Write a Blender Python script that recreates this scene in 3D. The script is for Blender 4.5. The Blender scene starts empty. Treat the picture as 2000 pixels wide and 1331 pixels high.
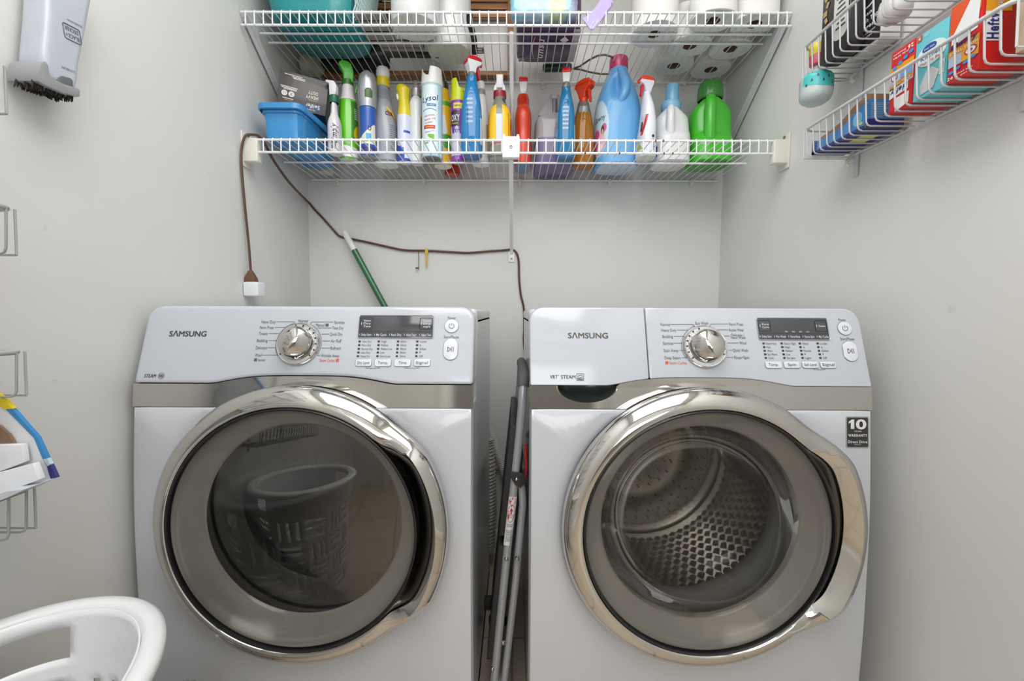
import bpy, bmesh, math, random
from mathutils import Vector, Matrix, Euler
sc = bpy.context.scene
PI = math.pi; sin = math.sin; cos = math.cos
random.seed(7)

# ---------------------------------------------------------------- camera
F_PX, TH, RO, YA, EYE = 850.0, 0.0667, 0.0043, 0.0034, 0.975
cd = bpy.data.cameras.new('camera'); cam = bpy.data.objects.new('camera', cd); sc.collection.objects.link(cam)
cd.sensor_width = 36.0; cd.lens = F_PX / 2000 * 36.0; cd.clip_start = 0.02
cam.matrix_world = Matrix.Translation((0, 0, EYE)) @ Matrix.Rotation(YA, 4, 'Z') @ Matrix.Rotation(PI / 2 - TH, 4, 'X') @ Matrix.Rotation(RO, 4, 'Z')
sc.camera = cam

# ---------------------------------------------------------------- light and exposure
vs = sc.view_settings
vs.view_transform = 'Standard'; vs.look = 'None'; vs.gamma = 1.0; vs.use_curve_mapping = False
vs.exposure = -0.19
w = bpy.data.worlds.new('world'); sc.world = w; w.use_nodes = True
w.node_tree.nodes['Background'].inputs[0].default_value = (0.85, 0.9, 1.0, 1)
w.node_tree.nodes['Background'].inputs[1].default_value = 0.6


def area(name, loc, rot, sx, sy, power, col=(1, 1, 1), spread=PI):
    ld = bpy.data.lights.new(name, 'AREA'); ld.shape = 'RECTANGLE'; ld.size = sx; ld.size_y = sy
    ld.energy = power; ld.color = col; ld.spread = spread
    o = bpy.data.objects.new(name, ld); o.location = loc; o.rotation_euler = rot; sc.collection.objects.link(o)
    return o


area('added_overhead_fill', (0.0, 0.02, 2.38), (0, 0, 0), 1.2, 1.8, 37, (1.0, 0.985, 0.965))  # wide soft fill added overhead to brighten the walls evenly
area('window_daylight', (0.0, -2.55, 1.78), (PI / 2 - 0.12, 0, 0), 1.8, 1.05, 30, (0.95, 0.98, 1.0))

sc.cycles.max_bounces = 10; sc.cycles.diffuse_bounces = 5; sc.cycles.glossy_bounces = 5
sc.cycles.transparent_max_bounces = 16; sc.cycles.transmission_bounces = 8
sc.cycles.caustics_reflective = False; sc.cycles.caustics_refractive = False
sc.cycles.sample_clamp_indirect = 4.0
try:
    sc.cycles.use_denoising = True
except Exception:
    pass

# ---------------------------------------------------------------- helpers


def lin(c):
    def f(v):
        v /= 255.0
        return v / 12.92 if v <= 0.04045 else ((v + 0.055) / 1.055) ** 2.4
    return (f(c[0]), f(c[1]), f(c[2]), 1.0)


_M = {}


def mat(rgb, rough=0.4, metal=0.0, var=0.03, bump=0.0, scale=40.0, coat=0.0, spec=0.5, trans=0.0, alpha=1.0, sss=0.0):
    """A painted, plastic, paper or metal surface: Principled with a little procedural variation in tone and gloss."""
    key = (tuple(rgb), rough, metal, var, bump, scale, coat, spec, trans, alpha, sss)
    if key in _M:
        return _M[key]
    m = bpy.data.materials.new('surface_%03d' % len(_M)); m.use_nodes = True
    nt = m.node_tree; b = nt.nodes['Principled BSDF']
    c = lin(rgb)
    b.inputs['Roughness'].default_value = rough; b.inputs['Metallic'].default_value = metal
    b.inputs['Coat Weight'].default_value = coat; b.inputs['Coat Roughness'].default_value = 0.08
    b.inputs['Specular IOR Level'].default_value = spec
    b.inputs['Transmission Weight'].default_value = trans
    b.inputs['Alpha'].default_value = alpha
    tc = nt.nodes.new('ShaderNodeTexCoord'); nz = nt.nodes.new('ShaderNodeTexNoise')
    nz.inputs['Scale'].default_value = scale; nz.inputs['Detail'].default_value = 3.0
    nt.links.new(tc.outputs['Object'], nz.inputs['Vector'])
    mx = nt.nodes.new('ShaderNodeMix'); mx.data_type = 'RGBA'
    mx.inputs[6].default_value = tuple(v * (1 - var) for v in c[:3]) + (1,)
    mx.inputs[7].default_value = tuple(min(1, v * (1 + var)) for v in c[:3]) + (1,)
    nt.links.new(nz.outputs['Fac'], mx.inputs[0]); nt.links.new(mx.outputs[2], b.inputs['Base Color'])
    if bump:
        bp = nt.nodes.new('ShaderNodeBump'); bp.inputs['Strength'].default_value = bump; bp.inputs['Distance'].default_value = 0.002
        nt.links.new(nz.outputs['Fac'], bp.inputs['Height']); nt.links.new(bp.outputs[0], b.inputs['Normal'])
    _M[key] = m
    return m


def glass(name, tint, boost=1.0, rough=0.0, ior=1.5, haze=None, hazef=0.0):
    """Clear or tinted sheet: what lies behind shows through a tint, with a Fresnel reflection on top."""
    m = bpy.data.materials.new(name); m.use_nodes = True; nt = m.node_tree
    nt.nodes.remove(nt.nodes['Principled BSDF']); out = nt.nodes['Material Output']
    t = nt.nodes.new('ShaderNodeBsdfTransparent'); t.inputs[0].default_value = tint + (1,)
    g = nt.nodes.new('ShaderNodeBsdfGlossy'); g.inputs['Roughness'].default_value = rough
    fr = nt.nodes.new('ShaderNodeFresnel'); fr.inputs[0].default_value = ior
    ml = nt.nodes.new('ShaderNodeMath'); ml.operation = 'MULTIPLY'; ml.inputs[1].default_value = boost; ml.use_clamp = True
    nt.links.new(fr.outputs[0], ml.inputs[0])
    src = t
    if haze:
        d = nt.nodes.new('ShaderNodeBsdfDiffuse'); d.inputs[0].default_value = haze + (1,)
        m1 = nt.nodes.new('ShaderNodeMixShader'); m1.inputs[0].default_value = hazef
        nt.links.new(t.outputs[0], m1.inputs[1]); nt.links.new(d.outputs[0], m1.inputs[2]); src = m1
    mx = nt.nodes.new('ShaderNodeMixShader')
    nt.links.new(ml.outputs[0], mx.inputs[0]); nt.links.new(src.outputs[0], mx.inputs[1]); nt.links.new(g.outputs[0], mx.inputs[2])
    nt.links.new(mx.outputs[0], out.inputs[0])
    return m


def ray(px, py):
    X, Y = px - 1000.0, py - 665.5
    c, s = cos(RO), sin(RO); X, Y = c * X + s * Y, -s * X + c * Y
    v = Vector((X / F_PX, 1.0, -Y / F_PX))
    c, s = cos(TH), sin(TH); v = Vector((v.x, c * v.y + s * v.z, -s * v.y + c * v.z))
    c, s = cos(YA), sin(YA); return Vector((c * v.x - s * v.y, s * v.x + c * v.y, v.z))


def at(px, py, x=None, y=None, z=None):
    """The place in the room that a measured picture point shows, on a wall, shelf or other known plane."""
    v = ray(px, py)
    t = y / v.y if y is not None else (x / v.x if x is not None else (z - EYE) / v.z)
    return v * t + Vector((0, 0, EYE))


class MB:
    """Collects geometry for ONE mesh object."""

    def __init__(s):
        s.v = []; s.f = []; s.m = []

    def add(s, vs, fs, m=0):
        o = len(s.v); s.v += [tuple(p) for p in vs]
        s.f += [tuple(i + o for i in f) for f in fs]; s.m += [m] * len(fs)
        return s

    def rings(s, rs, m=0, closed=True, cap0=False, cap1=False, loop=False):
        n = len(rs[0]); vs = [p for r in rs for p in r]; fs = []
        k = n if closed else n - 1
        for i in range(len(rs) if loop else len(rs) - 1):
            i2 = (i + 1) % len(rs)
            for j in range(k):
                j2 = (j + 1) % n
                fs.append((i * n + j, i * n + j2, i2 * n + j2, i2 * n + j))
        if cap0: fs.append(tuple(range(n))[::-1])
        if cap1: fs.append(tuple((len(rs) - 1) * n + j for j in range(n)))
        return s.add(vs, fs, m)

    def box(s, c, d, m=0, rot=None):
        hx, hy, hz = d[0] / 2, d[1] / 2, d[2] / 2
        vs = [Vector((x, y, z)) for x in (-hx, hx) for y in (-hy, hy) for z in (-hz, hz)]
        if rot is not None: vs = [rot @ p for p in vs]
        c = Vector(c)
        return s.add([p + c for p in vs], [(0, 1, 3, 2), (4, 6, 7, 5), (0, 4, 5, 1), (2, 3, 7, 6), (0, 2, 6, 4), (1, 5, 7, 3)], m)

    def tube(s, path, r, n=8, m=0, caps=True, closed=False, flat=None):
        P = [Vector(p) for p in path]; N = len(P); rs = []
        R = r if isinstance(r, (list, tuple)) else [r] * N
        up = None
        for i in range(N):
            if closed: t = (P[(i + 1) % N] - P[i - 1])
            else: t = P[min(i + 1, N - 1)] - P[max(i - 1, 0)]
            t.normalize()
            if up is None:
                up = Vector((0, 0, 1)) if abs(t.z) < 0.9 else Vector((1, 0, 0))
            a = up - t * up.dot(t)
            if a.length < 1e-5: a = t.orthogonal()
            a.normalize(); b = t.cross(a); up = a
            fx = flat or 1.0
            rs.append([P[i] + a * (R[i] * cos(2 * PI * k / n)) + b * (R[i] * fx * sin(2 * PI * k / n)) for k in range(n)])
        return s.rings(rs, m, cap0=caps and not closed, cap1=caps and not closed, loop=closed)

    def lathe(s, prof, n=32, m=0, c=(0, 0, 0), ax='z', cap0=False, cap1=False, sx=1.0, sy=1.0):
        rs = []
        for (r, h) in prof:
            ring = []
            for k in range(n):
                a = 2 * PI * k / n; x, y = r * cos(a) * sx, r * sin(a) * sy
                p = (x, y, h) if ax == 'z' else ((x, h, y) if ax == 'y' else (h, x, y))
                ring.append((p[0] + c[0], p[1] + c[1], p[2] + c[2]))
            rs.append(ring)
        return s.rings(rs, m, cap0=cap0, cap1=cap1)

    def prism(s, poly, fn, t0, t1, m=0):
        """poly: outline [(u, v)]; fn(u, v, t) -> point; a solid between t0 and t1."""
        n = len(poly)
        vs = [fn(u, v, t0) for u, v in poly] + [fn(u, v, t1) for u, v in poly]
        fs = [tuple(range(n)), tuple(range(2 * n - 1, n - 1, -1))]
        fs += [(i, i + n, (i + 1) % n + n, (i + 1) % n) for i in range(n)]
        return s.add(vs, fs, m)

    def build(s, name, mats, parent=None, bevel=0.0, seg=2, angle=35, smooth=True, weld=True, bang=40, loc=None):
        me = bpy.data.meshes.new(name)
        bm = bmesh.new()
        bv = [bm.verts.new(p) for p in s.v]
        for f, mi in zip(s.f, s.m):
            if len(set(f)) < 3: continue
            try:
                bf = bm.faces.new([bv[i] for i in f]); bf.material_index = mi
            except ValueError:
                pass
        if weld: bmesh.ops.remove_doubles(bm, verts=bm.verts, dist=1e-5)
        bmesh.ops.recalc_face_normals(bm, faces=bm.faces)
        if bevel:
            es = [e for e in bm.edges if len(e.link_faces) == 2 and e.calc_face_angle(0) > math.radians(bang)]
            bmesh.ops.bevel(bm, geom=es, offset=bevel, segments=seg, profile=0.6, affect='EDGES', clamp_overlap=True)
        bm.to_mesh(me); bm.free()
        if smooth:
            for p in me.polygons: p.use_smooth = True
            me.set_sharp_from_angle(angle=math.radians(angle))
        for mm in (mats if isinstance(mats, (list, tuple)) else [mats]): me.materials.append(mm)
        o = bpy.data.objects.new(name, me); sc.collection.objects.link(o)
        if parent is not None: o.parent = parent
        if loc is not None: o.location = loc
        return o


def tag(o, label, cat, group=None, kind=None):
    o['label'] = label; o['category'] = cat
    if group: o['group'] = group
    if kind: o['kind'] = kind
    return o


def thing(name, label, cat, loc=(0, 0, 0), rz=0.0, group=None, rot=None):
    o = bpy.data.objects.new(name, None); sc.collection.objects.link(o)
    o.location = loc; o.rotation_euler = rot if rot is not None else (0, 0, rz); o.empty_display_size = 0.02
    return tag(o, label, cat, group)


def struct(name, mb, m, **k):
    o = mb.build(name, m, **k); o['kind'] = 'structure'
    return o


def arc(cx, cy, r, a0, a1, n):
    return [(cx + r * cos(a0 + (a1 - a0) * i / n), cy + r * sin(a0 + (a1 - a0) * i / n)) for i in range(n + 1)]


def rrect(x0, y0, x1, y1, r, n=5):
    return (arc(x1 - r, y0 + r, r, -PI / 2, 0, n) + arc(x1 - r, y1 - r, r, 0, PI / 2, n) +
            arc(x0 + r, y1 - r, r, PI / 2, PI, n) + arc(x0 + r, y0 + r, r, PI, 1.5 * PI, n))


_T = {}


def glyphs(txt, bold=0.0, shear=0.0):
    """Vertices and faces of a line of lettering, with its width and the height of its capitals."""
    k = (txt, bold, shear)
    if k in _T: return _T[k]
    cu = bpy.data.curves.new('lettering', 'FONT'); cu.body = txt; cu.size = 1.0; cu.offset = bold; cu.shear = shear
    cu.space_character = 1.0 + bold * 7; cu.resolution_u = 3; cu.fill_mode = 'FRONT'
    o = bpy.data.objects.new('lettering', cu)
    me = bpy.data.meshes.new_from_object(o)
    vs = [(v.co.x, v.co.y) for v in me.vertices]; fs = [tuple(p.vertices) for p in me.polygons]
    bpy.data.objects.remove(o); bpy.data.curves.remove(cu); bpy.data.meshes.remove(me)
    x0 = min((v[0] for v in vs), default=0); x1 = max((v[0] for v in vs), default=1)
    _T[k] = ([(v[0] - x0, v[1]) for v in vs], fs, max(x1 - x0, 1e-4))
    return _T[k]


def write(mb, txt, fn, w, h, m=0, bold=0.0, shear=0.0, align='c'):
    """Put lettering on a surface: fn(x, y) -> point, x along the line from its middle, y up from the middle of the capitals."""
    vs, fs, tw = glyphs(txt, bold, shear)
    sx = w / tw; sy = h / 0.7
    ox = {'c': -w / 2, 'l': 0, 'r': -w}[align]
    mb.add([fn(x * sx + ox, y * sy - h / 2) for x, y in vs], fs, m)


# ---------------------------------------------------------------- the room
WL, WR, WB, CEIL, YN = -0.7906, 0.7944, 1.6984, 2.42, -1.15


def wall_material(rgb):
    m = bpy.data.materials.new('painted_wall'); m.use_nodes = True; nt = m.node_tree; b = nt.nodes['Principled BSDF']
    b.inputs['Roughness'].default_value = 0.55; b.inputs['Specular IOR Level'].default_value = 0.3
    tc = nt.nodes.new('ShaderNodeTexCoord')
    n1 = nt.nodes.new('ShaderNodeTexNoise'); n1.inputs['Scale'].default_value = 260; n1.inputs['Detail'].default_value = 4
    n2 = nt.nodes.new('ShaderNodeTexNoise'); n2.inputs['Scale'].default_value = 2.2; n2.inputs['Detail'].default_value = 3
    n3 = nt.nodes.new('ShaderNodeTexNoise'); n3.inputs['Scale'].default_value = 26; n3.inputs['Detail'].default_value = 2
    for n in (n1, n2, n3): nt.links.new(tc.outputs['Object'], n.inputs['Vector'])
    c = lin(rgb); mx = nt.nodes.new('ShaderNodeMix'); mx.data_type = 'RGBA'
    mx.inputs[6].default_value = tuple(v * 0.965 for v in c[:3]) + (1,); mx.inputs[7].default_value = tuple(v * 1.035 for v in c[:3]) + (1,)
    nt.links.new(n2.outputs['Fac'], mx.inputs[0])
    # a few scuffs
    cr = nt.nodes.new('ShaderNodeValToRGB'); cr.color_ramp.elements[0].position = 0.745; cr.color_ramp.elements[1].position = 0.80
    nt.links.new(n3.outputs['Fac'], cr.inputs[0])
    m2 = nt.nodes.new('ShaderNodeMix'); m2.data_type = 'RGBA'; m2.inputs[7].default_value = tuple(v * 0.72 for v in c[:3]) + (1,)
    nt.links.new(mx.outputs[2], m2.inputs[6])
    k = nt.nodes.new('ShaderNodeMath'); k.operation = 'MULTIPLY'; k.inputs[1].default_value = 0.35
    nt.links.new(cr.outputs[0], k.inputs[0]); nt.links.new(k.outputs[0], m2.inputs[0])
    nt.links.new(m2.outputs[2], b.inputs['Base Color'])
    bp = nt.nodes.new('ShaderNodeBump'); bp.inputs['Strength'].default_value = 0.05; bp.inputs['Distance'].default_value = 0.001
    nt.links.new(n1.outputs['Fac'], bp.inputs['Height']); nt.links.new(bp.outputs[0], b.inputs['Normal'])
    return m


WALLM = wall_material((217, 217, 215))
struct('wall_left', MB().box(((WL - 0.06), (WB + YN) / 2, CEIL / 2), (0.12, WB - YN, CEIL)), WALLM, smooth=False)
struct('wall_right', MB().box(((WR + 0.06), (WB + YN) / 2, CEIL / 2), (0.12, WB - YN, CEIL)), WALLM, smooth=False)
struct('wall_back', MB().box(((WL + WR) / 2, WB + 0.06, CEIL / 2), (WR - WL + 0.24, 0.12, CEIL)), WALLM, smooth=False)
struct('ceiling', MB().box((0, -0.9, CEIL + 0.06), (4.4, 5.3, 0.12)), mat((236, 235, 230), 0.7, bump=0.1), smooth=False)
# the wall behind the camera, with an open doorway to the next room
nb = MB()
nb.box((-0.66, YN - 0.06, CEIL / 2), (0.50, 0.12, CEIL)); nb.box((0.73, YN - 0.06, CEIL / 2), (0.36, 0.12, CEIL))
nb.box((0.07, YN - 0.06, 2.26), (0.96, 0.12, 0.32))
struct('wall_front', nb, WALLM, smooth=False)
tr = MB(); tr.box((-0.445, YN + 0.01, 1.05), (0.07, 0.02, 2.1)); tr.box((0.585, YN + 0.01, 1.05), (0.07, 0.02, 2.1)); tr.box((0.07, YN + 0.01, 2.135), (1.1, 0.02, 0.07))
struct('trim_1', tr, mat((240, 240, 238), 0.35), bevel=0.004)
far = MB(); far.box((0, -3.25, CEIL / 2), (4.4, 0.1, CEIL)); far.box((-2.15, -2.2, CEIL / 2), (0.1, 2.1, CEIL)); far.box((2.15, -2.2, CEIL / 2), (0.1, 2.1, CEIL))
struct('wall_far', far, mat((186, 182, 176), 0.7), smooth=False)
# tiled floor
fm = bpy.data.materials.new('floor_tile'); fm.use_nodes = True
nt = fm.node_tree; b = nt.nodes['Principled BSDF']; b.inputs['Roughness'].default_value = 0.4
tc = nt.nodes.new('ShaderNodeTexCoord'); br = nt.nodes.new('ShaderNodeTexBrick'); br.offset = 0.0
br.inputs['Color1'].default_value = lin((196, 180, 160)); br.inputs['Color2'].default_value = lin((188, 172, 152)); br.inputs['Mortar'].default_value = lin((150, 140, 126))
br.inputs['Scale'].default_value = 1.0; br.inputs['Brick Width'].default_value = 0.31; br.inputs['Row Height'].default_value = 0.31; br.inputs['Mortar Size'].default_value = 0.004
nt.links.new(tc.outputs['Object'], br.inputs['Vector']); nt.links.new(br.outputs[0], b.inputs['Base Color'])
struct('floor', MB().box((0, -0.8, -0.05), (4.4, 5.2, 0.1)), fm, smooth=False)
bbm = mat((236, 236, 232), 0.35)
struct('baseboard_back', MB().box(((WL + WR) / 2, WB - 0.007, 0.05), (WR - WL, 0.014, 0.10)), bbm, bevel=0.004)
struct('baseboard_left', MB().box((WL + 0.007, 0.27, 0.05), (0.014, WB - YN - 0.02, 0.10)), bbm, bevel=0.004)
struct('baseboard_right', MB().box((WR - 0.007, 0.27, 0.05), (0.014, WB - YN - 0.02, 0.10)), bbm, bevel=0.004)

CHROME = mat((206, 204, 200), 0.07, 1.0, var=0.01)
STEEL = mat((190, 190, 190), 0.25, 1.0, var=0.05)
WHITE = mat((195, 198, 204), 0.28, 0.0, var=0.008, coat=0.5)
WIREW = mat((232, 234, 236), 0.35, coat=0.2)
INK = mat((84, 86, 92), 0.5)
# ---------------------------------------------------------------- washing machine and dryer
D0 = 0.850                      # distance of the machines' fronts
ZB0, ZB1, ZT = 0.780, 0.826, 0.984   # trim band bottom, console bottom, console top
YB, YT = 0.020, 0.070           # the console leans back
DZ, DRR = 0.549, 0.281          # door centre height and radius
HW = 0.3442
BLACKG = mat((30, 31, 33), 0.12, coat=0.5)
GREYLED = mat((52, 50, 50), 0.4)
CONW = mat((188, 193, 202), 0.16, var=0.006, coat=0.6)
RUBBER = mat((74, 75, 78), 0.45)
DARKGREY = mat((58, 58, 60), 0.35)
INNERRIM = mat((202, 198, 192), 0.18, 0.25, var=0.04, scale=8)
DRUMST = mat((186, 183, 178), 0.22, 1.0, var=0.08)
DRYGLASS = glass('dark_door_glass', (0.22, 0.215, 0.205), boost=4.5)
WASHGLASS = glass('clear_door_glass', (0.86, 0.85, 0.83), boost=0.45)
ORANGE = mat((214, 84, 44), 0.5)
LEDFONT = mat((215, 218, 224), 0.5)


def yfront(z):
    if z > ZB1: return YB + (YT - YB) * (z - ZB1) / (ZT - ZB1)
    return 0.02 * max(0.0, (z - 0.5) / 0.326) ** 1.6 + 0.015 * max(0.0, (0.35 - z) / 0.35) ** 1.5


def archz(x):
    t = max(0.0, 1 - (x / 0.19) ** 2)
    return 0.0165 * (t * t * (3 - 2 * t)) ** 0.8


CN = Vector((0, YT - YB, ZT - ZB1)); CLEN = CN.length; CV = CN / CLEN      # up the console face
CNORM = Vector((0, -CV.z, CV.y))                                          # out of it


def machine(name, label, cat, mx, spec):
    root = thing(name, label, cat, (mx, D0, 0))

    def cpt(px, py):          # measured point -> (u, v) on the console face
        r = ray(px, py); o = Vector((0, 0, EYE)); p0 = Vector((mx, D0 + YB, ZB1))
        t = (p0 - o).dot(CNORM) / r.dot(CNORM); q = o + r * t - p0
        return q.x, q.dot(CV)

    def cfn(u, v, off=0.0006):
        return Vector((u, YB, ZB1)) + CV * v + CNORM * off

    # cabinet behind the front panel
    cb = MB(); cb.box((0, 0.355, 0.045), (2 * HW - 0.004, 0.61, 0.03)); cb.box((0, 0.656, 0.495), (2 * HW - 0.004, 0.008, 0.93))
    for sx in (-1, 1): (cb.box((sx * (HW - 0.006), 0.355, 0.405), (0.008, 0.61, 0.75)), cb.box((sx * (HW - 0.006), 0.385, 0.87), (0.008, 0.55, 0.18)))
    cb.box((0, 0.385, 0.955), (2 * HW - 0.004, 0.53, 0.010))
    cb.build('cabinet', WHITE, root)
    tp = MB(); tp.box((0, 0.395, 0.9655), (2 * HW, 0.53, 0.031)); tp.build('top_cover', WHITE, root, bevel=0.012, seg=3)
    # front panel, dished towards the door opening
    N = 128; rs = []
    inset = [(1.0, 0.030), (1.0, 0.012), (0.990, 0.002), (0.972, 0.0)]
    z0, z1 = 0.06, ZB0
    for (k, dy) in inset:
        ring = []
        for i in range(N):
            a = 2 * PI * i / N; ca, sa = cos(a), sin(a)
            zz = (z1 - DZ) if sa > 0 else (DZ - z0)
            t = min(HW / max(abs(ca), 1e-6), zz / max(abs(sa), 1e-6))
            x, z = ca * t * k, DZ + sa * t * (k if sa < 0 else 1.0 - (1 - k) * 0.6)
            ring.append((x, yfront(z) + dy, z))
        rs.append(ring)
    for r_, dy in ((0.2980, 0.0), (0.2840, 0.0), (0.2760, 0.006), (0.262, 0.014), (0.258, 0.05)):
        ring = []
        for i in range(N):
            a = 2 * PI * i / N; ca, sa = cos(a), sin(a)
            zz = (z1 - DZ) if sa > 0 else (DZ - z0)
            t = min(HW / max(abs(ca), 1e-6), zz / max(abs(sa), 1e-6)); t = min(r_, t * 0.96 - (0.298 - r_) * 0.3)
            x, z = ca * t, DZ + sa * t
            ring.append((x, yfront(z) * (1 if dy == 0 else 0.6) + dy, z))
        rs.append(ring)
    fp = MB(); fp.rings(rs); fp.build('front_panel', WHITE, root, angle=50)
    for sx in (-1, 1):
        for yy in (0.1, 0.55):
            fo = MB(); fo.lathe([(0.022, 0.0), (0.022, 0.02), (0.012, 0.022), (0.012, 0.04)], 16, 0, (sx * 0.29, yy, 0), cap0=True, cap1=True); fo.build('levelling_foot', RUBBER, root)
    # chrome trim band under the console
    xs = [-HW + 2 * HW * i / 80 for i in range(81)]
    top = [(x, ZB1 + archz(x)) for x in xs]
    if spec.get('drawer'):
        cx, rx, rz = spec['drawer']
        top = [p for p in top if abs(p[0] - cx) > rx] 
        notch = [(cx + rx * cos(PI + PI * i / 24), ZB1 + 0.0004 + rz * sin(PI + PI * i / 24)) for i in range(25)]
        k = sum(1 for p in top if p[0] < cx); top = top[:k] + notch + top[k:]
    low = []
    for i in range(61):
        x = HW - 2 * HW * i / 60
        z = ZB0
        if abs(x) < 0.262: z = max(ZB0, DZ + math.sqrt(0.262 ** 2 - x * x) - 0.002)
        low.append((x, z))
    bd = MB(); bd.prism(top + low, lambda u, v, t: Vector((u, yfront(min(v, ZB1)) + 0.001 + t, v)), 0.0, 0.02)
    bd.build('trim_band', CHROME, root, smooth=False)
    # console
    R = 0.030
    prof = [(x, archz(x) * 1.0 + 0.0003) for x in xs]
    out = [(-HW, CLEN - R)] + [(-HW + R - R * cos(PI / 2 * i / 6), CLEN - R + R * sin(PI / 2 * i / 6)) for i in range(1, 7)]
    out_r = [(HW - R + R * sin(PI / 2 * i / 6), CLEN - R + R * cos(PI / 2 * i / 6)) for i in range(0, 7)]

    def cons(u, v, t):
        p = Vector((u, YB, ZB1)) + CV * v; return p + Vector((0, t, 0))
    split = spec.get('split')
    if split is None:
        poly = prof + out_r[::-1] + out[::-1]
        con = MB(); con.prism(poly, cons, 0.0, 0.095); con = con.build('control_panel', CONW, root, bevel=0.009, seg=4, bang=60)
        draw = con
    else:
        g = 0.0009
        pl = [p for p in prof if p[0] < split - g - 0.002] + [(split - g, archz(split) + 0.0003)]
        dr = MB(); dr.prism(pl + [(split - g, CLEN)] + out[::-1], cons, 0.0, 0.095)
        draw = dr.build('detergent_drawer', CONW, root, bevel=0.0035, seg=3, bang=60)
        pr = [(split + g, archz(split) + 0.0003)] + [p for p in prof if p[0] > split + g + 0.002]
        con = MB(); con.prism(pr + out_r[::-1] + [(split + g, CLEN)], cons, 0.0, 0.095)
        con = con.build('control_panel', CONW, root, bevel=0.0035, seg=3, bang=60)
        cx, rx, rz = spec['drawer']
        cu = MB(); rr = []
        for j in range(7):
            b_ = PI / 2 * j / 6
            rr.append([(cx + rx * cos(b_) * cos(PI + PI * i / 24), YB - 0.002 + 0.035 * sin(b_), ZB1 + rz * cos(b_) * sin(PI + PI * i / 24)) for i in range(25)])
        cu.rings(rr, closed=False); cu.build('finger_recess', mat((70, 78, 74), 0.15, 0.6, var=0.25, scale=60), draw)
        rim = MB(); rim.tube([(cx + rx * cos(PI + PI * i / 24), YB + 0.0005, ZB1 - 0.001 + rz * sin(PI + PI * i / 24)) for i in range(25)], 0.0016, 8)
        rim.build('recess_rim', CHROME, draw)

    # printed lettering and lines
    ink = MB()

    def text(s, xa, xb, yc, ph, m=0, bold=0.0, shear=0.0, mb=None):
        u0, v0 = cpt(xa, yc); u1, _ = cpt(xb, yc); _, va = cpt(xa, yc - ph / 2); _, vb = cpt(xa, yc + ph / 2)
        write(mb or ink, s, lambda x, y: cfn((u0 + u1) / 2 + x, v0 + y), u1 - u0, va - vb, m, bold, shear)

    def line(pts, wpx=0.9, m=0, mb=None):
        for (a, b_) in zip(pts[:-1], pts[1:]):
            p, q = Vector(cpt(*a)), Vector(cpt(*b_)); d = (q - p)
            if d.length < 1e-6: continue
            n = Vector((-d.y, d.x)).normalized() * (wpx * 0.0005)
            vsx = [p - n, q - n, q + n, p + n]
            (mb or ink).add([cfn(t.x, t.y) for t in vsx], [(0, 1, 2, 3)], m)

    def square(xc, yc, sx, sy, m=0, mb=None):
        u, v = cpt(xc, yc); u1, _ = cpt(xc + sx / 2, yc); _, v1 = cpt(xc, yc - sy / 2)
        du, dv = u1 - u, v1 - v
        (mb or ink).add([cfn(u - du, v - dv), cfn(u + du, v - dv), cfn(u + du, v + dv), cfn(u - du, v + dv)], [(0, 1, 2, 3)], m)

    for it in spec['texts']: text(*it)
    for it in spec['lines']: line(*it)
    for it in spec['squares']: square(*it)
    kc = cpt(*spec['knob'])
    # arc lines round the dial
    for (a0, a1, mi) in spec['arcs']:
        n = 24; r0, r1 = 0.0468, 0.0476
        for i in range(n):
            b0, b1 = a0 + (a1 - a0) * i / n, a0 + (a1 - a0) * (i + 1) / n
            ink.add([cfn(kc[0] + r * cos(b), kc[1] + r * sin(b)) for (r, b) in ((r0, b0), (r1, b0), (r1, b1), (r0, b1))], [(0, 1, 2, 3)], mi)
    ink.build('printed_lettering', [INK, ORANGE, GREYLED], con, smooth=False)
    lg = MB(); s_ = spec['logo']; [text(s_[0], s_[1] + q, s_[2] + q, s_[3] + r, s_[4], 0, 0.0, 0.0, lg) for q, r in ((0, 0), (.5, 0), (1.0, 0), (.5, .4))]
    lg.build('brand_lettering', mat((126, 124, 122), 0.3, 0.5), draw, smooth=False)
    st = MB()
    for it in spec['badges']: [text(it[0], it[1] + q, it[2] + q, it[3], it[4], 0, 0.0, it[5] if len(it) > 5 else 0, st) for q in (0, .4)]
    for (xc, yc, r) in spec.get('rings', []):
        u, v = cpt(xc, yc); ru = cpt(xc + r, yc)[0] - u
        for i in range(32):
            b0, b1 = 2 * PI * i / 32, 2 * PI * (i + 1) / 32
            st.add([cfn(u + q * cos(b), v + q * sin(b)) for (q, b) in ((ru * 0.9, b0), (ru, b0), (ru, b1), (ru * 0.9, b1))], [(0, 1, 2, 3)], 0)
    for pts in spec.get('badge_lines', []): line(pts, 1.0, 0, st)
    st.build('badge_lettering', INK, draw, smooth=False)

    # dial
    def knobfn(r, a, h): return cfn(kc[0] + 0.92 * r * cos(a), kc[1] + 0.92 * r * sin(a), h)
    kr = MB()
    prof_ = [(0.0490, 0.0005), (0.0485, 0.004), (0.0465, 0.0065), (0.0445, 0.006)]
    kr.rings([[knobfn(r, 2 * PI * i / 64, h) for i in range(64)] for r, h in prof_], 0)
    kr.rings([[knobfn(r, 2 * PI * i / 64, h) for i in range(64)] for r, h in [(0.0445, 0.006), (0.0380, 0.0068), (0.037, 0.003)]], 1)
    for a in spec['ticks']:
        for j in range(1):
            q = [(0.0395, -0.035), (0.0435, -0.032), (0.0435, 0.032), (0.0395, 0.035)]
            kr.add([knobfn(r, a + da, 0.0076) for r, da in q], [(0, 1, 2, 3)], 2)
    kr.build('dial_ring', [CHROME, mat((222, 222, 222), 0.12, 0.6), BLACKG], con, angle=45)
    kd = MB(); rr = []
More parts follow.
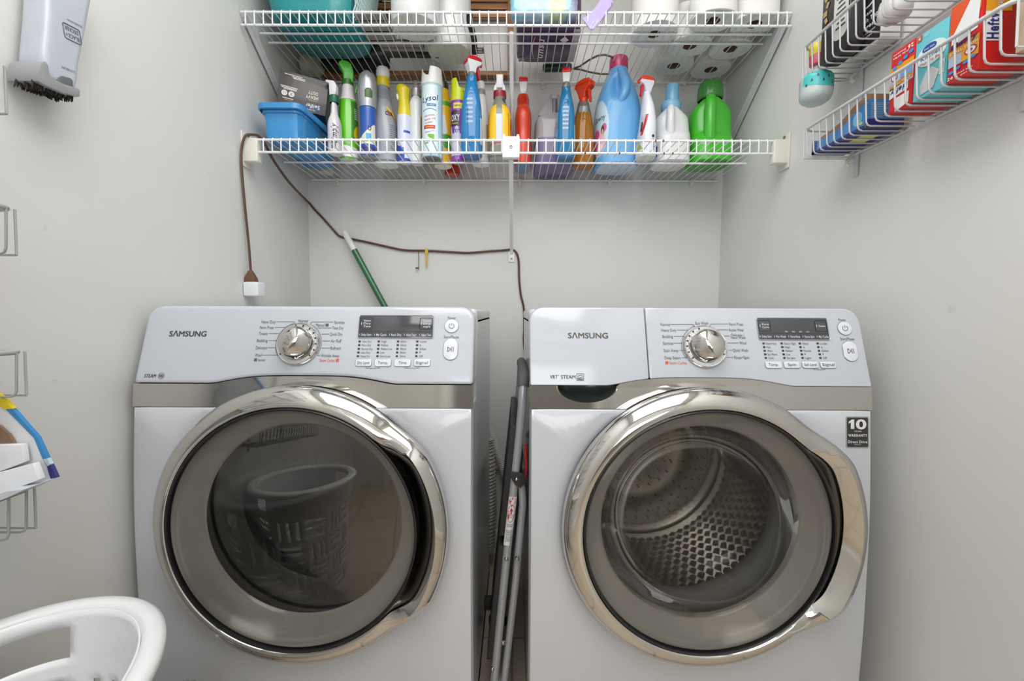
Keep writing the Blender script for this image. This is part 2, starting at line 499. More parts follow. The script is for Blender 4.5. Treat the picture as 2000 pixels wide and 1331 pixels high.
    for (r, h) in [(0.0375, 0.004), (0.0378, 0.012), (0.0365, 0.020), (0.0335, 0.0262), (0.0295, 0.0300), (0.024, 0.0325), (0.016, 0.0345), (0.008, 0.0355), (0.0015, 0.0358)]:
        ring = []
        for i in range(64):
            a = 2 * PI * i / 64; hh = h
            side = r * cos(a - spec['grip'])
            if side > 0.008: hh = h - min(0.016, (side - 0.008) * 0.55) * (1 if h > 0.015 else 0)
            ring.append(knobfn(r, a, max(0.004, hh)))
        rr.append(ring)
    kd.rings(rr, cap1=True); kd.build('dial_knob', CHROME, con, angle=60)

    # display window with its touch keys
    ds = spec['display']
    c4 = [cpt(*p) for p in ds['corners']]
    cu, cv = sum(p[0] for p in c4) / 4, sum(p[1] for p in c4) / 4
    wu = ((c4[1][0] - c4[0][0]) + (c4[2][0] - c4[3][0])) / 2; hv = ((c4[0][1] - c4[3][1]) + (c4[1][1] - c4[2][1])) / 2
    dm = MB(); dm.prism(rrect(cu - wu / 2, cv - hv / 2, cu + wu / 2, cv + hv / 2, 0.003, 3), lambda u, v, t: cfn(u, v, t), -0.001, 0.0012)
    dm = dm.build('display', mat((66, 68, 74), 0.10, coat=0.6), con, bevel=0.0005)
    fr = MB(); fr.tube([cfn(u, v, 0.0012) for u, v in rrect(cu - wu / 2, cv - hv / 2, cu + wu / 2, cv + hv / 2, 0.003, 3)], 0.0008, 6, closed=True)
    fr.build('display_frame', mat((190, 194, 200), 0.2, 0.8), dm)
    dt = MB()
    vk = cv - hv / 2 + hv * 0.29
    dt.add([cfn(cu - wu / 2, vk - 0.0004, 0.0015), cfn(cu + wu / 2, vk - 0.0004, 0.0015), cfn(cu + wu / 2, vk + 0.0004, 0.0015), cfn(cu - wu / 2, vk + 0.0004, 0.0015)], [(0, 1, 2, 3)], 1)
    for i, s in enumerate(ds['keys']):
        uc = cu - wu / 2 + wu * (i + 0.5) / 5
        write(dt, s, lambda x, y: cfn(uc + 0.002 + x, cv - hv / 2 + hv * 0.145 + y, 0.0015), wu * 0.135, 0.0048, 0, 0.008)
        if i: dt.add([cfn(uc - wu / 10 + q, vk - hv * e, 0.0015) for q, e in ((-0.0003, 0), (0.0003, 0), (0.0003, 0.29), (-0.0003, 0.29))], [(0, 1, 2, 3)], 1)
        dt.add([cfn(uc - wu * 0.082 + q, cv - hv / 2 + hv * 0.145 + e, 0.0015) for q, e in ((0, -0.002), (0.0008, -0.002), (0.0008, 0.002), (0, 0.002))], [(0, 1, 2, 3)], 0)
    for (fx, lines_) in ((0.10, ds['left']), (0.90, ds['right'])):
        uc = cu - wu / 2 + wu * fx; vc = cv + hv * 0.14
        for k, (a, b_) in enumerate(zip(rrect(uc - wu * 0.082, vc - hv * 0.25, uc + wu * 0.082, vc + hv * 0.25, 0.002, 2), rrect(uc - wu * 0.082, vc - hv * 0.25, uc + wu * 0.082, vc + hv * 0.25, 0.002, 2)[1:] + [rrect(uc - wu * 0.082, vc - hv * 0.25, uc + wu * 0.082, vc + hv * 0.25, 0.002, 2)[0]])):
            p, q = Vector(a), Vector(b_); n = Vector((-(q - p).y, (q - p).x))
            if n.length < 1e-7: continue
            n = n.normalized() * 0.0006
            dt.add([cfn(t.x, t.y, 0.0016) for t in (p - n, q - n, q + n, p + n)], [(0, 1, 2, 3)], 2)
        for k, s in enumerate(lines_):
            write(dt, s, lambda x, y: cfn(uc + 0.002 + x, vc + (len(lines_) / 2 - 0.5 - k) * 0.0062 + y, 0.0016), wu * 0.095, 0.004, 0, 0.008)
        dt.add([cfn(uc - wu * 0.066 + q, vc + e, 0.0016) for q, e in ((0, -0.003), (0.001, -0.003), (0.001, 0.003), (0, 0.003))], [(0, 1, 2, 3)], 0)
    for s, fx in ds.get('small', []):
        write(dt, s, lambda x, y: cfn(cu - wu / 2 + wu * fx + x, vk + 0.004 + y, 0.0015), wu * 0.04, 0.003, 0, 0.01)
    dt.build('display_lettering', [LEDFONT, DARKGREY, BLACKG], dm, smooth=False)

    # indicator lights with their words
    il = MB()
    for (xt, xb, words_, tx) in spec['leds']:
        for k in range(5):
            t = k / 4; x = xt + (xb - xt) * t; y = spec['ledy'][0] + (spec['ledy'][1] - spec['ledy'][0]) * t
            square(x, y, 4.4, 3.6, 2, il)
            s = words_[k]
            if s in ('^', 'v'):
                u, v = cpt(x + tx + 1.5, y); d = 0.0016 if s == '^' else -0.0016
                il.add([cfn(u - 0.0016, v - d), cfn(u + 0.0016, v - d), cfn(u, v + d)], [(0, 1, 2)], 0)
            else: text(s, x + tx, x + tx + 2.05 * len(s) + 1.5, y, 4.2, 0, 0.0, 0.0, il)
    il.build('indicator_lights', [INK, ORANGE, GREYLED], con, smooth=False)
    # push buttons
    BTN = mat((216, 220, 228), 0.22, coat=0.4); BRIM = mat((150, 154, 162), 0.25, 0.7)

    def button(poly, nm, draw_=None):
        b_ = MB(); b_.prism(poly, lambda u, v, t: cfn(u, v, t), -0.001, 0.0022, 0)
        if draw_: draw_(b_)
        bo = b_.build(nm, [BTN, INK], con, bevel=0.0009, seg=2)
        r_ = MB(); r_.tube([cfn(u, v, 0.0007) for u, v in poly], 0.00075, 6, closed=True); r_.build('button_rim', BRIM, con)
        return bo
    for (xa, xb, s) in spec['buttons']:
        y0, y1 = spec['buty']
        u0, v0 = cpt(xa, y1); u1, v1 = cpt(xb, y0)
        um = (cpt(xa, y0)[0] - u0) / 2
        button(rrect(u0 + um, v0, u1 + um * 0, v1, 0.0035, 4), 'option_button',
               lambda m_: write(m_, s, lambda x, y: cfn((u0 + u1) / 2 + x, (v0 + v1) / 2 + y, 0.0028), min((u1 - u0) * 0.76, 0.0041 * len(s)), 0.0058, 1))
    pc = cpt(*spec['power']); pr_ = 0.0142

    def power_mark(bl):
        for i in range(20):
            b0, b1 = PI / 2 + 0.6 + (2 * PI - 1.2) * i / 20, PI / 2 + 0.6 + (2 * PI - 1.2) * (i + 1) / 20
            bl.add([cfn(pc[0] + r * cos(b), pc[1] + r * sin(b), 0.0028) for r, b in ((0.0048, b0), (0.0058, b0), (0.0058, b1), (0.0048, b1))], [(0, 1, 2, 3)], 1)
        bl.add([cfn(pc[0] + q, pc[1] + e, 0.0028) for q, e in ((-0.0005, 0.0005), (0.0005, 0.0005), (0.0005, 0.0066), (-0.0005, 0.0066))], [(0, 1, 2, 3)], 1)
    button([(pc[0] + pr_ * cos(2 * PI * i / 28), pc[1] + pr_ * sin(2 * PI * i / 28)) for i in range(28)], 'power_button', power_mark)
    xa, xb, ya, yb = spec['start']
    u0, v0 = cpt((xa + xb) / 2, (ya + yb) / 2); hu = (cpt(xb, (ya + yb) / 2)[0] - cpt(xa, (ya + yb) / 2)[0]) / 2; hv2 = (cpt(xa, ya)[1] - cpt(xa, yb)[1]) / 2

    def start_mark(bl):
        for (p, q) in (((-0.0058, -0.005), (-0.0058, 0.005)), ((-0.0058, 0.005), (0.0008, 0)), ((0.0008, 0), (-0.0058, -0.005)), ((0.0022, -0.0052), (0.0022, 0.0052)), ((0.0058, -0.0052), (0.0058, 0.0052))):
            p, q = Vector(p), Vector(q); n = Vector((-(q - p).y, (q - p).x)).normalized() * 0.00055
            bl.add([cfn(u0 + t.x, v0 + t.y, 0.0028) for t in (p - n, q - n, q + n, p + n)], [(0, 1, 2, 3)], 1)
    button(rrect(u0 - hu, v0 - hv2, u0 + hu, v0 + hv2, hu * 0.98, 8), 'start_button', start_mark)

    # ---- door
    P = [(0.270, 0.012), (0.2800, -0.008), (0.2812, -0.018), (0.2775, -0.029), (0.2680, -0.038), (0.2560, -0.0445), (0.2480, -0.0465), (0.2440, -0.045), (0.2415, -0.038), (0.2405, -0.016)]
    H_ = [(0.008, 0.0), (0.018, -0.004), (0.0215, -0.014), (0.0205, -0.020), (0.013, -0.022), (0.006, 0.004), (0.003, 0.026), (0.0, 0.030), (0.0, 0.024), (0.0, 0.004)]

    def hb(a):
        d = abs((a + PI) % (2 * PI) - PI)
        a1, a2 = math.radians(27), math.radians(50)
        if d >= a2: return 0.0
        if d <= a1: return 0.93 + 0.07 * (d / a1) ** 2
        t = (a2 - d) / (a2 - a1); return t * t * (3 - 2 * t) 

    def ringpts(angs):
        return [[(lambda r, y: (r * cos(a), y, DZ + r * sin(a)))(P[k][0] + H_[k][0] * hb(a), P[k][1] + H_[k][1] * hb(a)) for k in range(len(P))] for a in angs]
    a2 = math.radians(50)
    n1, n2 = 120, 72
    dm_ = MB(); dm_.rings(ringpts([a2 + (2 * PI - 2 * a2) * i / n1 for i in range(n1 + 1)]), closed=False)
    door = dm_.build('door', CHROME, root, angle=70)
    hm = MB(); hm.rings(ringpts([-a2 + 2 * a2 * i / n2 for i in range(n2 + 1)]), closed=False)
    hm.build('handle', CHROME, door, angle=70)
    gk = MB(); gk.lathe([(0.266, 0.016), (0.275, 0.012), (0.272, 0.004), (0.262, 0.002)], 96, 0, (0, 0, DZ), 'y'); gk.build('door_gasket', DARKGREY, door)
    sl = MB(); sl.lathe([(0.2422, -0.044), (0.2400, -0.0455), (0.2375, -0.044), (0.2365, -0.036)], 96, 0, (0, 0, DZ), 'y'); sl.build('glass_seal', mat((24, 24, 24), 0.3), door)
    wash = spec['wash']
    ir = MB()
    ir.lathe([(0.2385, -0.040), (0.236, -0.030), (0.226, -0.016), (0.212, -0.004), (0.204, 0.004), (0.199, 0.008), (0.197, 0.016)], 96, 0, (0, 0, DZ), 'y')
    ir.build('inner_rim', INNERRIM, door, angle=60)
    gl = MB()
    if wash:
        gl.lathe([(0.199, 0.004), (0.196, 0.014), (0.188, 0.040), (0.172, 0.066), (0.145, 0.086), (0.105, 0.098), (0.055, 0.103), (0.004, 0.104)], 96, 0, (0, 0, DZ), 'y', cap1=True)
        gl.build('door_glass', WASHGLASS, door, angle=80)
    else:
        gl.lathe([(0.199, 0.010)] + [(0.19 - 0.186 * i / 12, 0.010 - 0.011 * (1 - ((0.19 - 0.186 * i / 12) / 0.199) ** 2)) for i in range(13)], 96, 0, (0, 0, DZ), 'y', cap1=True)
        gl.build('door_glass', DRYGLASS, door, angle=80)
    og = MB(); og.lathe([(0.2385, -0.040), (0.215, -0.0425), (0.16, -0.045), (0.10, -0.0465), (0.05, -0.047), (0.004, -0.0472)], 96, 0, (0, 0, DZ), 'y', cap1=True)
    og.build('door_cover', glass('door_cover_%s' % cat, (0.86, 0.85, 0.83), boost=0.8), door, angle=80)
    # inside of the drum opening
    bh = MB(); bh.lathe([(0.256, 0.02), (0.250, 0.05), (0.222, 0.07), (0.205, 0.085), (0.200, 0.105), (0.212, 0.125), (0.236, 0.135)], 96, 0, (0, 0, DZ), 'y')
    bh.build('drum_collar', mat((150, 150, 150), 0.5) if wash else mat((92, 90, 88), 0.5), root, angle=60)
    dr = MB(); L = 0.42 if wash else 0.50
    dr.lathe([(0.236, 0.13), (0.240, 0.14), (0.240, L), (0.232, L + 0.012), (0.215, L + 0.012), (0.205, L + 0.004), (0.15, L - 0.004), (0.11, L + 0.006), (0.06, L + 0.010), (0.004, L + 0.010)], 96, 0, (0, 0, DZ), 'y', cap1=True)
    if wash:
        rows, cols = 10, 66
        for j in range(rows):
            for i in range(cols):
                if i % 22 in (0, 1, 2): continue
                a = 2 * PI * (i + 0.5 * (j % 2)) / cols; y = 0.165 + j * 0.0245
                e = 0.0105; da = 2 * PI / cols * 0.47
                q = lambda r, aa, yy: (r * cos(aa), yy, DZ + r * sin(aa))
                dr.add([q(0.2395, a - da, y), q(0.2395, a, y - e), q(0.2395, a + da, y), q(0.2395, a, y + e), q(0.2325, a, y)], [(0, 1, 4), (1, 2, 4), (2, 3, 4), (3, 0, 4)], 0)
    drum = dr.build('drum', DRUMST if wash else mat((120, 118, 115), 0.3, 0.8, var=0.1), root, angle=30)
    if wash:
        hl = MB()
        for rr_ in (0.075, 0.095, 0.13, 0.15, 0.17, 0.19):
            n = int(rr_ * 190)
            for i in range(n):
                a = 2 * PI * i / n + rr_ * 9
                yy = L - 0.001 if rr_ > 0.12 else L + 0.003
                hl.lathe([(0.0026, yy - 0.004), (0.0005, yy - 0.0041)], 8, 0, (rr_ * cos(a), 0, DZ + rr_ * sin(a)), 'y', cap1=True)
        hl.build('drain_holes', mat((30, 30, 30), 0.6), drum)
        for k in range(3):
            a0 = 2 * PI * k / 3 + 0.13
            lf = MB(); rr2 = []
            for j in range(7):
                t = j / 6; y = 0.16 + t * 0.235; hgt = 0.045 * (0.55 + 0.45 * sin(PI * t)); sec = []
                for (du, dh) in ((-0.030, 0), (-0.022, 0.55), (-0.010, 0.95), (0.010, 0.95), (0.022, 0.55), (0.030, 0)):
                    r_ = 0.239 - dh * hgt; a = a0 + du / 0.2; sec.append((r_ * cos(a), y, DZ + r_ * sin(a)))
                rr2.append(sec)
            lf.rings(rr2, closed=False); lf.add(rr2[0], [tuple(range(6))]); lf.build('lifter', STEEL, drum, angle=40)
    else:
        for k in range(3):
            a0 = 2 * PI * k / 3 + 0.3
            lf = MB(); rr2 = []
            for j in range(5):
                y = 0.16 + j / 4 * 0.33; sec = []
                for (du, r_) in ((-0.03, 0.239), (-0.012, 0.195), (0.012, 0.195), (0.03, 0.239)):
                    a = a0 + du / 0.2; sec.append((r_ * cos(a), y, DZ + r_ * sin(a)))
                rr2.append(sec)
            lf.rings(rr2, closed=False); lf.build('lifter', STEEL, drum, angle=40)
    return root, con, draw


LV = ['^', 'v']
dry = dict(
    wash=False, knob=(583.3, 672.5), grip=-0.6,
    logo=('S\u039bMSUNG', 331, 403, 652, 10.5),
    badges=[('STEAM', 282, 305, 734.5, 7.0, 0.15), ('NSF', 311, 319.5, 734.7, 6.5)], rings=[(315.3, 734.7, 6.2)],
    texts=[('Heavy Duty', 511, 539, 629, 6.0), ('Perm Press', 508, 535, 640, 6.0), ('Towels', 506, 523, 652, 6.0), ('Bedding', 502, 523, 665.5, 6.0),
           ('Delicates', 500, 522.5, 679.5, 6.0), ('Wool', 498, 511, 694, 6.0), ('Sensor', 504, 519, 703.4, 5.0), ('Normal', 583, 602, 627, 6.0),
           ('Sanitize', 653, 673, 630, 6.0), ('Manual', 617, 634, 635.3, 6.0), ('Time Dry', 649, 671, 641, 6.0), ('Quick Dry', 644.6, 669, 653, 6.0),
           ('Air Fluff', 646.5, 667, 666.5, 6.0), ('Refresh', 646, 666, 680.4, 6.0), ('Wrinkle Away', 627, 663, 695, 6.0), ('Steam Cycles', 624, 654, 704.3, 5.6, 1),
           ('Power', 875, 890.5, 621.3, 5.2), ('Start/Pause', 867, 896, 658.4, 5.4), ('Damp Alert', 721, 735, 719.5, 3.0), ('Child Lock', 798, 811, 719.5, 3.0)],
    lines=[([(540, 629), (575, 629), (577, 634)],), ([(537, 640), (558, 640)],), ([(525, 652), (546, 652)],), ([(525, 665.5), (540, 665.5)],),
           ([(524, 679.5), (538, 679.5)],), ([(512, 694), (542, 694)],), ([(651, 629.5), (609, 629.5), (606, 634)],), ([(648, 641), (620, 641)],),
           ([(643, 653), (628, 653)],), ([(645, 666.5), (630, 666.5)],), ([(645, 680.4), (628, 680.4)],), ([(626, 695), (619, 695)],),
           ([(714, 719), (720, 719.5)],), ([(736, 719.5), (742, 719)],), ([(790, 719), (797, 719.5)],), ([(812, 719.5), (819, 719)],)],
    squares=[(499.3, 703.3, 5.6, 5.6, 0), (639, 635.3, 6.0, 5.6, 0), (659.2, 704.2, 5.6, 5.6, 1)],
    arcs=[(PI / 2 + 0.35, PI + 0.55, 0), (-0.5, PI / 2 - 0.5, 0)],
    ticks=[1.75, 1.35, 0.95, 0.62, 0.30, -0.02, -0.36, -0.72, PI + 0.62],
    display=dict(corners=[(703.6, 617), (848, 617), (845, 661), (698, 661)], keys=['Delay Start', 'My Cycle', 'Rack Dry', 'Adjust Time+', 'Adjust Time-'],
                 left=['Sensor', 'Dry', 'Time'], right=['Steam', 'Dry', 'opt']),
    leds=[(702.6, 699.2, ['Very Dry', 'More Dry', 'Normal Dry', 'Less Dry', 'Damp Dry'], 5.2), (740.0, 737.4, ['High', 'Medium', 'Medium Low', 'Low', 'Extra Low'], 5.2),
          (777.6, 775.2, ['60min', '50min', '40min', '30min', '20min'], 5.2), (815.1, 813.2, ['Louder', '^', 'Softer', 'v', 'Off'], 5.2)],
    ledy=(667.4, 696.1), buttons=[(694.8, 726.3, 'Dry Level'), (732.4, 764.4, 'Temp.'), (770.6, 802.5, 'Time'), (808.6, 840.5, 'Signal')], buty=(702.5, 715.8),
    power=(882.2, 637.4), start=(866.4, 894, 662.7, 703.5))
machine('dryer', 'white front-load dryer with dark closed door glass, standing below the folded grey cord', 'dryer', -0.4258, dry)[0]['label'] = 'white front-loading dryer with a dark smoked door glass and a STEAM badge'

wsh = dict(
    wash=True, knob=(1376, 677.8), grip=PI + 0.5, split=-0.1025, drawer=(-0.2295, 0.0605, 0.0345),
    logo=('S\u039bMSUNG', 1109, 1186.5, 655.5, 10.5),
    badges=[('VRT', 1074, 1089, 736.6, 7.2), ('STEAM', 1095.5, 1123.5, 736.6, 7.2), ('ENERGY', 1128, 1138.6, 741.6, 2.2)],
    badge_lines=[[(1126.4, 730.5), (1140, 730.5), (1140, 743.8), (1126.4, 743.8), (1126.4, 730.5)], [(1128, 737), (1131, 733.5), (1136, 733), (1138.6, 736)], [(1129, 738.5), (1138, 737)], [(1126.4, 740), (1140, 740)], [(1090.2, 733.2), (1092, 733.2)]],
    texts=[('Normal', 1290, 1308.5, 634.2, 6.0), ('Heavy Duty', 1291.5, 1320.5, 645.2, 6.0), ('Bedding', 1293.6, 1314, 657.6, 6.0), ('Sanitize', 1294.5, 1314.5, 670.8, 6.0),
           ('Stain Away', 1296, 1325, 684.8, 6.0), ('Deep Steam', 1298, 1329, 699.2, 6.0), ('Steam Cycles', 1306.5, 1340.7, 709.0, 5.8, 1), ('Eco Wash', 1358, 1383, 631.5, 6.0),
           ('Perm Press', 1423.7, 1451, 633.6, 6.0), ('Active Wear', 1423, 1452.5, 644.7, 6.0), ('Delicates /', 1427.8, 1453, 654.6, 5.2), ('Hand Wash', 1427.3, 1455.7, 659.8, 5.2),
           ('Wool', 1444, 1457.4, 670.3, 6.0), ('Quick Wash', 1431, 1460.6, 684.4, 6.0), ('Rinse+Spin', 1434, 1462.8, 698.6, 6.0),
           ('Power', 1637, 1652, 625, 5.0), ('Start/Pause', 1641, 1668, 662.2, 5.4), ('Child Lock', 1594, 1607, 722.3, 3.0)],
    lines=[([(1310, 634.2), (1353, 634.2), (1357, 638.5)],), ([(1322, 645.2), (1343, 645.2)],), ([(1316, 657.6), (1336, 657.6)],), ([(1316, 670.8), (1332, 670.8)],),
           ([(1327, 684.8), (1334, 684.8)],), ([(1331, 699.2), (1342, 699.2)],), ([(1422, 633.4), (1388, 633.4), (1386, 637.5)],), ([(1422, 644.7), (1401, 644.7)],),
           ([(1425, 656.8), (1414, 656.8)],), ([(1442, 670.3), (1421, 670.3)],), ([(1430, 684.4), (1423, 684.4)],), ([(1432, 698.6), (1419, 698.6)],),
           ([(1588, 722), (1593, 722.3)],), ([(1608, 722.3), (1612, 722)],)],
    squares=[(1302.2, 709.0, 5.8, 5.8, 1)],
    arcs=[(PI / 2 + 0.35, PI + 0.55, 0)],
    ticks=[1.85, 2.22, 2.55, 2.85, 3.15, 3.48, 3.85, -0.15, -0.45],
    display=dict(corners=[(1475.4, 621.4), (1612.4, 622.8), (1622, 664.6), (1483.3, 664)], keys=['Delay Start', 'Pre Wash', 'Extra Rinse', 'Extra Spin', 'My Cycle'],
                 left=['Pure', 'Cycle'], right=['Steam'], small=[('Wash', 0.40), ('Rinse', 0.50), ('Spin', 0.60), ('Lock', 0.70)]),
    leds=[(1491, 1495.6, ['Extra Hot', 'Hot', 'Warm', 'Eco Warm', 'Cold'], 5.0), (1526.4, 1531.7, ['Extra High', 'High', 'Medium', 'Low', 'No Spin'], 5.0),
          (1561.8, 1567.2, ['Heavy', '^', 'Normal', 'v', 'Light'], 5.0), (1596.7, 1602.2, ['Louder', '^', 'Softer', 'v', 'Off'], 5.0)],
    ledy=(671.4, 699.6), buttons=[(1494.5, 1524.5, 'Temp.'), (1530.3, 1560.2, 'Spin'), (1566.4, 1596, 'Soil Level'), (1601.6, 1630.6, 'Signal')], buty=(706.4, 719.4),
    power=(1649, 642), start=(1646.3, 1673.5, 667.2, 706))
wr, wcon, wdraw = machine('washing_machine', 'white front-loading washing machine with a clear round door and a visible steel drum', 'washing machine', 0.3782, wsh)
# warranty sticker on the washer's front
p0 = at(1656.5, 815.5, y=D0 + 0.008) - Vector((0.3782, D0, 0)); p1 = at(1698, 876, y=D0 + 0.008) - Vector((0.3782, D0, 0))
yy = yfront((p0.z + p1.z) / 2)
sk = MB()
sk.prism(rrect(p0.x, p1.z, p1.x, p0.z, 0.003, 4), lambda u, v, t: Vector((u, yfront(v) - 0.0002 - t, v)), 0.0, 0.0005, 0)
sk.prism(rrect(p0.x + 0.002, p1.z + 0.002, p1.x - 0.002, p0.z - 0.002, 0.002, 4), lambda u, v, t: Vector((u, yfront(v) - 0.0007 - t, v)), 0.0, 0.0002, 1)
xm, hw_, hh = (p0.x + p1.x) / 2, p1.x - p0.x, p0.z - p1.z
z_ = p1.z + hh * 0.76
sk.add([Vector((xm + hw_ * u, yfront(z_ + hh * v) - 0.0013, z_ + hh * v)) for u, v in ((-0.30, -0.15), (-0.15, -0.15), (-0.15, 0.15), (-0.25, 0.15), (-0.39, 0.08), (-0.39, 0.02), (-0.30, 0.055))], [(0, 1, 2, 3, 4, 5, 6)], 2)
write(sk, '0', lambda x, y: Vector((xm + hw_ * 0.15 + x, yfront(z_ + y) - 0.0013, z_ + y)), hw_ * 0.46, hh * 0.30, 2, 0.03)
for s, fz, fw, fh, bo in (('YEAR', 0.535, 0.34, 0.045, 0.0), ('WARRANTY', 0.405, 0.82, 0.085, 0.02), ('Direct Drive', 0.20, 0.84, 0.085, 0.015), ('Motor', 0.115, 0.3, 0.03, 0.0)):
    write(sk, s, lambda x, y: Vector((xm + x, yfront(p1.z + hh * fz + y) - 0.0013, p1.z + hh * fz + y)), hw_ * fw, hh * fh, 2, bo)
sk.build('warranty_sticker', [mat((176, 178, 182), 0.25, 0.5), mat((48, 47, 49), 0.4), mat((222, 222, 222), 0.5)], wr, smooth=False)
# ---------------------------------------------------------------- wire shelves
ZU, FU = 1.8325, 1.306
ZL, FL = 1.4737, 1.299
LIP = 0.0387


def wire_shelf(label, z, yf, rails, x0, x1):
    t = thing('wire_shelf', label, 'shelf', ((x0 + x1) / 2, yf, z), 0, 'wire shelves across the alcove')
    hw = (x1 - x0) / 2; yb = WB - 0.010 - yf
    n = int(round((x1 - x0) / 0.0262)); st = (x1 - x0 - 0.03) / n
    wb = MB()
    for i in range(n + 1):
        x = -hw + 0.015 + st * i
        wb.tube([(x, yb, 0.0012), (x, 0.004, 0.0012), (x, -0.0005, 0.0008), (x, -0.0042, -0.003), (x, -0.0045, -0.010), (x, -0.0045, -LIP - 0.002)], [0.0014, 0.0016, 0.0018, 0.0019, 0.0019, 0.0019], 6)
    wb.build('wire_deck', WIREW, t, angle=50)
    for nm, y, zz, r in [('front_rail', 0, -0.0032, 0.0034), ('front_rail', 0, -LIP, 0.0034), ('back_rail', yb, -0.002, 0.0032)] + [('support_rail', q, -0.0036, 0.0033) for q in rails]:
        r_ = MB(); r_.tube([(-hw, y, zz), (hw, y, zz)], r, 10); r_.build(nm, WIREW, t)
    return t


us = wire_shelf('upper white wire shelf, piled with packs of paper rolls and a teal tub', ZU, FU, [0.0957, 0.1424], WL + 0.004, WR - 0.004)
ls = wire_shelf('lower white wire shelf, lined with cleaning bottles', ZL, FL, [0.19], WL + 0.022, WR - 0.022)
CREAM = mat((222, 222, 212), 0.4)
SCREW = mat((150, 148, 142), 0.3, 0.9)


def part_of(root, mb, name, m, **k):       # parts given in room coordinates
    o = mb.build(name, m, root, **k); o.location = -Vector(root.location)
    return o


for sx, wx in ((-1, WL), (1, WR)):
    b_ = MB(); cx = wx - sx * 0.024
    b_.box((cx, FL + 0.004, ZL - 0.034), (0.044, 0.026, 0.068)); part_of(ls, b_, 'end_bracket', CREAM, bevel=0.006, seg=3)
    b_ = MB(); b_.box((wx - sx * 0.003, FL + 0.014, ZL - 0.030), (0.005, 0.05, 0.10)); part_of(ls, b_, 'wall_plate', CREAM, bevel=0.002)
    b_ = MB(); b_.lathe([(0.0001, 0.0), (0.004, 0.0006), (0.0045, 0.003)], 14, 0, (wx - sx * 0.009, FL + 0.01, ZL + 0.012), 'x', cap1=True); part_of(ls, b_, 'screw', SCREW)
    b_ = MB(); p, q = Vector((wx - sx * 0.010, FU + 0.012, ZU - 0.012)), Vector((wx - sx * 0.006, WB - 0.004, 1.553))
    d = (q - p); ang = math.atan2(d.z, d.y)
    R_ = Matrix.Rotation(ang, 3, 'X')
    b_.box((p + q) / 2, (0.004, d.length, 0.022), 0, R_); b_.box((p + q) / 2 + Vector((-sx * 0.004, 0, 0.0095)), (0.010, d.length, 0.003), 0, R_)
    part_of(us, b_, 'side_brace', mat((206, 208, 210), 0.35), bevel=0.0012)
for z, yf, zw, sh, blk in ((ZU, FU, 1.552, us, 0), (ZL, FL, 1.209, ls, 1)):
    x = at(998, 290, y=yf).x
    b_ = MB(); b_.tube([(x, yf + 0.012, z - LIP - 0.012), (x + 0.001, WB - 0.012, zw + 0.006), (x + 0.001, WB - 0.004, zw - 0.01)], 0.0068, 12); part_of(sh, b_, 'centre_brace', WIREW)
    b_ = MB(); b_.box((x + 0.001, WB - 0.0025, zw - 0.022), (0.024, 0.004, 0.045)); part_of(sh, b_, 'brace_foot', WIREW, bevel=0.002)
    b_ = MB(); b_.lathe([(0.0001, -0.003), (0.004, -0.002), (0.004, 0)], 12, 0, (x + 0.001, WB - 0.004, zw - 0.03), 'y'); part_of(sh, b_, 'screw', SCREW)
    if blk:
        b_ = MB(); b_.box((x, yf - 0.004, z - 0.026), (0.050, 0.020, 0.060)); b_.box((x - 0.020, yf - 0.004, z + 0.006), (0.008, 0.018, 0.008)); b_.box((x + 0.020, yf - 0.004, z + 0.006), (0.008, 0.018, 0.008))
        part_of(sh, b_, 'centre_bracket', WIREW, bevel=0.003)
        b_ = MB(); b_.lathe([(0.0001, -0.0005), (0.002, -0.0016), (0.004, -0.0018), (0.0048, 0.0)], 14, 0, (x, yf - 0.0145, z - 0.026), 'y'); part_of(sh, b_, 'screw', SCREW)
for z, xs_, sh in ((ZL, (661, 829, 1015, 1190, 1350), ls), (ZU, (813, 1060, 1335), us)):
    for px in xs_:
        x = at(px, 350 if sh is ls else 152, y=WB).x
        b_ = MB(); b_.box((x, WB - 0.008, z - 0.004), (0.012, 0.014, 0.016)); b_.box((x, WB - 0.003, z - 0.016), (0.010, 0.005, 0.014)); part_of(sh, b_, 'wall_clip', CREAM, bevel=0.002)
# rust spots where the coating has gone
ru = MB()
for (px, py, dz) in ((1281, 270, 0.0), (1296, 270, 0.0), (1210, 305, -LIP), (1143, 303, -LIP), (1297, 305, -LIP), (1314, 305, -LIP)):
    p = at(px, py, y=FL - 0.003); c = Vector((p.x, FL - 0.0005, ZL - 0.0032 if dz == 0 else ZL - LIP))
    ru.tube([c + Vector((-0.0022, 0, 0)), c + Vector((0.0005, 0, 0)), c + Vector((0.0022, 0, 0))], [0.0030, 0.0038, 0.0030], 10)
part_of(ls, ru, 'rust_spot', mat((120, 74, 40), 0.85, var=0.3, scale=300))

# ---------------------------------------------------------------- wire basket racks on the side walls
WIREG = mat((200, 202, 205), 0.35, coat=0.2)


WIRE_BACKLIT = mat((164, 166, 168), 0.35, coat=0.2)  # white wires by the dryer, backlit shade put into a darker grey


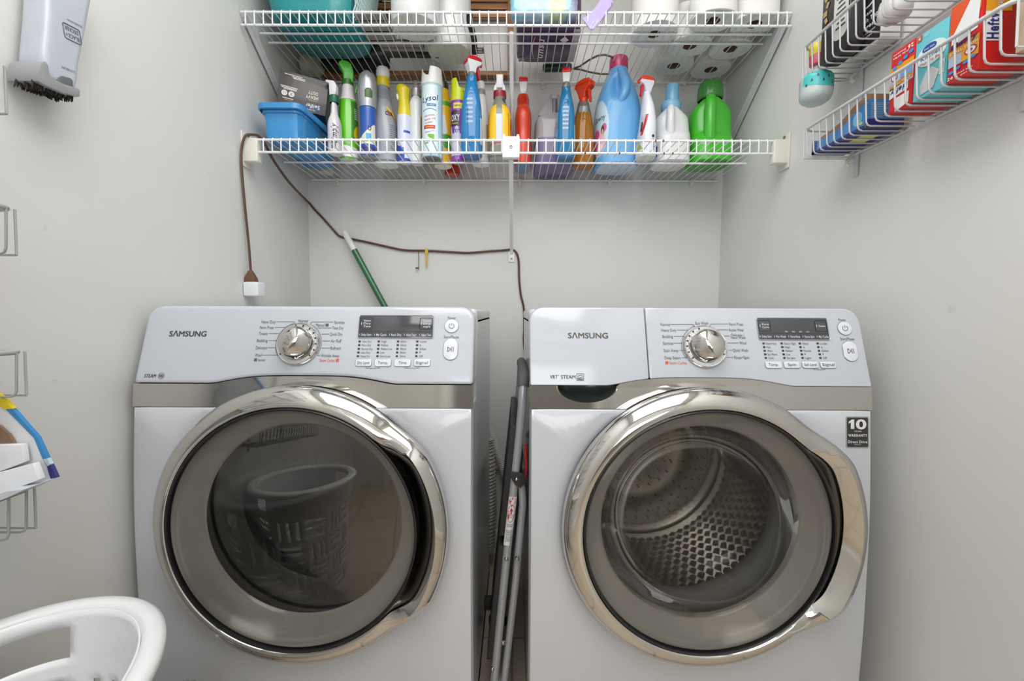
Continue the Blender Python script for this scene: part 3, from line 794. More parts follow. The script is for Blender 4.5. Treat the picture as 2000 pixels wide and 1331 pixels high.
def basket(root, side, wx, xo, y0, y1, zb, zr, dy=0.0215):
    WIREG = globals()['WIREG'] if side > 0 else WIRE_BACKLIT
    s = 1 if side > 0 else -1
    rim = MB(); rc = 0.02; xw = wx - s * 0.006
    rp = [(xw, y1, zr)] + [(xo + s * rc * (1 - cos(a)) , y1 - rc * (1 - sin(a)), zr) for a in [PI / 2, PI / 3, PI / 6, 0]][0:] + [(xo + s * rc * (1 - cos(a)), y0 + rc * (1 - sin(a)), zr) for a in [0, PI / 6, PI / 3, PI / 2]] + [(xw, y0, zr)]
    rim.tube(rp, 0.0034, 10)
    part_of(root, rim, 'basket_rim', WIREG)
    wb = MB(); n = int((y1 - y0 - 0.02) / dy)
    for i in range(n + 1):
        y = y1 - 0.012 - i * dy
        if y < y0 + 0.008: break
        x2 = xo + s * 0.004
        wb.tube([(xo, y, zr), (x2 - s * 0.0, y, zb + 0.008), (x2 + s * 0.003, y, zb + 0.002), (x2 + s * 0.009, y, zb), (xw, y, zb)], 0.0016, 8)
    for yy in (y0, y1):
        for k in range(3):
            x = xo + s * (0.03 + 0.03 * k)
            if k == 1: wb.tube([(x, yy, zr), (x, yy, zb)], 0.0016, 6)
        wb.tube([(xo + s * 0.004, yy, zb), (xw, yy, zb)], 0.0016, 6)
        wb.tube([(xo + s * 0.002, yy, zr), (xo + s * 0.004, yy, zb)], 0.0016, 6)
    part_of(root, wb, 'basket_wires', WIREG, angle=50)
    br_ = MB(); br_.tube([(xw, y0, zb), (xw, y1, zb)], 0.0032, 8); part_of(root, br_, 'wall_rail', WIREG)


rr_ = thing('wire_basket_rack', 'white wire basket rack holding trash bag boxes, on the wall by the washing machine', 'rack', (WR - 0.004, 0.85, 1.2))
basket(rr_, 1, WR, 0.6872, 0.628, 1.0685, 1.342, 1.4067)
basket(rr_, 1, WR, 0.6872, 0.55, 1.0862, 1.530, 1.602)
for yy in (1.035, 0.70):
    b_ = MB(); b_.box((WR - 0.0035, yy, 1.62), (0.004, 0.012, 0.66)); part_of(rr_, b_, 'upright_strip', WIREG, bevel=0.001)
for z in (1.335, 1.523):
    b_ = MB(); c = Vector((WR - 0.012, 1.045, z)); b_.tube([c + Vector((0.008, 0, 0.004)), c + Vector((0, 0, 0)), c + Vector((-0.006, 0.0, -0.006)), c + Vector((-0.006, -0.0, -0.012)), c + Vector((0.0, 0, -0.016))], 0.0035, 8)
    part_of(rr_, b_, 'wall_hook', CREAM)
rl_ = thing('wire_basket_rack', 'white wire basket rack with an opened carton, on the wall by the dryer', 'rack', (WL + 0.004, 0.4, 0.9))
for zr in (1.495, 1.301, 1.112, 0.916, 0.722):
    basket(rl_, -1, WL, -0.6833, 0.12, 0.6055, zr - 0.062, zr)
for yy in (0.30, 0.52):
    b_ = MB(); b_.box((WL + 0.0035, yy, 1.10), (0.004, 0.012, 0.94)); part_of(rl_, b_, 'upright_strip', WIREG, bevel=0.001)

# ---------------------------------------------------------------- hand vacuum hung on the wall
XV = -0.738
vac = thing('handheld_vacuum', 'grey cordless handheld vacuum hung upside down on the wall above the basket rack', 'vacuum', (WL + 0.004, 0.79, 1.42))


def vfn(px, py, t): return at(px, py, x=XV) + Vector((-t, 0, 0))


vb = MB(); vb.prism([(94, -40), (92, 30), (86, 100), (84, 128), (92, 152), (120, 166), (151, 176), (154, 160), (158, 125), (166, 85), (178, 20), (190, -40)], vfn, 0.0, 0.044)
part_of(vac, vb, 'body', mat((190, 196, 208), 0.25, coat=0.3), bevel=0.010, seg=4)
vn = MB(); vn.prism([(75, 124), (84, 119), (90, 128), (93, 150), (120, 164), (150, 173), (153, 178), (152, 190), (120, 182), (82, 166), (70, 158), (68, 145)], lambda a, b, t: vfn(a, b, t - 0.004), 0.0, 0.05)
part_of(vac, vn, 'nozzle', mat((150, 152, 156), 0.3), bevel=0.004, seg=2)
vd = MB()
for i in range(46):
    t = i / 45; px = 73 + 78 * t; py = 163 + 28 * t
    for k in range(3):
        c = vfn(px + random.uniform(-2, 2), py + random.uniform(-1, 3), 0.006 + 0.012 * k)
        vd.tube([c + Vector((0, 0, 0.006)), c + Vector((random.uniform(-.003, .003), random.uniform(-.003, .003), -0.006))], [0.0019, 0.0008], 5)
part_of(vac, vd, 'bristle_edge', mat((46, 40, 38), 0.8, var=0.4, scale=200))
vl = MB(); vl.prism([(111, 160), (113, 151), (119, 148), (136, 153), (140, 159), (139, 172), (110, 166)], lambda a, b, t: vfn(a, b, t - 0.003), 0.0, 0.008)
part_of(vac, vl, 'release_button', mat((104, 106, 112), 0.35), bevel=0.0015)
vt = MB()
o_ = vfn(140.5, 66, -0.0006); ex = (vfn(130, 58, 0) - vfn(160, 73, 0)).normalized(); ey = (vfn(146, 80, 0) - vfn(146, 60, 0)); ey = (ey - ex * ey.dot(ex)).normalized()
for s, dy, ww in (('BLACK+', 0.005, 0.023), ('DECKER', -0.005, 0.023)):
    write(vt, s, lambda x, y: o_ + ex * x + ey * (y + dy), ww, 0.0064, 0, 0.012)
poly = rrect(-0.0142, -0.0115, 0.0142, 0.0115, 0.003, 3)
vt.tube([o_ + ex * u + ey * v for u, v in poly], 0.0006, 5, closed=True)
for s, px, py, ww in (('dustbuster', 145, 46, 0.026), ('LITHIUM', 133, 136, 0.022)):
    o2 = vfn(px, py, -0.0008); write(vt, s, lambda x, y: o2 + ex * x + ey * y, ww, 0.004, 0, 0.0)
part_of(vac, vt, 'printed_lettering', mat((92, 96, 104), 0.5), smooth=False)

# ---------------------------------------------------------------- laundry hamper
ham = thing('laundry_hamper', 'tall white plastic laundry hamper with slotted sides, standing in front of the dryer', 'hamper', (-0.605, 0.425, 0))
HRX, HRY, HH = 0.168, 0.222, 0.53


def hpt(a, z, off=0.0):
    k = 0.76 + 0.24 * (z / HH); ca, sa = cos(a), sin(a); e = 2.1
    r = (abs(ca / ((HRX - 0.02) * k + off)) ** e + abs(sa / ((HRY - 0.02) * k + off)) ** e) ** (-1 / e)
    a += 0.22; return Vector((r * cos(a), r * sin(a), z))


NA, NZ = 120, 46
hm = MB(); vsx = [hpt(2 * PI * i / NA, 0.004 + (HH - 0.008) * j / NZ) for j in range(NZ + 1) for i in range(NA)]; fsx = []
for j in range(NZ):
    for i in range(NA):
        hole = False
        if 6 <= j < 37:
            bi, bj = i // 10, (j - 6) // 8; ii, jj = i % 10, (j - 6) % 8
            if (bi + bj) % 2 == 0: hole = ii in range(1, 9) and jj in (1, 4, 6)
            else: hole = ii in (1, 4, 7) and jj in range(1, 7)
        a = math.degrees(2 * PI * (i + 0.5) / NA)
        if 40 <= j <= 43:
            for c in (106, 286):
                if abs(a - c) < 14: hole = True
        if not hole: fsx.append((j * NA + i, j * NA + (i + 1) % NA, (j + 1) * NA + (i + 1) % NA, (j + 1) * NA + i))
hm.add(vsx, fsx); hm.add([hpt(2 * PI * i / NA, 0.004) for i in range(NA)], [tuple(range(NA))])
HAMP = mat((228, 230, 232), 0.3, coat=0.2)
hb_ = hm.build('hamper_body', HAMP, ham, angle=50)
sm = hb_.modifiers.new('wall_thickness', 'SOLIDIFY'); sm.thickness = 0.0025; sm.offset = 0
rm = MB(); rs = []
for off, z in ((0.0, HH - 0.014), (0.002, HH - 0.003), (0.008, HH + 0.002), (0.022, HH), (0.028, HH - 0.004), (0.029, HH - 0.012), (0.026, HH - 0.018), (0.022, HH - 0.012), (0.008, HH - 0.006)):
    rs.append([Vector((p.x, p.y, z)) for p in (hpt(2 * PI * i / NA, HH, off) for i in range(NA))])
rm.rings(rs, loop=True); rm.build('rim', HAMP, ham, angle=60)

# ---------------------------------------------------------------- step stool, folded, between the machines
stl = thing('step_stool', 'folded grey metal step stool leaning between the two machines', 'step stool', (-0.03, 1.1, 0))
TUBE = mat((168, 170, 173), 0.28, 0.25, var=0.03, coat=0.3)
BLK = mat((34, 34, 36), 0.5, bump=0.2, scale=300)
YN_, YF_ = 0.965, 1.30


def sp(px, py, y=None):
    p = at(px, py, y=YN_); return Vector((p.x, y if y is not None else YN_, p.z))


r1 = [(1022, 752), (1019, 800), (1011, 880), (1003, 955), (985, 1130), (965, 1331)]
foot1 = Vector((sp(950, 1470).x, YN_, 0.012)); foot2 = Vector((sp(975, 1470).x, YN_, 0.012))
rail_n = [sp(*p) for p in r1] + [foot1]
rail_f = [Vector((p.x, YF_, p.z)) for p in rail_n]
top_z = rail_n[0].z
hoop = [rail_n[0] + Vector((0.0006, 0.008, 0.011)), rail_n[0] + Vector((0.001, 0.03, 0.017)), rail_f[0] + Vector((0.001, -0.03, 0.017)), rail_f[0] + Vector((0.0006, -0.008, 0.011))]
b_ = MB(); b_.tube(rail_n[::-1] + hoop + rail_f, 0.0098, 12); part_of(stl, b_, 'front_frame', TUBE, angle=60)
b_ = MB(); b_.tube([rail_n[0] + Vector((-0.0002, 0.001, -0.004))] + [rail_n[0] + Vector((0.0004, 0.005, 0.008))] + hoop + [rail_f[0] + Vector((0.0006, -0.002, 0.006))], 0.0125, 14)
part_of(stl, b_, 'foam_grip', mat((88, 88, 90), 0.75, bump=0.3, scale=400))
r2 = [(1012, 938), (1019, 952), (1021, 985), (1008, 1130), (985, 1331)]
rear_n = [sp(*p) for p in r2] + [foot2]
for y in (YN_ + 0.004, YF_):
    b_ = MB(); b_.tube([Vector((p.x, y, p.z)) for p in rear_n], 0.0088, 12); part_of(stl, b_, 'rear_leg', TUBE, angle=60)
b_ = MB(); b_.tube([Vector((foot2.x, YN_, 0.10)), Vector((foot2.x, YF_, 0.10))], 0.0085, 10); part_of(stl, b_, 'cross_bar', TUBE)
for y in (YN_ - 0.010, YF_ + 0.010):
    b_ = MB(); c = sp(1009, 931); pl = [(1000, 918), (1022, 922), (1029, 936), (1017, 950), (1006, 944), (998, 930)]
    b_.prism(pl, lambda a, q, t: Vector((sp(a, q).x, y + t, sp(a, q).z)), -0.003, 0.003); part_of(stl, b_, 'hinge_plate', mat((40, 40, 42), 0.35), bevel=0.001)
tr0, tr1 = sp(1001, 832), sp(953, 1288)
for t0, t1, nm in ((0.0, 0.46, 'tread'), (0.50, 1.0, 'tread')):
    p, q = tr0.lerp(tr1, t0), tr0.lerp(tr1, t1); d = q - p; ang = math.atan2(d.x, -d.z)
    b_ = MB(); b_.box(((p.x + q.x) / 2 + (0.004 if t0 == 0 else 0.006), (YN_ + YF_) / 2, (p.z + q.z) / 2), (0.018, YF_ - YN_ - 0.012 + 0.02, d.length), 0, Matrix.Rotation(-ang, 3, 'Y'))
    o = part_of(stl, b_, nm, BLK, bevel=0.003)
    for k in range(10):
        pass
b_ = MB(); p = sp(947, 1245); b_.box((p.x, YN_ + 0.12, p.z), (0.02, 0.02, 0.03)); part_of(stl, b_, 'tread_stop', BLK, bevel=0.003)
b_ = MB(); b_.tube([sp(1026, 868), sp(1028, 915), sp(1025, 938)], 0.003, 8); b_.tube([sp(1022, 936), sp(1028, 938)], 0.0045, 8); part_of(stl, b_, 'locking_catch', mat((176, 30, 44), 0.3))
for (px, py) in ((989, 1088), (1010, 1088), (983, 1251), (962, 1302), (1009, 932)):
    p = sp(px, py); b_ = MB(); b_.lathe([(0.0002, -0.004), (0.003, -0.003), (0.0048, 0.0), (0.0048, 0.004)], 14, 0, (p.x, YN_ - 0.0095 - (0.004 if py == 932 else 0), p.z), 'y'); part_of(stl, b_, 'rivet', STEEL)
# safety label wrapped on the near tube
lb = MB(); la, lc = sp(1002, 968), sp(991, 1062)


def labpt(u, v, e=0.0):          # u round the tube, v along it (0..1)
    c = la.lerp(lc, v); a = u / 0.0100; return c + Vector(((0.01015 + e) * sin(a), -(0.01015 + e) * cos(a), 0))


lb.rings([[labpt(-0.011 + 0.022 * i / 10, j / 8) for i in range(11)] for j in range(9)], 0, closed=False)
L_ = (lc - la).length


def lrect(u, v, w_, h_, m): lb.rings([[labpt(u - w_ / 2 + w_ * i / 6, v + h_ * j, 0.0002 + 0.0001 * m) for i in range(7)] for j in (-0.5, 0, 0.5)], m, closed=False)


def lell(u, v, ru_, rv_, m):
    pts = [labpt(u + ru_ * cos(2 * PI * i / 20), v + rv_ * sin(2 * PI * i / 20), 0.0003 + 0.0001 * m) for i in range(20)]
    lb.add(pts, [tuple(range(20))], m)


lell(0, 0.09, 0.0075, 0.075, 1); lell(0, 0.34, 0.0085, 0.18, 1)
lb.add([labpt(u, v, 0.0008) for u, v in ((-0.007, 0.33), (0, 0.19), (0.007, 0.33), (0, 0.50))], [(0, 1, 2, 3)], 0)
lb.add([labpt(u, v, 0.0012) for u, v in ((-0.0035, 0.29), (0, 0.22), (0.0035, 0.29))], [(0, 1, 2)], 1); lb.add([labpt(u, v, 0.0012) for u, v in ((-0.0012, 0.29), (0.0012, 0.29), (0.0012, 0.35), (-0.0012, 0.35))], [(0, 1, 2, 3)], 1)
for s, v, ww, hh_, m in (('DANGER', 0.065, 0.011, 0.0030, 0), ('PELIGRO', 0.115, 0.011, 0.0030, 0), ('WATCH YOUR', 0.375, 0.009, 0.0017, 2), ('STEP', 0.41, 0.006, 0.0019, 2), ('THIS STANDARD WILL', 0.56, 0.015, 0.0025, 2), ('BE ENFORCED', 0.60, 0.012, 0.0025, 2),
                         ('SEE INSTRUCTIONS', 0.69, 0.014, 0.0027, 2), ('CONDUCTS', 0.73, 0.012, 0.0027, 2), ('ELECTRICITY', 0.77, 0.013, 0.0027, 2), ('THIS PRODUCT', 0.82, 0.013, 0.0027, 2), ('CONDUCTS', 0.86, 0.012, 0.0027, 2), ('ELECTRICITY', 0.90, 0.013, 0.0027, 2)):
    write(lb, s, lambda x, y: labpt(x, v - y / L_, 0.001), ww, hh_, m, 0.01)
part_of(stl, lb, 'safety_label', [mat((224, 226, 228), 0.4), mat((186, 34, 44), 0.4), mat((40, 40, 44), 0.5)], smooth=True)
for f_, y in ((foot1, YN_), (foot1, YF_), (foot2, YN_ + 0.004), (foot2, YF_)):
    b_ = MB(); b_.lathe([(0.0135, 0.0), (0.0135, 0.022), (0.0110, 0.026)], 14, 0, (f_.x, y, 0.0), 'z', cap0=True, cap1=True); part_of(stl, b_, 'rubber_foot', BLK)

# ---------------------------------------------------------------- hoses behind the machines


def hose(name, label, cat, path, r, m, ribs, amp):
    P = [Vector(p) for p in path]; out = []; rad = []
    # smooth path
    for i in range(len(P) - 1):
        p0, p1, p2, p3 = P[max(i - 1, 0)], P[i], P[i + 1], P[min(i + 2, len(P) - 1)]
        n = max(6, int((p2 - p1).length / ribs * 2))
        for k in range(n):
            t = k / n
            out.append(0.5 * ((2 * p1) + (-p0 + p2) * t + (2 * p0 - 5 * p1 + 4 * p2 - p3) * t * t + (-p0 + 3 * p1 - 3 * p2 + p3) * t ** 3))
    out.append(P[-1])
    rad = [r + amp * (1 if i % 2 else -1) for i in range(len(out))]
    b = MB(); b.tube(out, rad, 14); o = b.build(name, m, None, angle=60)
    return tag(o, label, cat)


hose('drain_hose', 'pale corrugated drain hose hanging behind the step stool', 'hose', [(0.20, 1.65, 0.50), (0.06, 1.655, 0.34), (-0.01, 1.655, 0.30), (-0.05, 1.655, 0.40), (-0.095, 1.655, 0.53), (-0.13, 1.655, 0.60)], 0.014, mat((206, 206, 202), 0.4), 0.006, 0.0012)
hose('vent_duct', 'silver foil vent duct standing behind the dryer', 'duct', [(-0.115, 1.60, 0.07), (-0.108, 1.60, 0.20), (-0.110, 1.60, 0.36), (-0.116, 1.605, 0.50)], 0.044, mat((196, 192, 184), 0.35, 0.4), 0.012, 0.003)
hose('water_hose', 'looped grey water hose behind the washing machine', 'hose', [(0.22, 1.58, 0.62), (0.09, 1.60, 0.52), (0.02, 1.60, 0.40), (0.0, 1.60, 0.30), (0.035, 1.60, 0.24), (0.09, 1.60, 0.28), (0.16, 1.6, 0.36)], 0.009, mat((120, 118, 116), 0.4), 0.02, 0.0002)
hose('water_pipe', 'tan water pipe crossing low between the machines', 'pipe', [(-0.25, 1.682, 0.36), (-0.05, 1.682, 0.36), (0.2, 1.682, 0.355)], 0.013, mat((186, 168, 146), 0.4), 0.1, 0.0)

# ---------------------------------------------------------------- brown extension cord, adapter, mop handle
BROWN = mat((88, 58, 42), 0.45)
cord = thing('extension_cord', 'brown extension cord draped from the shelf bracket across the wall', 'cord', (0, WB - 0.01, 1.3))
XC = WL + 0.012
path = [at(488, 534, x=-0.765), at(484, 470, x=-0.768), at(476, 400, x=-0.77), at(471, 330, x=-0.772), at(472, 295, x=-0.772)]
path = [Vector((p.x, 1.275 + 0.012 * min(i, 1), p.z)) for i, p in enumerate(path)]
path = [at(490, 534, y=1.29), at(486, 480, y=1.29), at(479, 410, y=1.284), at(472, 330, y=1.280), at(472, 290, y=1.280), at(479, 266, y=1.281), at(490, 263, y=1.292), at(505, 266, y=1.312), at(518, 282, y=1.335), at(531, 308, y=1.375), at(556, 345, y=1.44), at(577, 370, y=1.53)]
path += [at(x, y, y=WB - 0.007) for x, y in ((607, 400), (632, 428), (650, 448), (664, 462), (687, 467), (720, 474), (760, 483), (792, 489), (835, 490), (880, 492.5), (915, 494), (955, 491), (985, 489), (998, 488), (1008, 493), (1013, 510), (1014, 545), (1017, 575), (1023, 602), (1024, 640), (1023, 665), (1026, 700), (1027, 722))]
path += [Vector((at(1028, 740, y=WB - 0.01).x, WB - 0.01, 0.70)), Vector((0.05, WB - 0.01, 0.5))]
sm_ = []
for i in range(len(path) - 1):
    p0, p1, p2, p3 = path[max(i - 1, 0)], path[i], path[i + 1], path[min(i + 2, len(path) - 1)]
    for k in range(5):
        t = k / 5; sm_.append(0.5 * ((2 * p1) + (-p0 + p2) * t + (2 * p0 - 5 * p1 + 4 * p2 - p3) * t * t + (-p0 + 3 * p1 - 3 * p2 + p3) * t ** 3))
sm_.append(path[-1])
for p in sm_: p.x = max(p.x, WL + 0.006); p.y = min(p.y, WB - 0.006)
b_ = MB(); b_.tube(sm_, 0.0032, 8, flat=1.25); part_of(cord, b_, 'cable', BROWN)
pa, pb = at(489, 531, y=1.29), at(491, 552, y=1.29)
b_ = MB(); c = (pa + pb) / 2
b_.rings([[(c.x + sx * w_, c.y + sy * d_, z) for sx, sy in ((-1, -1), (1, -1), (1, 1), (-1, 1))] for w_, d_, z in ((0.005, 0.005, pa.z + 0.003), (0.009, 0.007, pa.z - 0.006), (0.016, 0.009, pb.z + 0.012), (0.017, 0.010, pb.z))], cap0=True, cap1=True)
part_of(cord, b_, 'connector', mat((104, 72, 56), 0.45), bevel=0.002)
b_ = MB(); q = at(817, 490, y=WB - 0.012); b_.tube([q, q + Vector((0.001, 0, -0.03)), q + Vector((0.0005, 0, -0.072))], 0.0011, 6); b_.box(q + Vector((-0.005, 0, -0.066)), (0.012, 0.004, 0.006)); part_of(cord, b_, 'twist_tie', mat((92, 66, 54), 0.5))
b_ = MB(); q = at(833, 488, y=WB - 0.013); b_.box(q + Vector((0, 0, -0.006)), (0.012, 0.003, 0.020)); b_.box(q + Vector((-0.0005, 0, -0.040)), (0.006, 0.001, 0.055)); part_of(cord, b_, 'yellow_tag', mat((206, 178, 40), 0.5), bevel=0.0006)
ad = thing('power_adapter', 'white plug adapter hanging from the brown connector', 'adapter', (at(490, 565, y=1.29)))
p0, p1 = at(475, 550, y=1.278), at(507, 580, y=1.278)
b_ = MB(); b_.box(((p0.x + p1.x) / 2, 1.292, (p0.z + p1.z) / 2), (p1.x - p0.x - 0.003, 0.040, p0.z - p1.z - 0.002)); part_of(ad, b_, 'housing', mat((226, 230, 234), 0.3), bevel=0.006, seg=3)
b_ = MB(); q = at(474, 571, y=1.285); b_.tube([q, q + Vector((-0.014, 0, 0.001)), q + Vector((-0.022, 0.0, -0.003)), q + Vector((-0.0255, 0.0, -0.012)), q + Vector((-0.028, 0.0, -0.040)), q + Vector((-0.028, 0.0, -0.30))], [0.0032, 0.0026, 0.0018, 0.0014, 0.0013, 0.0013], 8); part_of(ad, b_, 'lead', mat((226, 228, 230), 0.4))
mop = thing('mop', 'green mop handle with a white tip poking up behind the dryer', 'mop', (at(760, 620, y=1.63)))
ta, tb_ = at(672, 452, y=WB - 0.025), at(752, 600, y=1.650)
dd = (tb_ - ta)
b_ = MB(); b_.tube([ta, ta + dd * 0.02, ta + dd * 0.26], [0.0075, 0.0115, 0.0115], 14); b_.tube([ta + dd * 0.02, ta + dd * 0.03], 0.0117, 14); part_of(mop, b_, 'tip', mat((226, 228, 228), 0.3))
b_ = MB(); b_.tube([ta + dd * 0.25, ta + dd * 2.4], 0.0118, 16); part_of(mop, b_, 'pole', mat((36, 104, 62), 0.28, coat=0.4))
foot = ta + dd * 2.4
b_ = MB(); b_.lathe([(0.02, 0.03), (0.03, 0.0), (0.034, -0.06), (0.075, -0.16), (0.08, -foot.z + 0.003)], 20, 0, (foot.x, foot.y - 0.018, foot.z), 'z', cap0=True, cap1=True, sy=0.6); part_of(mop, b_, 'mop_head', mat((206, 204, 196), 0.9, bump=0.6, scale=120))
# ---------------------------------------------------------------- cleaning bottles on the lower shelf
DK = ZL + 0.0030          # what stands on the wires stands here


class Loft:
    """A body of superelliptic sections (z, half width x, half width y, exponent[, centre x, centre y])."""

    def __init__(s, secs, n=40):
        s.S = [tuple(list(q) + [0.0] * (6 - len(q))) for q in secs]; s.n = n

    def sec(s, z):
        S = s.S
        if z <= S[0][0]: return S[0][1:]
        if z >= S[-1][0]: return S[-1][1:]
        for i in range(len(S) - 1):
            if S[i][0] <= z <= S[i + 1][0]:
                h = S[i + 1][0] - S[i][0]
                if h < 1e-9: continue
                t = (z - S[i][0]) / h; out = []
                for k in range(1, 6):
                    d = (S[i + 1][k] - S[i][k]) / h
                    def slope(j):
                        if j <= 0 or j >= len(S) - 1: return d
                        ha, hb2 = S[j][0] - S[j - 1][0], S[j + 1][0] - S[j][0]
                        if ha < 1e-9 or hb2 < 1e-9: return d
                        a, b = (S[j][k] - S[j - 1][k]) / ha, (S[j + 1][k] - S[j][k]) / hb2
                        return 0.0 if a * b <= 0 else 2 * a * b / (a + b)
                    m0, m1 = slope(i), slope(i + 1); t2, t3 = t * t, t * t * t
                    out.append((2 * t3 - 3 * t2 + 1) * S[i][k] + (t3 - 2 * t2 + t) * h * m0 + (-2 * t3 + 3 * t2) * S[i + 1][k] + (t3 - t2) * h * m1)
                return tuple(out)
        return S[-1][1:]

    def pt(s, z, a, off=0.0):
        rx, ry, e, cx, cy = s.sec(z); ca, sa = cos(a), sin(a)
        r = (abs(ca / max(rx, 1e-5)) ** e + abs(sa / max(ry, 1e-5)) ** e) ** (-1 / e)
        return Vector((cx + (r + off) * ca, cy + (r + off) * sa, z))

    def mesh(s, mb, m=0, m_bottom=None, z0=None, z1=None, off=0.0, cap=True, step=0.008):
        za = s.S[0][0] if z0 is None else z0; zb = s.S[-1][0] if z1 is None else z1
        zs = sorted(set([za, zb] + [q[0] for q in s.S if za < q[0] < zb])); full = []
        for a, b in zip(zs[:-1], zs[1:]):
            k = max(1, int((b - a) / step))
            full += [a + (b - a) * i / k for i in range(k)]
        full.append(zb)
        rs = [[s.pt(z, 2 * PI * i / s.n, off) for i in range(s.n)] for z in full]
        mb.rings(rs, m, cap1=cap)
        if cap: mb.add(rs[0], [tuple(range(s.n))[::-1]], m if m_bottom is None else m_bottom)

    def patch(s, mb, z0, z1, a0, a1, m=0, off=0.0005, shape=None, nu=24, nz=24):
        if shape: nu, nz = max(nu, 44), max(nz, 44)
        """A label: the part of the surface between two angles and heights; shape(u, v) in -1..1 may trim it."""
        vs = [s.pt(z0 + (z1 - z0) * j / nz, a0 + (a1 - a0) * i / nu, off) for j in range(nz + 1) for i in range(nu + 1)]
        fs = []
        for j in range(nz):
            for i in range(nu):
                if shape and not shape(2 * (i + 0.5) / nu - 1, 2 * (j + 0.5) / nz - 1): continue
                o = j * (nu + 1) + i; fs.append((o, o + 1, o + nu + 2, o + nu + 1))
        mb.add(vs, fs, m)

    def write(s, mb, txt, a, z, w, h, m=0, bold=0.0, shear=0.0, off=0.0009, turn=0.0):
        rr = (s.pt(z, a) - Vector((s.sec(z)[3], s.sec(z)[4], z))).length
        ct, st_ = cos(turn), sin(turn)
        write(mb, txt, lambda x, y: s.pt(z + x * st_ + y * ct, a + (x * ct - y * st_) / rr, off), w, h, m, bold, shear)


def scaled(secs, w, d, h):
    """Sections given as fractions of half width, half depth and height."""
    return [tuple([q[0] * h, q[1] * w / 2, q[2] * d / 2, q[3]] + ([q[4] * w / 2, q[5] * d / 2] if len(q) > 4 else [])) for q in secs]


def fit(px0, px1, ytop, yf, half, ymid=230):
    """Where a bottle stands whose sides are seen at px0..px1 and whose foot meets the wires at yf."""
    d = at((px0 + px1) / 2, yf, z=DK).y + half
    a, b = at(px0, ymid, y=d), at(px1, ymid, y=d)
    return (a.x + b.x) / 2, d, b.x - a.x, at((px0 + px1) / 2, ytop, y=d).z - DK


def M(rgb, rough=0.3, coat=0.2, **k): return mat(rgb, rough, coat=coat, **k)


WP = M((226, 228, 230), 0.32); INK2 = M((50, 52, 60), 0.5, 0.0); WINK = M((232, 234, 238), 0.45, 0.0)
RED = M((206, 26, 36), 0.3); OPAQ = M((236, 236, 232), 0.4)


def trigger_head(parent, z, rz, head, top, trig, s=1.0, collar=None, tall=1.0, tilt=0.0):
    """Spray head: shroud on a collar, coloured top shell and a trigger; the nozzle points along local +x turned by rz."""
    R_ = Matrix.Translation((0, 0, z)) @ Matrix.Rotation(rz, 4, 'Z') @ Matrix.Rotation(tilt, 4, 'Y')

    def pf(wk):
        return lambda u, v, t: R_ @ Vector((u * s, t * s * wk(v), v * s * tall))
    b = MB(); b.lathe([(0.0125 * s, -0.004 * s), (0.0145 * s, 0.0), (0.0145 * s, 0.015 * s), (0.012 * s, 0.019 * s)], 24, 0, (0, 0, z), cap0=True, cap1=True)
    b.build('collar', collar or head, parent, angle=40)
    body = [(-0.012, 0.014), (0.012, 0.014), (0.014, 0.030), (0.020, 0.040), (0.033, 0.046), (0.034, 0.058), (-0.022, 0.058), (-0.024, 0.050), (-0.019, 0.038), (-0.014, 0.026)]
    b = MB(); b.prism(body, pf(lambda v: 0.68 + 0.32 * min(1, v / 0.058)), -0.0165, 0.0165); b.build('spray_head', head, parent, bevel=0.0028 * s, seg=3, bang=25)
    cap = [(-0.022, 0.058), (0.034, 0.058), (0.036, 0.064), (0.030, 0.071), (0.004, 0.0745), (-0.014, 0.071), (-0.025, 0.060), (-0.027, 0.050), (-0.024, 0.046)]
    b = MB(); b.prism(cap, pf(lambda v: 1.04 - max(0, v - 0.058) * 12), -0.0165, 0.0165); b.build('top_shell', top, parent, bevel=0.0024 * s, seg=3, bang=25)
    tg = [(0.018, 0.040), (0.026, 0.044), (0.0285, 0.034), (0.028, 0.020), (0.031, 0.006), (0.029, -0.004), (0.025, -0.003), (0.024, 0.010), (0.021, 0.024)]
    b = MB(); b.prism(tg, pf(lambda v: 1.0), -0.007, 0.007); b.build('trigger', trig, parent, bevel=0.0018 * s, seg=2, bang=25)
    b = MB(); b.lathe([(0.006 * s, 0.0), (0.0065 * s, 0.007 * s), (0.003 * s, 0.0075 * s)], 16, 0, (0, 0, 0), 'x', cap0=True, cap1=True)
    b.v = [tuple(R_ @ (Vector(p) + Vector((0.0335 * s, 0, 0.052 * s * tall)))) for p in b.v]; b.build('nozzle', top, parent)


def bottle(name, label, x, d, rz=0.0, cat='bottle', group=None):
    return thing(name, label, cat, (x, d, DK), rz, group)


A_ = -PI / 2          # the side that faces the room

# 1 blue bin in the corner
x, d, w_, h_ = fit(507, 600, 206, 268.5, 0.15, 250)
p0, p1 = at(509, 262, y=1.318), at(583, 262, y=1.318)
x = (p0.x + p1.x) / 2 + 0.004; wb_ = (p1.x - p0.x); zt = at(560, 207, y=1.315).z - DK; dpt = 0.268
bn = thing('plastic_bin', 'blue plastic bin with a rim, filling the corner of the lower shelf', 'bin', (x, 1.318 + dpt / 2, DK))
BLUE = M((58, 142, 204), 0.3)
lf = Loft([(0.0, wb_ / 2 - 0.010, dpt / 2 - 0.012, 9), (0.006, wb_ / 2 - 0.004, dpt / 2 - 0.004, 9), (zt * 0.8, wb_ / 2 + 0.001, dpt / 2, 9), (zt * 0.81, wb_ / 2 + 0.005, dpt / 2 + 0.004, 9), (zt, wb_ / 2 + 0.007, dpt / 2 + 0.006, 9)], 72)
b = MB(); lf.mesh(b, cap=False); b.add([lf.pt(0.0, 2 * PI * i / 72) for i in range(72)], [tuple(range(72))])
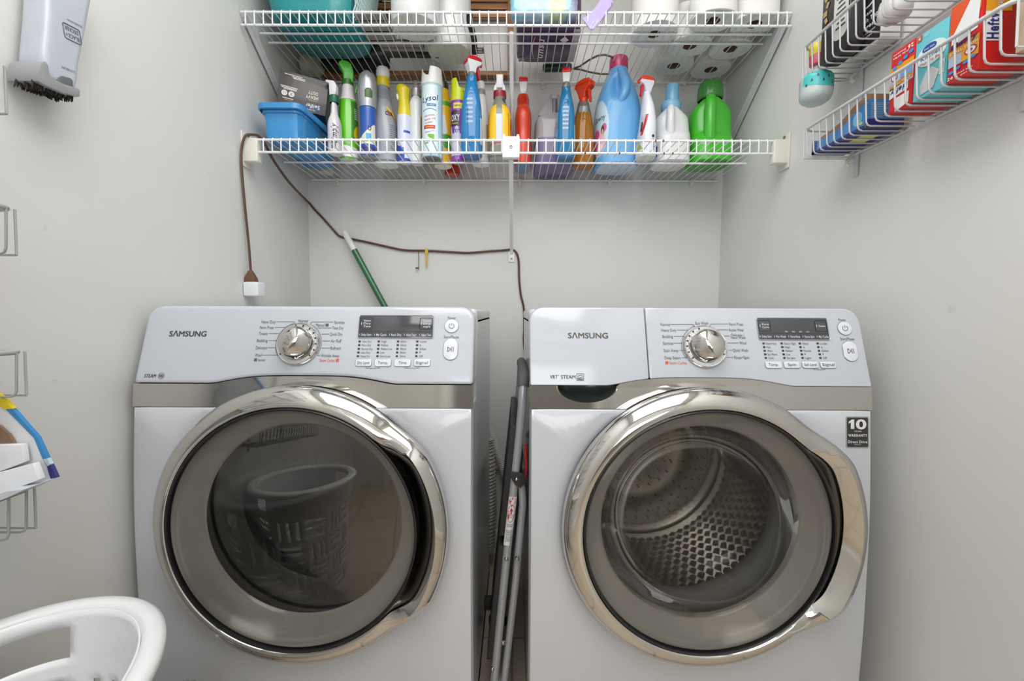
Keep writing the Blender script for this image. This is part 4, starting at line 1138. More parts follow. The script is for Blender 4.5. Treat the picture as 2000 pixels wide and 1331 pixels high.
inn = [[lf.pt(zt * t, 2 * PI * i / 72, -0.003) for i in range(72)] for t in (1.0, 0.5, 0.03)]; b.rings(inn, cap1=True); b.build('bin_body', BLUE, bn, angle=45)
b = MB(); b.rings([[lf.pt(zt, 2 * PI * i / 72, o) + Vector((0, 0, q)) for i in range(72)] for o, q in ((-0.004, 0), (-0.003, 0.006), (0.004, 0.008), (0.010, 0.004), (0.010, -0.010), (0.006, -0.012), (0.005, -0.004))], loop=True); b.build('rim', BLUE, bn, angle=50)
# 2 dark duster box, upside down on the bin
zb = DK + zt + 0.010
q0 = at(541, 200, y=1.40)
bw = 0.140; bh2 = 0.108; bd = 0.115
bx = thing('duster_box', 'dark grey duster refill box lying upside down on the blue bin', 'box', (q0.x + bw / 2 - 0.022, 1.385 + bd / 2 + 0.03, zb + 0.024), rot=(0.0, math.radians(7), math.radians(19)))
b = MB(); b.box((0, 0, bh2 / 2), (bw, bd, bh2)); b.build('carton', M((62, 58, 60), 0.38), bx, bevel=0.0012)
b = MB(); yv = -bd / 2 - 0.0004


def inv(s, u, v, ww, hh, m=0, bold=0.0): write(b, s, lambda x, y: Vector((u * 0.82 - x, yv, v - y)), ww * 0.86, hh, m, bold)


SX_ = 0.82
inv('HEAVY', 0.032, 0.047, 0.042, 0.010, 0, 0.02); inv('DUTY', 0.034, 0.061, 0.032, 0.010, 0, 0.02); inv('SUPER', 0.036, 0.0375, 0.030, 0.0035, 1, 0.02)
inv('Swiffer', 0.038, 0.020, 0.046, 0.012, 0, 0.02); inv('dusters', 0.034, 0.008, 0.026, 0.0045, 2, 0.02)
for k, (u, v, ww) in enumerate(((-0.038, 0.099, 0.060), (-0.020, 0.0945, 0.044), (-0.018, 0.0905, 0.040), (-0.049, 0.061, 0.058), (-0.049, 0.057, 0.052), (-0.045, 0.0535, 0.044), (-0.050, 0.0255, 0.036), (-0.048, 0.0205, 0.026))):
    u *= .82; ww *= .84
    b.add([Vector((u + e * ww / 2, yv, v + f * (0.0011 if k != 7 else 0.0007))) for e, f in ((-1, -1), (1, -1), (1, 1), (-1, 1))], [(0, 1, 2, 3)], 0 if k != 7 else 1)
for u in (-0.052, -0.032):
    b.add([Vector((u + 0.0085 * cos(2 * PI * i / 20), yv, 0.0405 + 0.0085 * sin(2 * PI * i / 20))) for i in range(20)], [tuple(range(20))], 0)
    write(b, '11' if u < -0.05 else '3', lambda x, y: Vector((u - x, yv - 0.0003, 0.0405 - y)), 0.006, 0.008, 3)
b.add([Vector((0.030 + 0.025 * cos(2 * PI * i / 24), yv + 0.0001, 0.0165 + 0.0105 * sin(2 * PI * i / 24))) for i in range(24)], [tuple(range(24))], 3)
b.build('carton_print', [M((220, 218, 214), 0.5, 0), M((214, 150, 60), 0.5, 0), M((226, 200, 90), 0.5, 0), M((40, 70, 130), 0.5, 0)], bx, smooth=False)

# 3 teal-capped can behind the box
x, d, w_, h_ = fit(624, 646, 163, 320, 0.03, 200)
d = 1.628; x = at(633, 200, y=d).x; w_ = 0.056; h_ = at(633, 163, y=d).z - DK
c3 = bottle('spray_can', 'grey spray can with a pale teal cap, half hidden behind the duster box', x, d, cat='can')
b = MB(); lf = Loft(scaled([(0, .92, .92, 2), (.02, 1, 1, 2), (.78, 1, 1, 2), (.80, .97, .97, 2)], w_, w_, h_), 32); lf.mesh(b); b.build('can_body', M((196, 196, 192), 0.35), c3)
b = MB(); l2 = Loft(scaled([(.795, .97, .97, 2), (.83, .98, .98, 2), (.96, .86, .86, 2), (1, .7, .7, 2)], w_, w_, h_), 32); l2.mesh(b); b.build('cap', M((120, 178, 180), 0.35), c3)
b = MB()
for k in range(13): lf.patch(b, h_ * (.20 + .04 * k), h_ * (.2085 + .04 * k), A_ - 0.2 + 0.1 * (k % 3), A_ + 1.2, 0, nu=10, nz=1)
b.build('can_print', M((116, 118, 122), 0.5, 0), c3)

# 4 white bottle with a green collar
x, d, w_, h_ = fit(642, 666, 166, 296, 0.026, 255)
c4 = bottle('spray_bottle', 'white spray bottle with a dark green collar, beside the blue bin', x, d)
b = MB(); lf = Loft(scaled([(0, .9, .9, 2.6), (.015, 1, 1, 2.6), (.40, 1, 1, 2.6), (.50, .80, .85, 2.3), (.58, .52, .6, 2), (.72, .40, .5, 2), (.735, .36, .45, 2)], w_, 0.050, h_)); lf.mesh(b); b.build('bottle_body', M((216, 214, 220), 0.35), c4)
b = MB(); b.lathe([(0.0135, 0), (0.0145, 0.004), (0.0145, 0.021), (0.012, 0.024)], 20, 0, (0, 0, h_ * .735), cap1=True); b.build('collar', M((20, 92, 66), 0.35), c4)
b = MB(); b.prism([(0.006, 0.0), (0.010, 0.012), (0.011, 0.03), (0.004, 0.044), (-0.022, 0.047), (-0.023, 0.041), (-0.012, 0.036), (-0.011, 0.0)], lambda u, v, t: Vector((u, t, h_ * .735 + 0.022 + v)), -0.010, 0.010); b.build('spray_head', WP, c4, bevel=0.002, seg=2)
b = MB(); lf.write(b, 'Simply', A_ + 0.25, h_ * .27, h_ * .28, 0.018, 0, 0.01, 0.2, turn=PI / 2)
for k in range(9): lf.patch(b, h_ * (.05 + .012 * k), h_ * (.057 + .012 * k), A_ - 0.1, A_ + 0.5, 1, nu=6, nz=1)
b.build('bottle_print', [M((70, 40, 44), 0.5, 0), INK2], c4, smooth=False)

# 5 bright green spray bottle
x, d, w_, h_ = fit(661, 700, 123, 308, 0.036)
c5 = bottle('spray_bottle', 'bright green spray bottle with a green trigger head', x, d, rz=0.35)
GR = M((98, 196, 24), 0.22, 0.5); GRH = M((66, 176, 30), 0.3)
b = MB(); lf = Loft(scaled([(0, .9, .9, 2.6), (.012, 1.0, 1, 2.6), (.17, 1.0, 1, 2.6), (.45, .98, .96, 2.6), (.60, .86, .85, 2.4), (.67, .64, .66, 2.1), (.695, .60, .62, 2)], w_ * 0.93, 0.072, h_)); lf.mesh(b, 0, 1); b.build('bottle_body', [GR, OPAQ], c5)
b = MB(); l2 = Loft(scaled([(.60, .87, .86, 2.4), (.67, .66, .68, 2.1), (.76, .56, .6, 2)], w_ * .94, 0.0725, h_)); l2.mesh(b); b.build('neck_sleeve', M((228, 224, 232), 0.35), c5)
b = MB(); b.lathe([(0.0175, 0), (0.0185, 0.004), (0.0180, 0.020), (0.015, 0.022)], 24, 0, (0, 0, h_ * .755), cap1=True); b.build('collar', M((34, 110, 24), 0.35), c5)
b = MB(); b.prism([(-0.013, 0.0), (0.017, 0.0), (0.019, 0.016), (0.019, 0.032), (0.013, 0.050), (0.002, 0.057), (-0.014, 0.058), (-0.026, 0.053), (-0.027, 0.044), (-0.020, 0.036), (-0.014, 0.026), (-0.013, 0.012)], lambda u, v, t: Vector((u, t * (0.85 + 0.15 * v / 0.058), h_ * .79 + v * (h_ * .21 / 0.058))), -0.017, 0.017); b.build('spray_head', GRH, c5, bevel=0.006, seg=3, bang=22)
b = MB(); b.prism([(-0.016, 0.03), (-0.022, 0.016), (-0.024, 0.0), (-0.020, 0.0), (-0.013, 0.03)], lambda u, v, t: Vector((u + 0.046, t, h_ * .70 + v)), -0.006, 0.006); b.build('trigger', GRH, c5, bevel=0.0015)
b = MB(); lf.patch(b, h_ * .17, h_ * .58, A_ + 0.25, A_ + 1.7, 0); lf.patch(b, h_ * .16, h_ * .34, A_ + 0.45, A_ + 1.5, 1, off=0.0008, shape=lambda u, v: u * u + v * v < 1)
lf.patch(b, h_ * .015, h_ * .14, A_ - 1.2, A_ + 1.7, 2, shape=lambda u, v: v < 0.6 - u * 0.4)
for k in range(6): lf.patch(b, h_ * (.40 + .02 * k), h_ * (.408 + .02 * k), A_ + 0.55, A_ + 1.3, 2, off=0.001, nu=6, nz=1)
b.build('label', [M((58, 130, 26), 0.4), M((216, 190, 30), 0.4), WP], c5)

# 6 silver-capped air freshener can
x, d, w_, h_ = fit(700, 737, 139, 301, 0.031)
c6 = bottle('air_freshener_can', 'blue and white aerosol can with a tall rounded silver cap', x, d, cat='can')
b = MB(); lf = Loft(scaled([(0, .86, .86, 2), (.012, .86, .86, 2), (.02, .80, .80, 2), (.56, .80, .80, 2), (.58, .74, .74, 2)], w_, w_, h_), 36); lf.mesh(b, 0, 1); b.build('can_body', [M((32, 84, 172), 0.3), STEEL], c6)
b = MB(); l2 = Loft(scaled([(.565, .86, .86, 2), (.60, .88, .88, 2), (.62, .90, .90, 2.0), (.76, .97, .92, 2), (.88, .90, .86, 2), (.96, .66, .62, 2), (1, .25, .22, 2)], w_, w_, h_), 36); l2.mesh(b); b.build('cap', mat((176, 180, 186), 0.28, 0.6), c6)
b = MB(); l2.patch(b, h_ * .655, h_ * .765, A_ + 0.0, A_ + 0.85, 0, off=0.0006, shape=lambda u, v: v < 0.25 or u * u + (v - .25) ** 2 / .56 < 1); b.build('cap_opening', M((58, 92, 40), 0.4), c6)
b = MB(); lf.patch(b, h_ * .13, h_ * .36, A_ - 1.0, A_ + 1.4, 0, shape=lambda u, v: v < 0.1 + 0.9 * (u + 0.3)); lf.patch(b, h_ * .16, h_ * .25, A_ + 0.05, A_ + 0.7, 1, off=0.0008); lf.patch(b, h_ * .02, h_ * .10, A_ - 0.5, A_ + 1.3, 2, off=0.0007)
lf.write(b, 'U', A_ + 0.5, h_ * .31, 0.010, 0.014, 3, 0.03); b.build('label', [M((222, 220, 204), 0.4), M((60, 170, 220), 0.4), M((60, 50, 120), 0.4), INK2], c6)

# 7 grey descaler bottle with a yellow collar
x, d, w_, h_ = fit(727, 779, 129, 312, 0.052)
c7 = bottle('cleaner_bottle', 'silver grey cleaner bottle with a yellow collar and white cap', x, d, rz=0.0)
b = MB(); lf = Loft(scaled([(0, .86, .9, 2.6), (.012, .95, 1, 2.6), (.25, .98, 1, 2.6), (.45, .86, .92, 2.4, -.06, 0), (.62, .62, .72, 2.2, -.12, 0), (.74, .44, .52, 2, -.14, 0), (.785, .40, .46, 2, -.14, 0)], w_, 0.098, h_)); lf.mesh(b, 0, 1); b.build('bottle_body', [M((156, 162, 172), 0.28, 0.3), OPAQ], c7)
cx7 = -.14 * w_ / 2
b = MB(); b.lathe([(0.0205, 0), (0.0212, 0.003), (0.0212, 0.030), (0.018, 0.032)], 28, 0, (cx7, 0, h_ * .78), cap1=True); b.build('collar', M((232, 204, 10), 0.3), c7)
b = MB(); b.lathe([(0.019, 0), (0.0225, 0.012), (0.0225, 0.024), (0.018, 0.034), (0.010, 0.038), (0.001, 0.039)], 28, 0, (cx7, 0, h_ * .78 + 0.030), cap1=True); b.build('cap', WP, c7)
b = MB()
for k in range(8): l_ = h_ * (.63 + .014 * k); lf.patch(b, l_, l_ + h_ * .004, A_ - 0.6, A_ + 0.9, 0, off=0.0007, nu=10, nz=1)
b.build('neck_ribs', M((132, 138, 150), 0.3), c7)
b = MB(); lf.patch(b, h_ * .08, h_ * .53, A_ + 0.45, A_ + 1.75, 0, shape=lambda u, v: v < 0.95 - 0.75 * (u + 1) / 2)
for k in range(12): lf.patch(b, h_ * (.12 + .021 * k), h_ * (.129 + .021 * k), A_ + 0.55, A_ + 1.3, 1, off=0.0008, nu=6, nz=1)
lf.patch(b, h_ * .37, h_ * .53, A_ + 0.5, A_ + 1.6, 2, off=0.0009, shape=lambda u, v: abs(v - (0.55 - 0.75 * (u + 1) / 1.6)) < 0.16)
lf.patch(b, h_ * .38, h_ * .58, A_ + 0.45, A_ + 1.45, 3, off=0.0010, shape=lambda u, v: abs(v - (0.6 - 0.9 * (u + 1) / 1.6)) < 0.11)
lf.write(b, 'CLR', A_ + 0.62, h_ * .475, 0.026, 0.012, 4, 0.03, off=0.0014); b.build('label', [M((150, 152, 160), 0.4), M((110, 112, 120), 0.5, 0), M((202, 78, 26), 0.4), M((236, 206, 20), 0.4), M((22, 22, 26), 0.5, 0)], c7)

# 8 yellow-topped freshener
x, d, w_, h_ = fit(776, 804, 169, 313, 0.026)
c8 = bottle('air_freshener_bottle', 'slim white and blue freshener bottle with a flared yellow top', x, d)
b = MB(); lf = Loft(scaled([(0, .95, .95, 2), (.012, 1, 1, 2), (.55, 1, 1, 2), (.60, .96, .96, 2)], w_, 0.054, h_), 32); lf.mesh(b); b.build('can_body', M((214, 218, 240), 0.3), c8)
b = MB(); l2 = Loft(scaled([(.59, .98, 1, 2), (.70, .84, .92, 2), (.80, .72, .8, 2, -.05, 0), (.90, .86, .85, 2, -.10, 0), (.96, 1.0, .9, 2, -.12, 0), (1.0, .72, .7, 2, -.30, 0)], w_, 0.050, h_), 32); l2.mesh(b); b.build('spray_top', M((222, 202, 30), 0.3), c8)
b = MB(); b.tube([(-0.020, -0.004, h_ * .905), (-0.021, -0.010, h_ * .86), (-0.017, -0.016, h_ * .80)], [0.003, 0.0042, 0.0025], 8); b.build('trigger', M((236, 236, 236), 0.3), c8)
b = MB(); lf.patch(b, h_ * .01, h_ * .24, A_ - 1.4, A_ + 0.2, 0, shape=lambda u, v: v < 0.6 - 0.3 * u); lf.patch(b, h_ * .36, h_ * .39, A_ + 0.1, A_ + 1.0, 0, nu=8, nz=2); lf.patch(b, h_ * .0, h_ * .03, A_ - 1.4, A_ + 1.4, 0); b.build('label', M((40, 74, 176), 0.4), c8)

# 9 white bottle with a silver cap
x, d, w_, h_ = fit(800, 826, 172, 315, 0.028)
w_ = 0.045; x += 0.001
c9 = bottle('cleaner_bottle', 'narrow plain white bottle with a small silver cap', x, d)
b = MB(); lf = Loft(scaled([(0, .88, .9, 2.2), (.012, .95, 1, 2.2), (.70, .96, 1, 2.2), (.76, 1.02, 1, 2.2), (.80, .96, .95, 2.2), (.86, .66, .7, 2), (.885, .5, .5, 2)], w_, 0.056, h_), 32); lf.mesh(b); b.build('bottle_body', M((222, 224, 226), 0.35), c9)
b = MB(); b.lathe([(0.0155, 0), (0.0165, 0.003), (0.0165, 0.024), (0.013, 0.027), (0.012, 0.033), (0.0005, 0.034)], 24, 0, (0, 0, h_ * .88), cap1=True); b.build('cap', mat((168, 168, 170), 0.3, 0.5), c9)
b = MB(); lf.patch(b, h_ * .30, h_ * .60, A_ + 0.75, A_ + 1.5, 0, nu=6, nz=8); b.build('label', M((190, 120, 40), 0.45), c9)

# 10 disinfectant spray can
x, d, w_, h_ = fit(823.5, 865, 139, 304, 0.036)
c10 = bottle('spray_can', 'pale blue disinfectant spray can with a notched white cap', x, d, cat='can')
b = MB(); lf = Loft(scaled([(0, .95, .95, 2), (.010, 1, 1, 2), (.020, .95, .95, 2), (.80, .95, .95, 2), (.815, .99, .99, 2), (.825, .95, .95, 2)], w_, w_, h_), 40); lf.mesh(b, 0, 1); b.build('can_body', [M((176, 214, 228), 0.25), mat((140, 138, 136), 0.35, 0.8)], c10)
b = MB(); rs = []; N_ = 40
for (zf, k) in ((.815, 1.0), (.83, 1.02), (.90, .98), (.97, .93)):
    rs.append([Vector((k * w_ / 2 * cos(2 * PI * i / N_), k * w_ / 2 * sin(2 * PI * i / N_), h_ * zf)) for i in range(N_)])


def notch(i):
    a = (2 * PI * i / N_ - (A_ - 0.25) + PI) % (2 * PI) - PI
    return .095 if abs(a) < 0.16 else (.095 - (abs(a) - .16) * .10 if -0.75 < a < 0 else 0.0)


rs[-1] = [p - Vector((0, 0, 0)) for p in rs[-1]]
tp_ = [Vector((.92 * w_ / 2 * cos(2 * PI * i / N_), .92 * w_ / 2 * sin(2 * PI * i / N_), h_ * (1.0 - max(0.0, notch(i))))) for i in range(N_)]
rs[2] = [Vector((p.x, p.y, min(p.z, q.z - 0.004))) for p, q in zip(rs[2], tp_)]; rs[3] = [Vector((p.x, p.y, min(p.z, q.z - 0.002))) for p, q in zip(rs[3], tp_)]
rs.append(tp_); rs.append([Vector((p.x * .93, p.y * .93, p.z - 0.001)) for p in tp_]); rs.append([Vector((p.x * .90, p.y * .90, h_ * .86)) for p in tp_])
b.rings(rs, cap1=True); b.build('cap', M((226, 226, 224), 0.3), c10, angle=50)
b = MB()
lf.patch(b, h_ * .02, h_ * .795, A_ - 0.9, A_ + 0.75, 0)
lf.write(b, 'Lysol', A_ - 0.05, h_ * .645, 0.058, 0.017, 1, 0.015, 0.25, turn=0.16)
lf.patch(b, h_ * .555, h_ * .585, A_ - 0.35, A_ + 0.55, 2, off=0.0008, nu=12, nz=2); lf.write(b, 'Disinfectant', A_ + 0.1, h_ * .57, 0.024, 0.004, 0, off=0.0012)
for k in range(12): lf.patch(b, h_ * (.505 + .018 * sin(PI * k / 12)), h_ * (.513 + .018 * sin(PI * k / 12)), A_ - 0.85 + .12 * k, A_ - 0.73 + .12 * k, 2, off=0.0008, nu=2, nz=1)
for k, (s, a, z, ww) in enumerate((('Kills viruses,', -0.1, .455, 0.034), ('bacteria, mold', -0.06, .415, 0.036), ('& mildew', -0.16, .375, 0.024), ('eliminates odors', -0.1, .275, 0.032))): lf.write(b, s, A_ + a, h_ * z, ww, 0.0062 if k < 3 else 0.004, 3, 0.012, turn=0.16)
lf.patch(b, h_ * .305, h_ * .345, A_ - 0.7, A_ + 0.45, 3, off=0.0008, nu=14, nz=2); lf.patch(b, h_ * .318, h_ * .333, A_ - 0.55, A_ + 0.3, 4, off=0.0010, nu=14, nz=2)
lf.patch(b, h_ * .19, h_ * .245, A_ - 0.25, A_ + 0.35, 5, off=0.0009, nu=8, nz=6, shape=lambda u, v: v > -u - 0.9)
lf.patch(b, h_ * .14, h_ * .155, A_ - 0.7, A_ - 0.2, 5, off=0.0009, nu=6, nz=2)
b.build('label', [M((214, 232, 238), 0.3), M((38, 44, 104), 0.45, 0), M((66, 120, 178), 0.45, 0), M((186, 48, 58), 0.45, 0), M((220, 150, 40), 0.45, 0), M((110, 178, 50), 0.45, 0)], c10)

# 11 yellow polish can
x, d, w_, h_ = fit(847, 882, 160, 320, 0.033)
c11 = bottle('spray_can', 'yellow spray can with green bands and a black top', x, d, cat='can')
YEL = M((236, 186, 22), 0.3)
b = MB(); lf = Loft(scaled([(0, .94, .94, 2), (.012, 1, 1, 2), (.72, 1, 1, 2), (.80, .84, .84, 2), (.90, .66, .66, 2)], w_, w_, h_), 36); lf.mesh(b, 0, 1); b.build('can_body', [YEL, OPAQ], c11)
b = MB(); b.lathe([(w_ * .33, 0), (w_ * .33, h_ * .06), (w_ * .30, h_ * .09), (w_ * .2, h_ * .105), (0.0005, h_ * .11)], 28, 0, (0, 0, h_ * .895), cap1=True); b.build('cap', M((48, 44, 24), 0.3), c11)
b = MB(); lf.patch(b, h_ * .685, h_ * .735, 0, 2 * PI, 0, nu=36, nz=3); lf.patch(b, h_ * .19, h_ * .35, 0, 2 * PI, 0, nu=36, nz=3); lf.patch(b, h_ * .35, h_ * .58, A_ - 0.2, A_ + 0.9, 1, shape=lambda u, v: u * u + v * v < 1 and u < 0.4 - v * .3); b.build('label', [M((66, 158, 46), 0.35), M((224, 220, 226), 0.35)], c11)
# red-bottomed can at the back
x, d, w_, h_ = fit(868, 893, 215, 333, 0.027, 300)
c11b = bottle('spray_can', 'red can standing against the wall behind the yellow can', x, 1.648, cat='can')
b = MB(); lf = Loft([(0, .026, .026, 2), (.003, .028, .028, 2), (.13, .028, .028, 2), (.145, .022, .022, 2)], 28); lf.mesh(b); b.build('can_body', M((196, 52, 34), 0.35), c11b)
b = MB(); b.lathe([(0.021, 0), (0.021, 0.018), (0.017, 0.022), (0.0005, 0.023)], 24, 0, (0, 0, 0.144), cap1=True); b.build('cap', M((220, 220, 214), 0.35), c11b)

# 12 purple foam can with a lime cap
x, d, w_, h_ = fit(880.5, 911, 159, 312, 0.031)
c12 = bottle('spray_can', 'purple stain remover can with a lime green cap', x, d, cat='can')
b = MB(); lf = Loft(scaled([(0, .96, .96, 2), (.012, 1, 1, 2), (.022, .96, .96, 2), (.72, .96, .96, 2), (.735, .99, .99, 2), (.75, .9, .9, 2)], w_, w_, h_), 36); lf.mesh(b, 0, 1); b.build('can_body', [M((150, 62, 184), 0.28), mat((150, 146, 144), 0.35, 0.8)], c12)
LIME = M((204, 216, 26), 0.3)
b = MB(); N_ = 36; rs = [[Vector((k * w_ / 2 * cos(2 * PI * i / N_), k * w_ / 2 * sin(2 * PI * i / N_), h_ * zf)) for i in range(N_)] for zf, k in ((.735, 1.0), (.75, 1.02), (.86, .97))]
tp_ = [Vector((.93 * w_ / 2 * cos(2 * PI * i / N_), .93 * w_ / 2 * sin(2 * PI * i / N_), h_ * (1.0 - 0.11 * max(0, min(1, (cos(2 * PI * i / N_) + .15) * 3))))) for i in range(N_)]
rs.append(tp_); rs.append([Vector((p.x * .9, p.y * .9, p.z)) for p in tp_]); rs.append([Vector((p.x * .85, p.y * .85, h_ * .82)) for p in tp_]); b.rings(rs, cap1=True); b.build('cap', LIME, c12, angle=50)
b = MB(); b.lathe([(0.0075, -0.001), (0.007, 0.0005), (0.0005, 0.0005)], 16, 0, (0, 0, 0), 'y', cap1=True); b.v = [(p[0] + w_ * .33, p[1] - w_ * .355, p[2] + h_ * .87) for p in b.v]; b.build('spray_hole', M((120, 140, 20), 0.4), c12)
b = MB(); lf.patch(b, h_ * .63, h_ * .70, A_ - 0.6, A_ + 0.75, 0, nu=12, nz=2); lf.patch(b, h_ * .06, h_ * .62, A_ - 1.2, A_ + 0.4, 1, shape=lambda u, v: v < 0.15 + 0.2 * sin(5 * u)); lf.patch(b, h_ * .42, h_ * .61, A_ - 1.1, A_ + 0.25, 2, off=0.0007)
lf.write(b, 'OXY', A_ - 0.35, h_ * .52, 0.030, 0.020, 3, 0.02, off=0.0012); lf.write(b, 'Foam', A_ - 0.4, h_ * .455, 0.020, 0.006, 0, 0.02, off=0.0012); lf.write(b, 'NEW', A_ - 0.05, h_ * .665, 0.020, 0.005, 4, 0.02, off=0.0012); lf.write(b, 'OXY', A_ - 0.3, h_ * .36, 0.024, 0.012, 4, 0.02, off=0.0014)
b.build('label', [M((226, 214, 60), 0.4), M((206, 204, 226), 0.35), M((60, 40, 70), 0.4), WINK, M((70, 60, 120), 0.5, 0)], c12)

# 13 and 18 blue glass cleaner bottles
BLIQ = glass('blue_liquid', (0.15, 0.60, 0.95), boost=1.2, haze=(0.03, 0.27, 0.62), hazef=0.70)
BLIQ2 = glass('blue_liquid_2', (0.12, 0.60, 0.90), boost=1.2, haze=(0.02, 0.24, 0.50), hazef=0.70)
CLEAR = glass('clear_plastic', (0.86, 0.87, 0.86), boost=1.3, haze=(0.55, 0.55, 0.53), hazef=0.25)


def glass_cleaner(label, px0, px1, ytop, yf, rz, liq, depth, headrz, fill):
    x, d, w_, h_ = fit(px0, px1, ytop, yf, 0.033)
    t = bottle('spray_bottle', label, x, d, rz=rz)
    S = scaled([(0, .86, .88, 3), (.012, .97, .97, 3), (.25, 1, 1, 3), (.45, .94, 1, 3), (.58, .80, .86, 2.8), (.70, .58, .62, 2.4), (.755, .50, .50, 2), (.80, .47, .47, 2)], w_, depth, h_)
    lf = Loft(S); b = MB(); lf.mesh(b, z0=h_ * fill); b.build('bottle_body', CLEAR, t)
    b = MB(); lf.mesh(b, 0, z1=h_ * fill); b.build('liquid', liq, t)
    b = MB()
    for k in range(6): lf.patch(b, h_ * (.30 + .045 * k), h_ * (.322 + .045 * k), A_ - rz - 0.42, A_ - rz + 0.18, 0, off=0.0008, nu=8, nz=2)
    b.build('raised_grips', glass('grip_plastic', (0.7, 0.86, 0.95), boost=2.0, haze=(0.45, 0.62, 0.75), hazef=0.35), t)
    b = MB(); lf.patch(b, h_ * .08, h_ * .50, A_ - rz - 1.75, A_ - rz - 0.95, 0); lf.patch(b, h_ * .33, h_ * .39, A_ - rz - 1.7, A_ - rz - 1.05, 1, off=0.0009, nu=6, nz=2); lf.patch(b, h_ * .10, h_ * .36, A_ - rz + 0.85, A_ - rz + 1.7, 2, nu=8)
    b.build('label', [M((90, 176, 220), 0.35), RED, M((200, 214, 228), 0.35)], t)
    trigger_head(t, h_ * .795, headrz, WP, RED, RED, s=(h_ * .205) / 0.0745, collar=CLEAR)
    return t


glass_cleaner('tall blue glass cleaner bottle with a red and white trigger, beside the purple can', 901, 942, 111, 299.5, 0.0, BLIQ, 0.070, 0.55, .80)
glass_cleaner('narrow blue glass cleaner bottle standing in front of the lilac jug', 1087, 1123, 133, 306, 0.0, BLIQ2, 0.060, PI / 2 - 0.1, .78)

# 14 white bottle behind the first glass cleaner
x, d, w_, h_ = fit(921, 957, 158, 316, 0.032)
c14 = bottle('cleaner_bottle', 'white bottle with a grey flip cap, behind the tall blue bottle', x, d)
b = MB(); lf = Loft(scaled([(0, .9, .9, 2.4), (.015, 1, 1, 2.4), (.35, .95, .95, 2.4), (.60, .80, .85, 2.2), (.75, .66, .72, 2.1), (.82, .52, .55, 2)], w_, 0.062, h_)); lf.mesh(b, 0, 1); b.build('bottle_body', [M((222, 222, 220), 0.35), OPAQ], c14)
b = MB(); b.lathe([(w_ * .24, 0), (w_ * .25, h_ * .02), (w_ * .25, h_ * .07), (w_ * .22, h_ * .08)], 24, 0, (0, 0, h_ * .81), cap1=True); b.build('collar', M((150, 152, 154), 0.35), c14)
b = MB(); b.lathe([(w_ * .22, 0), (w_ * .23, h_ * .06), (w_ * .18, h_ * .10), (w_ * .05, h_ * .115), (0.0004, h_ * .116)], 24, 0, (0, 0, h_ * .885), cap1=True, sy=.9); b.build('flip_cap', WP, c14)
b = MB(); lf.patch(b, h_ * .08, h_ * .55, A_ + 0.55, A_ + 1.3, 0); lf.patch(b, h_ * .25, h_ * .45, A_ + 0.7, A_ + 1.15, 1, off=0.0008); b.build('label', [M((226, 222, 206), 0.4), M((206, 160, 60), 0.4)], c14)

# 15 yellow cleaner with a red collar
x, d, w_, h_ = fit(954, 998, 150, 306, 0.037)
c15 = bottle('spray_bottle', 'yellow labelled clear spray bottle with a dark red collar', x, d)
YLIQ = glass('pale_bottle', (0.62, 0.64, 0.55), boost=1.0, haze=(0.40, 0.41, 0.34), hazef=0.55)
S15 = scaled([(0, .88, .9, 3), (.014, .96, 1, 3), (.16, 1, 1, 3), (.42, 1.02, 1, 2.8), (.56, .94, .9, 2.6), (.62, .70, .8, 2.2), (.72, .50, .6, 2), (.745, .48, .5, 2)], w_, 0.080, h_)
b = MB(); lf = Loft(S15); lf.mesh(b, 0, 1); b.build('bottle_body', [YLIQ, M((190, 190, 182), 0.4)], c15)
b = MB(); b.lathe([(w_ * .27, 0), (w_ * .29, 0.004), (w_ * .285, 0.020), (w_ * .25, 0.022)], 28, 0, (0, 0, h_ * .735), cap1=True); b.build('collar', M((150, 22, 44), 0.3), c15)
b = MB(); b.prism([(-0.020, 0), (0.020, 0), (0.018, 0.014), (0.012, 0.026), (0.0115, 0.046), (0.013, 0.052), (-0.012, 0.052), (-0.0105, 0.040), (-0.012, 0.026), (-0.018, 0.014)], lambda u, v, t: Vector((u, t * (1.15 - .4 * v / .052) - (0.006 if v > .03 else 0), h_ * .81 + v * (h_ * .19) / 0.052)), -0.015, 0.015); b.build('spray_head', WP, c15, bevel=0.004, seg=3, bang=22)
b = MB(); b.prism([(-0.010, 0), (0.010, 0), (0.008, 0.026), (-0.008, 0.026)], lambda u, v, t: Vector((u, -0.023 + t - v * .25, h_ * .825 + v)), -0.003, 0.003); b.build('trigger', WP, c15, bevel=0.0015)
b = MB()
for a0, a1 in ((-1.25, -0.28), (0.24, 1.25)): lf.patch(b, h_ * .19, h_ * .62, A_ + a0, A_ + a1, 0)
lf.patch(b, h_ * .19, h_ * .50, A_ - 0.26, A_ + 0.22, 1); lf.patch(b, h_ * .66, h_ * .72, A_ + 0.35, A_ + 1.0, 2, off=0.0008, shape=lambda u, v: u * u + v * v < 1)
lf.patch(b, h_ * .24, h_ * .52, A_ - 1.05, A_ - 0.88, 3, off=0.0009, nu=4); lf.patch(b, h_ * .24, h_ * .52, A_ + 0.72, A_ + 0.80, 3, off=0.0009, nu=4); lf.patch(b, h_ * .26, h_ * .48, A_ + 0.95, A_ + 1.4, 4, off=0.0009, shape=lambda u, v: u * u + v * v < 1)
for k in range(10): lf.patch(b, h_ * (.125 + .03 * sin(PI * k / 9)), h_ * (.15 + .03 * sin(PI * k / 9)), A_ - 0.75 + .15 * k, A_ - 0.60 + .15 * k, 4, off=0.0009, nu=2, nz=1)
b.build('label', [M((238, 188, 20), 0.35), M((196, 204, 226), 0.3), M((60, 60, 90), 0.4), M((188, 100, 30), 0.4), M((176, 40, 60), 0.4)], c15)

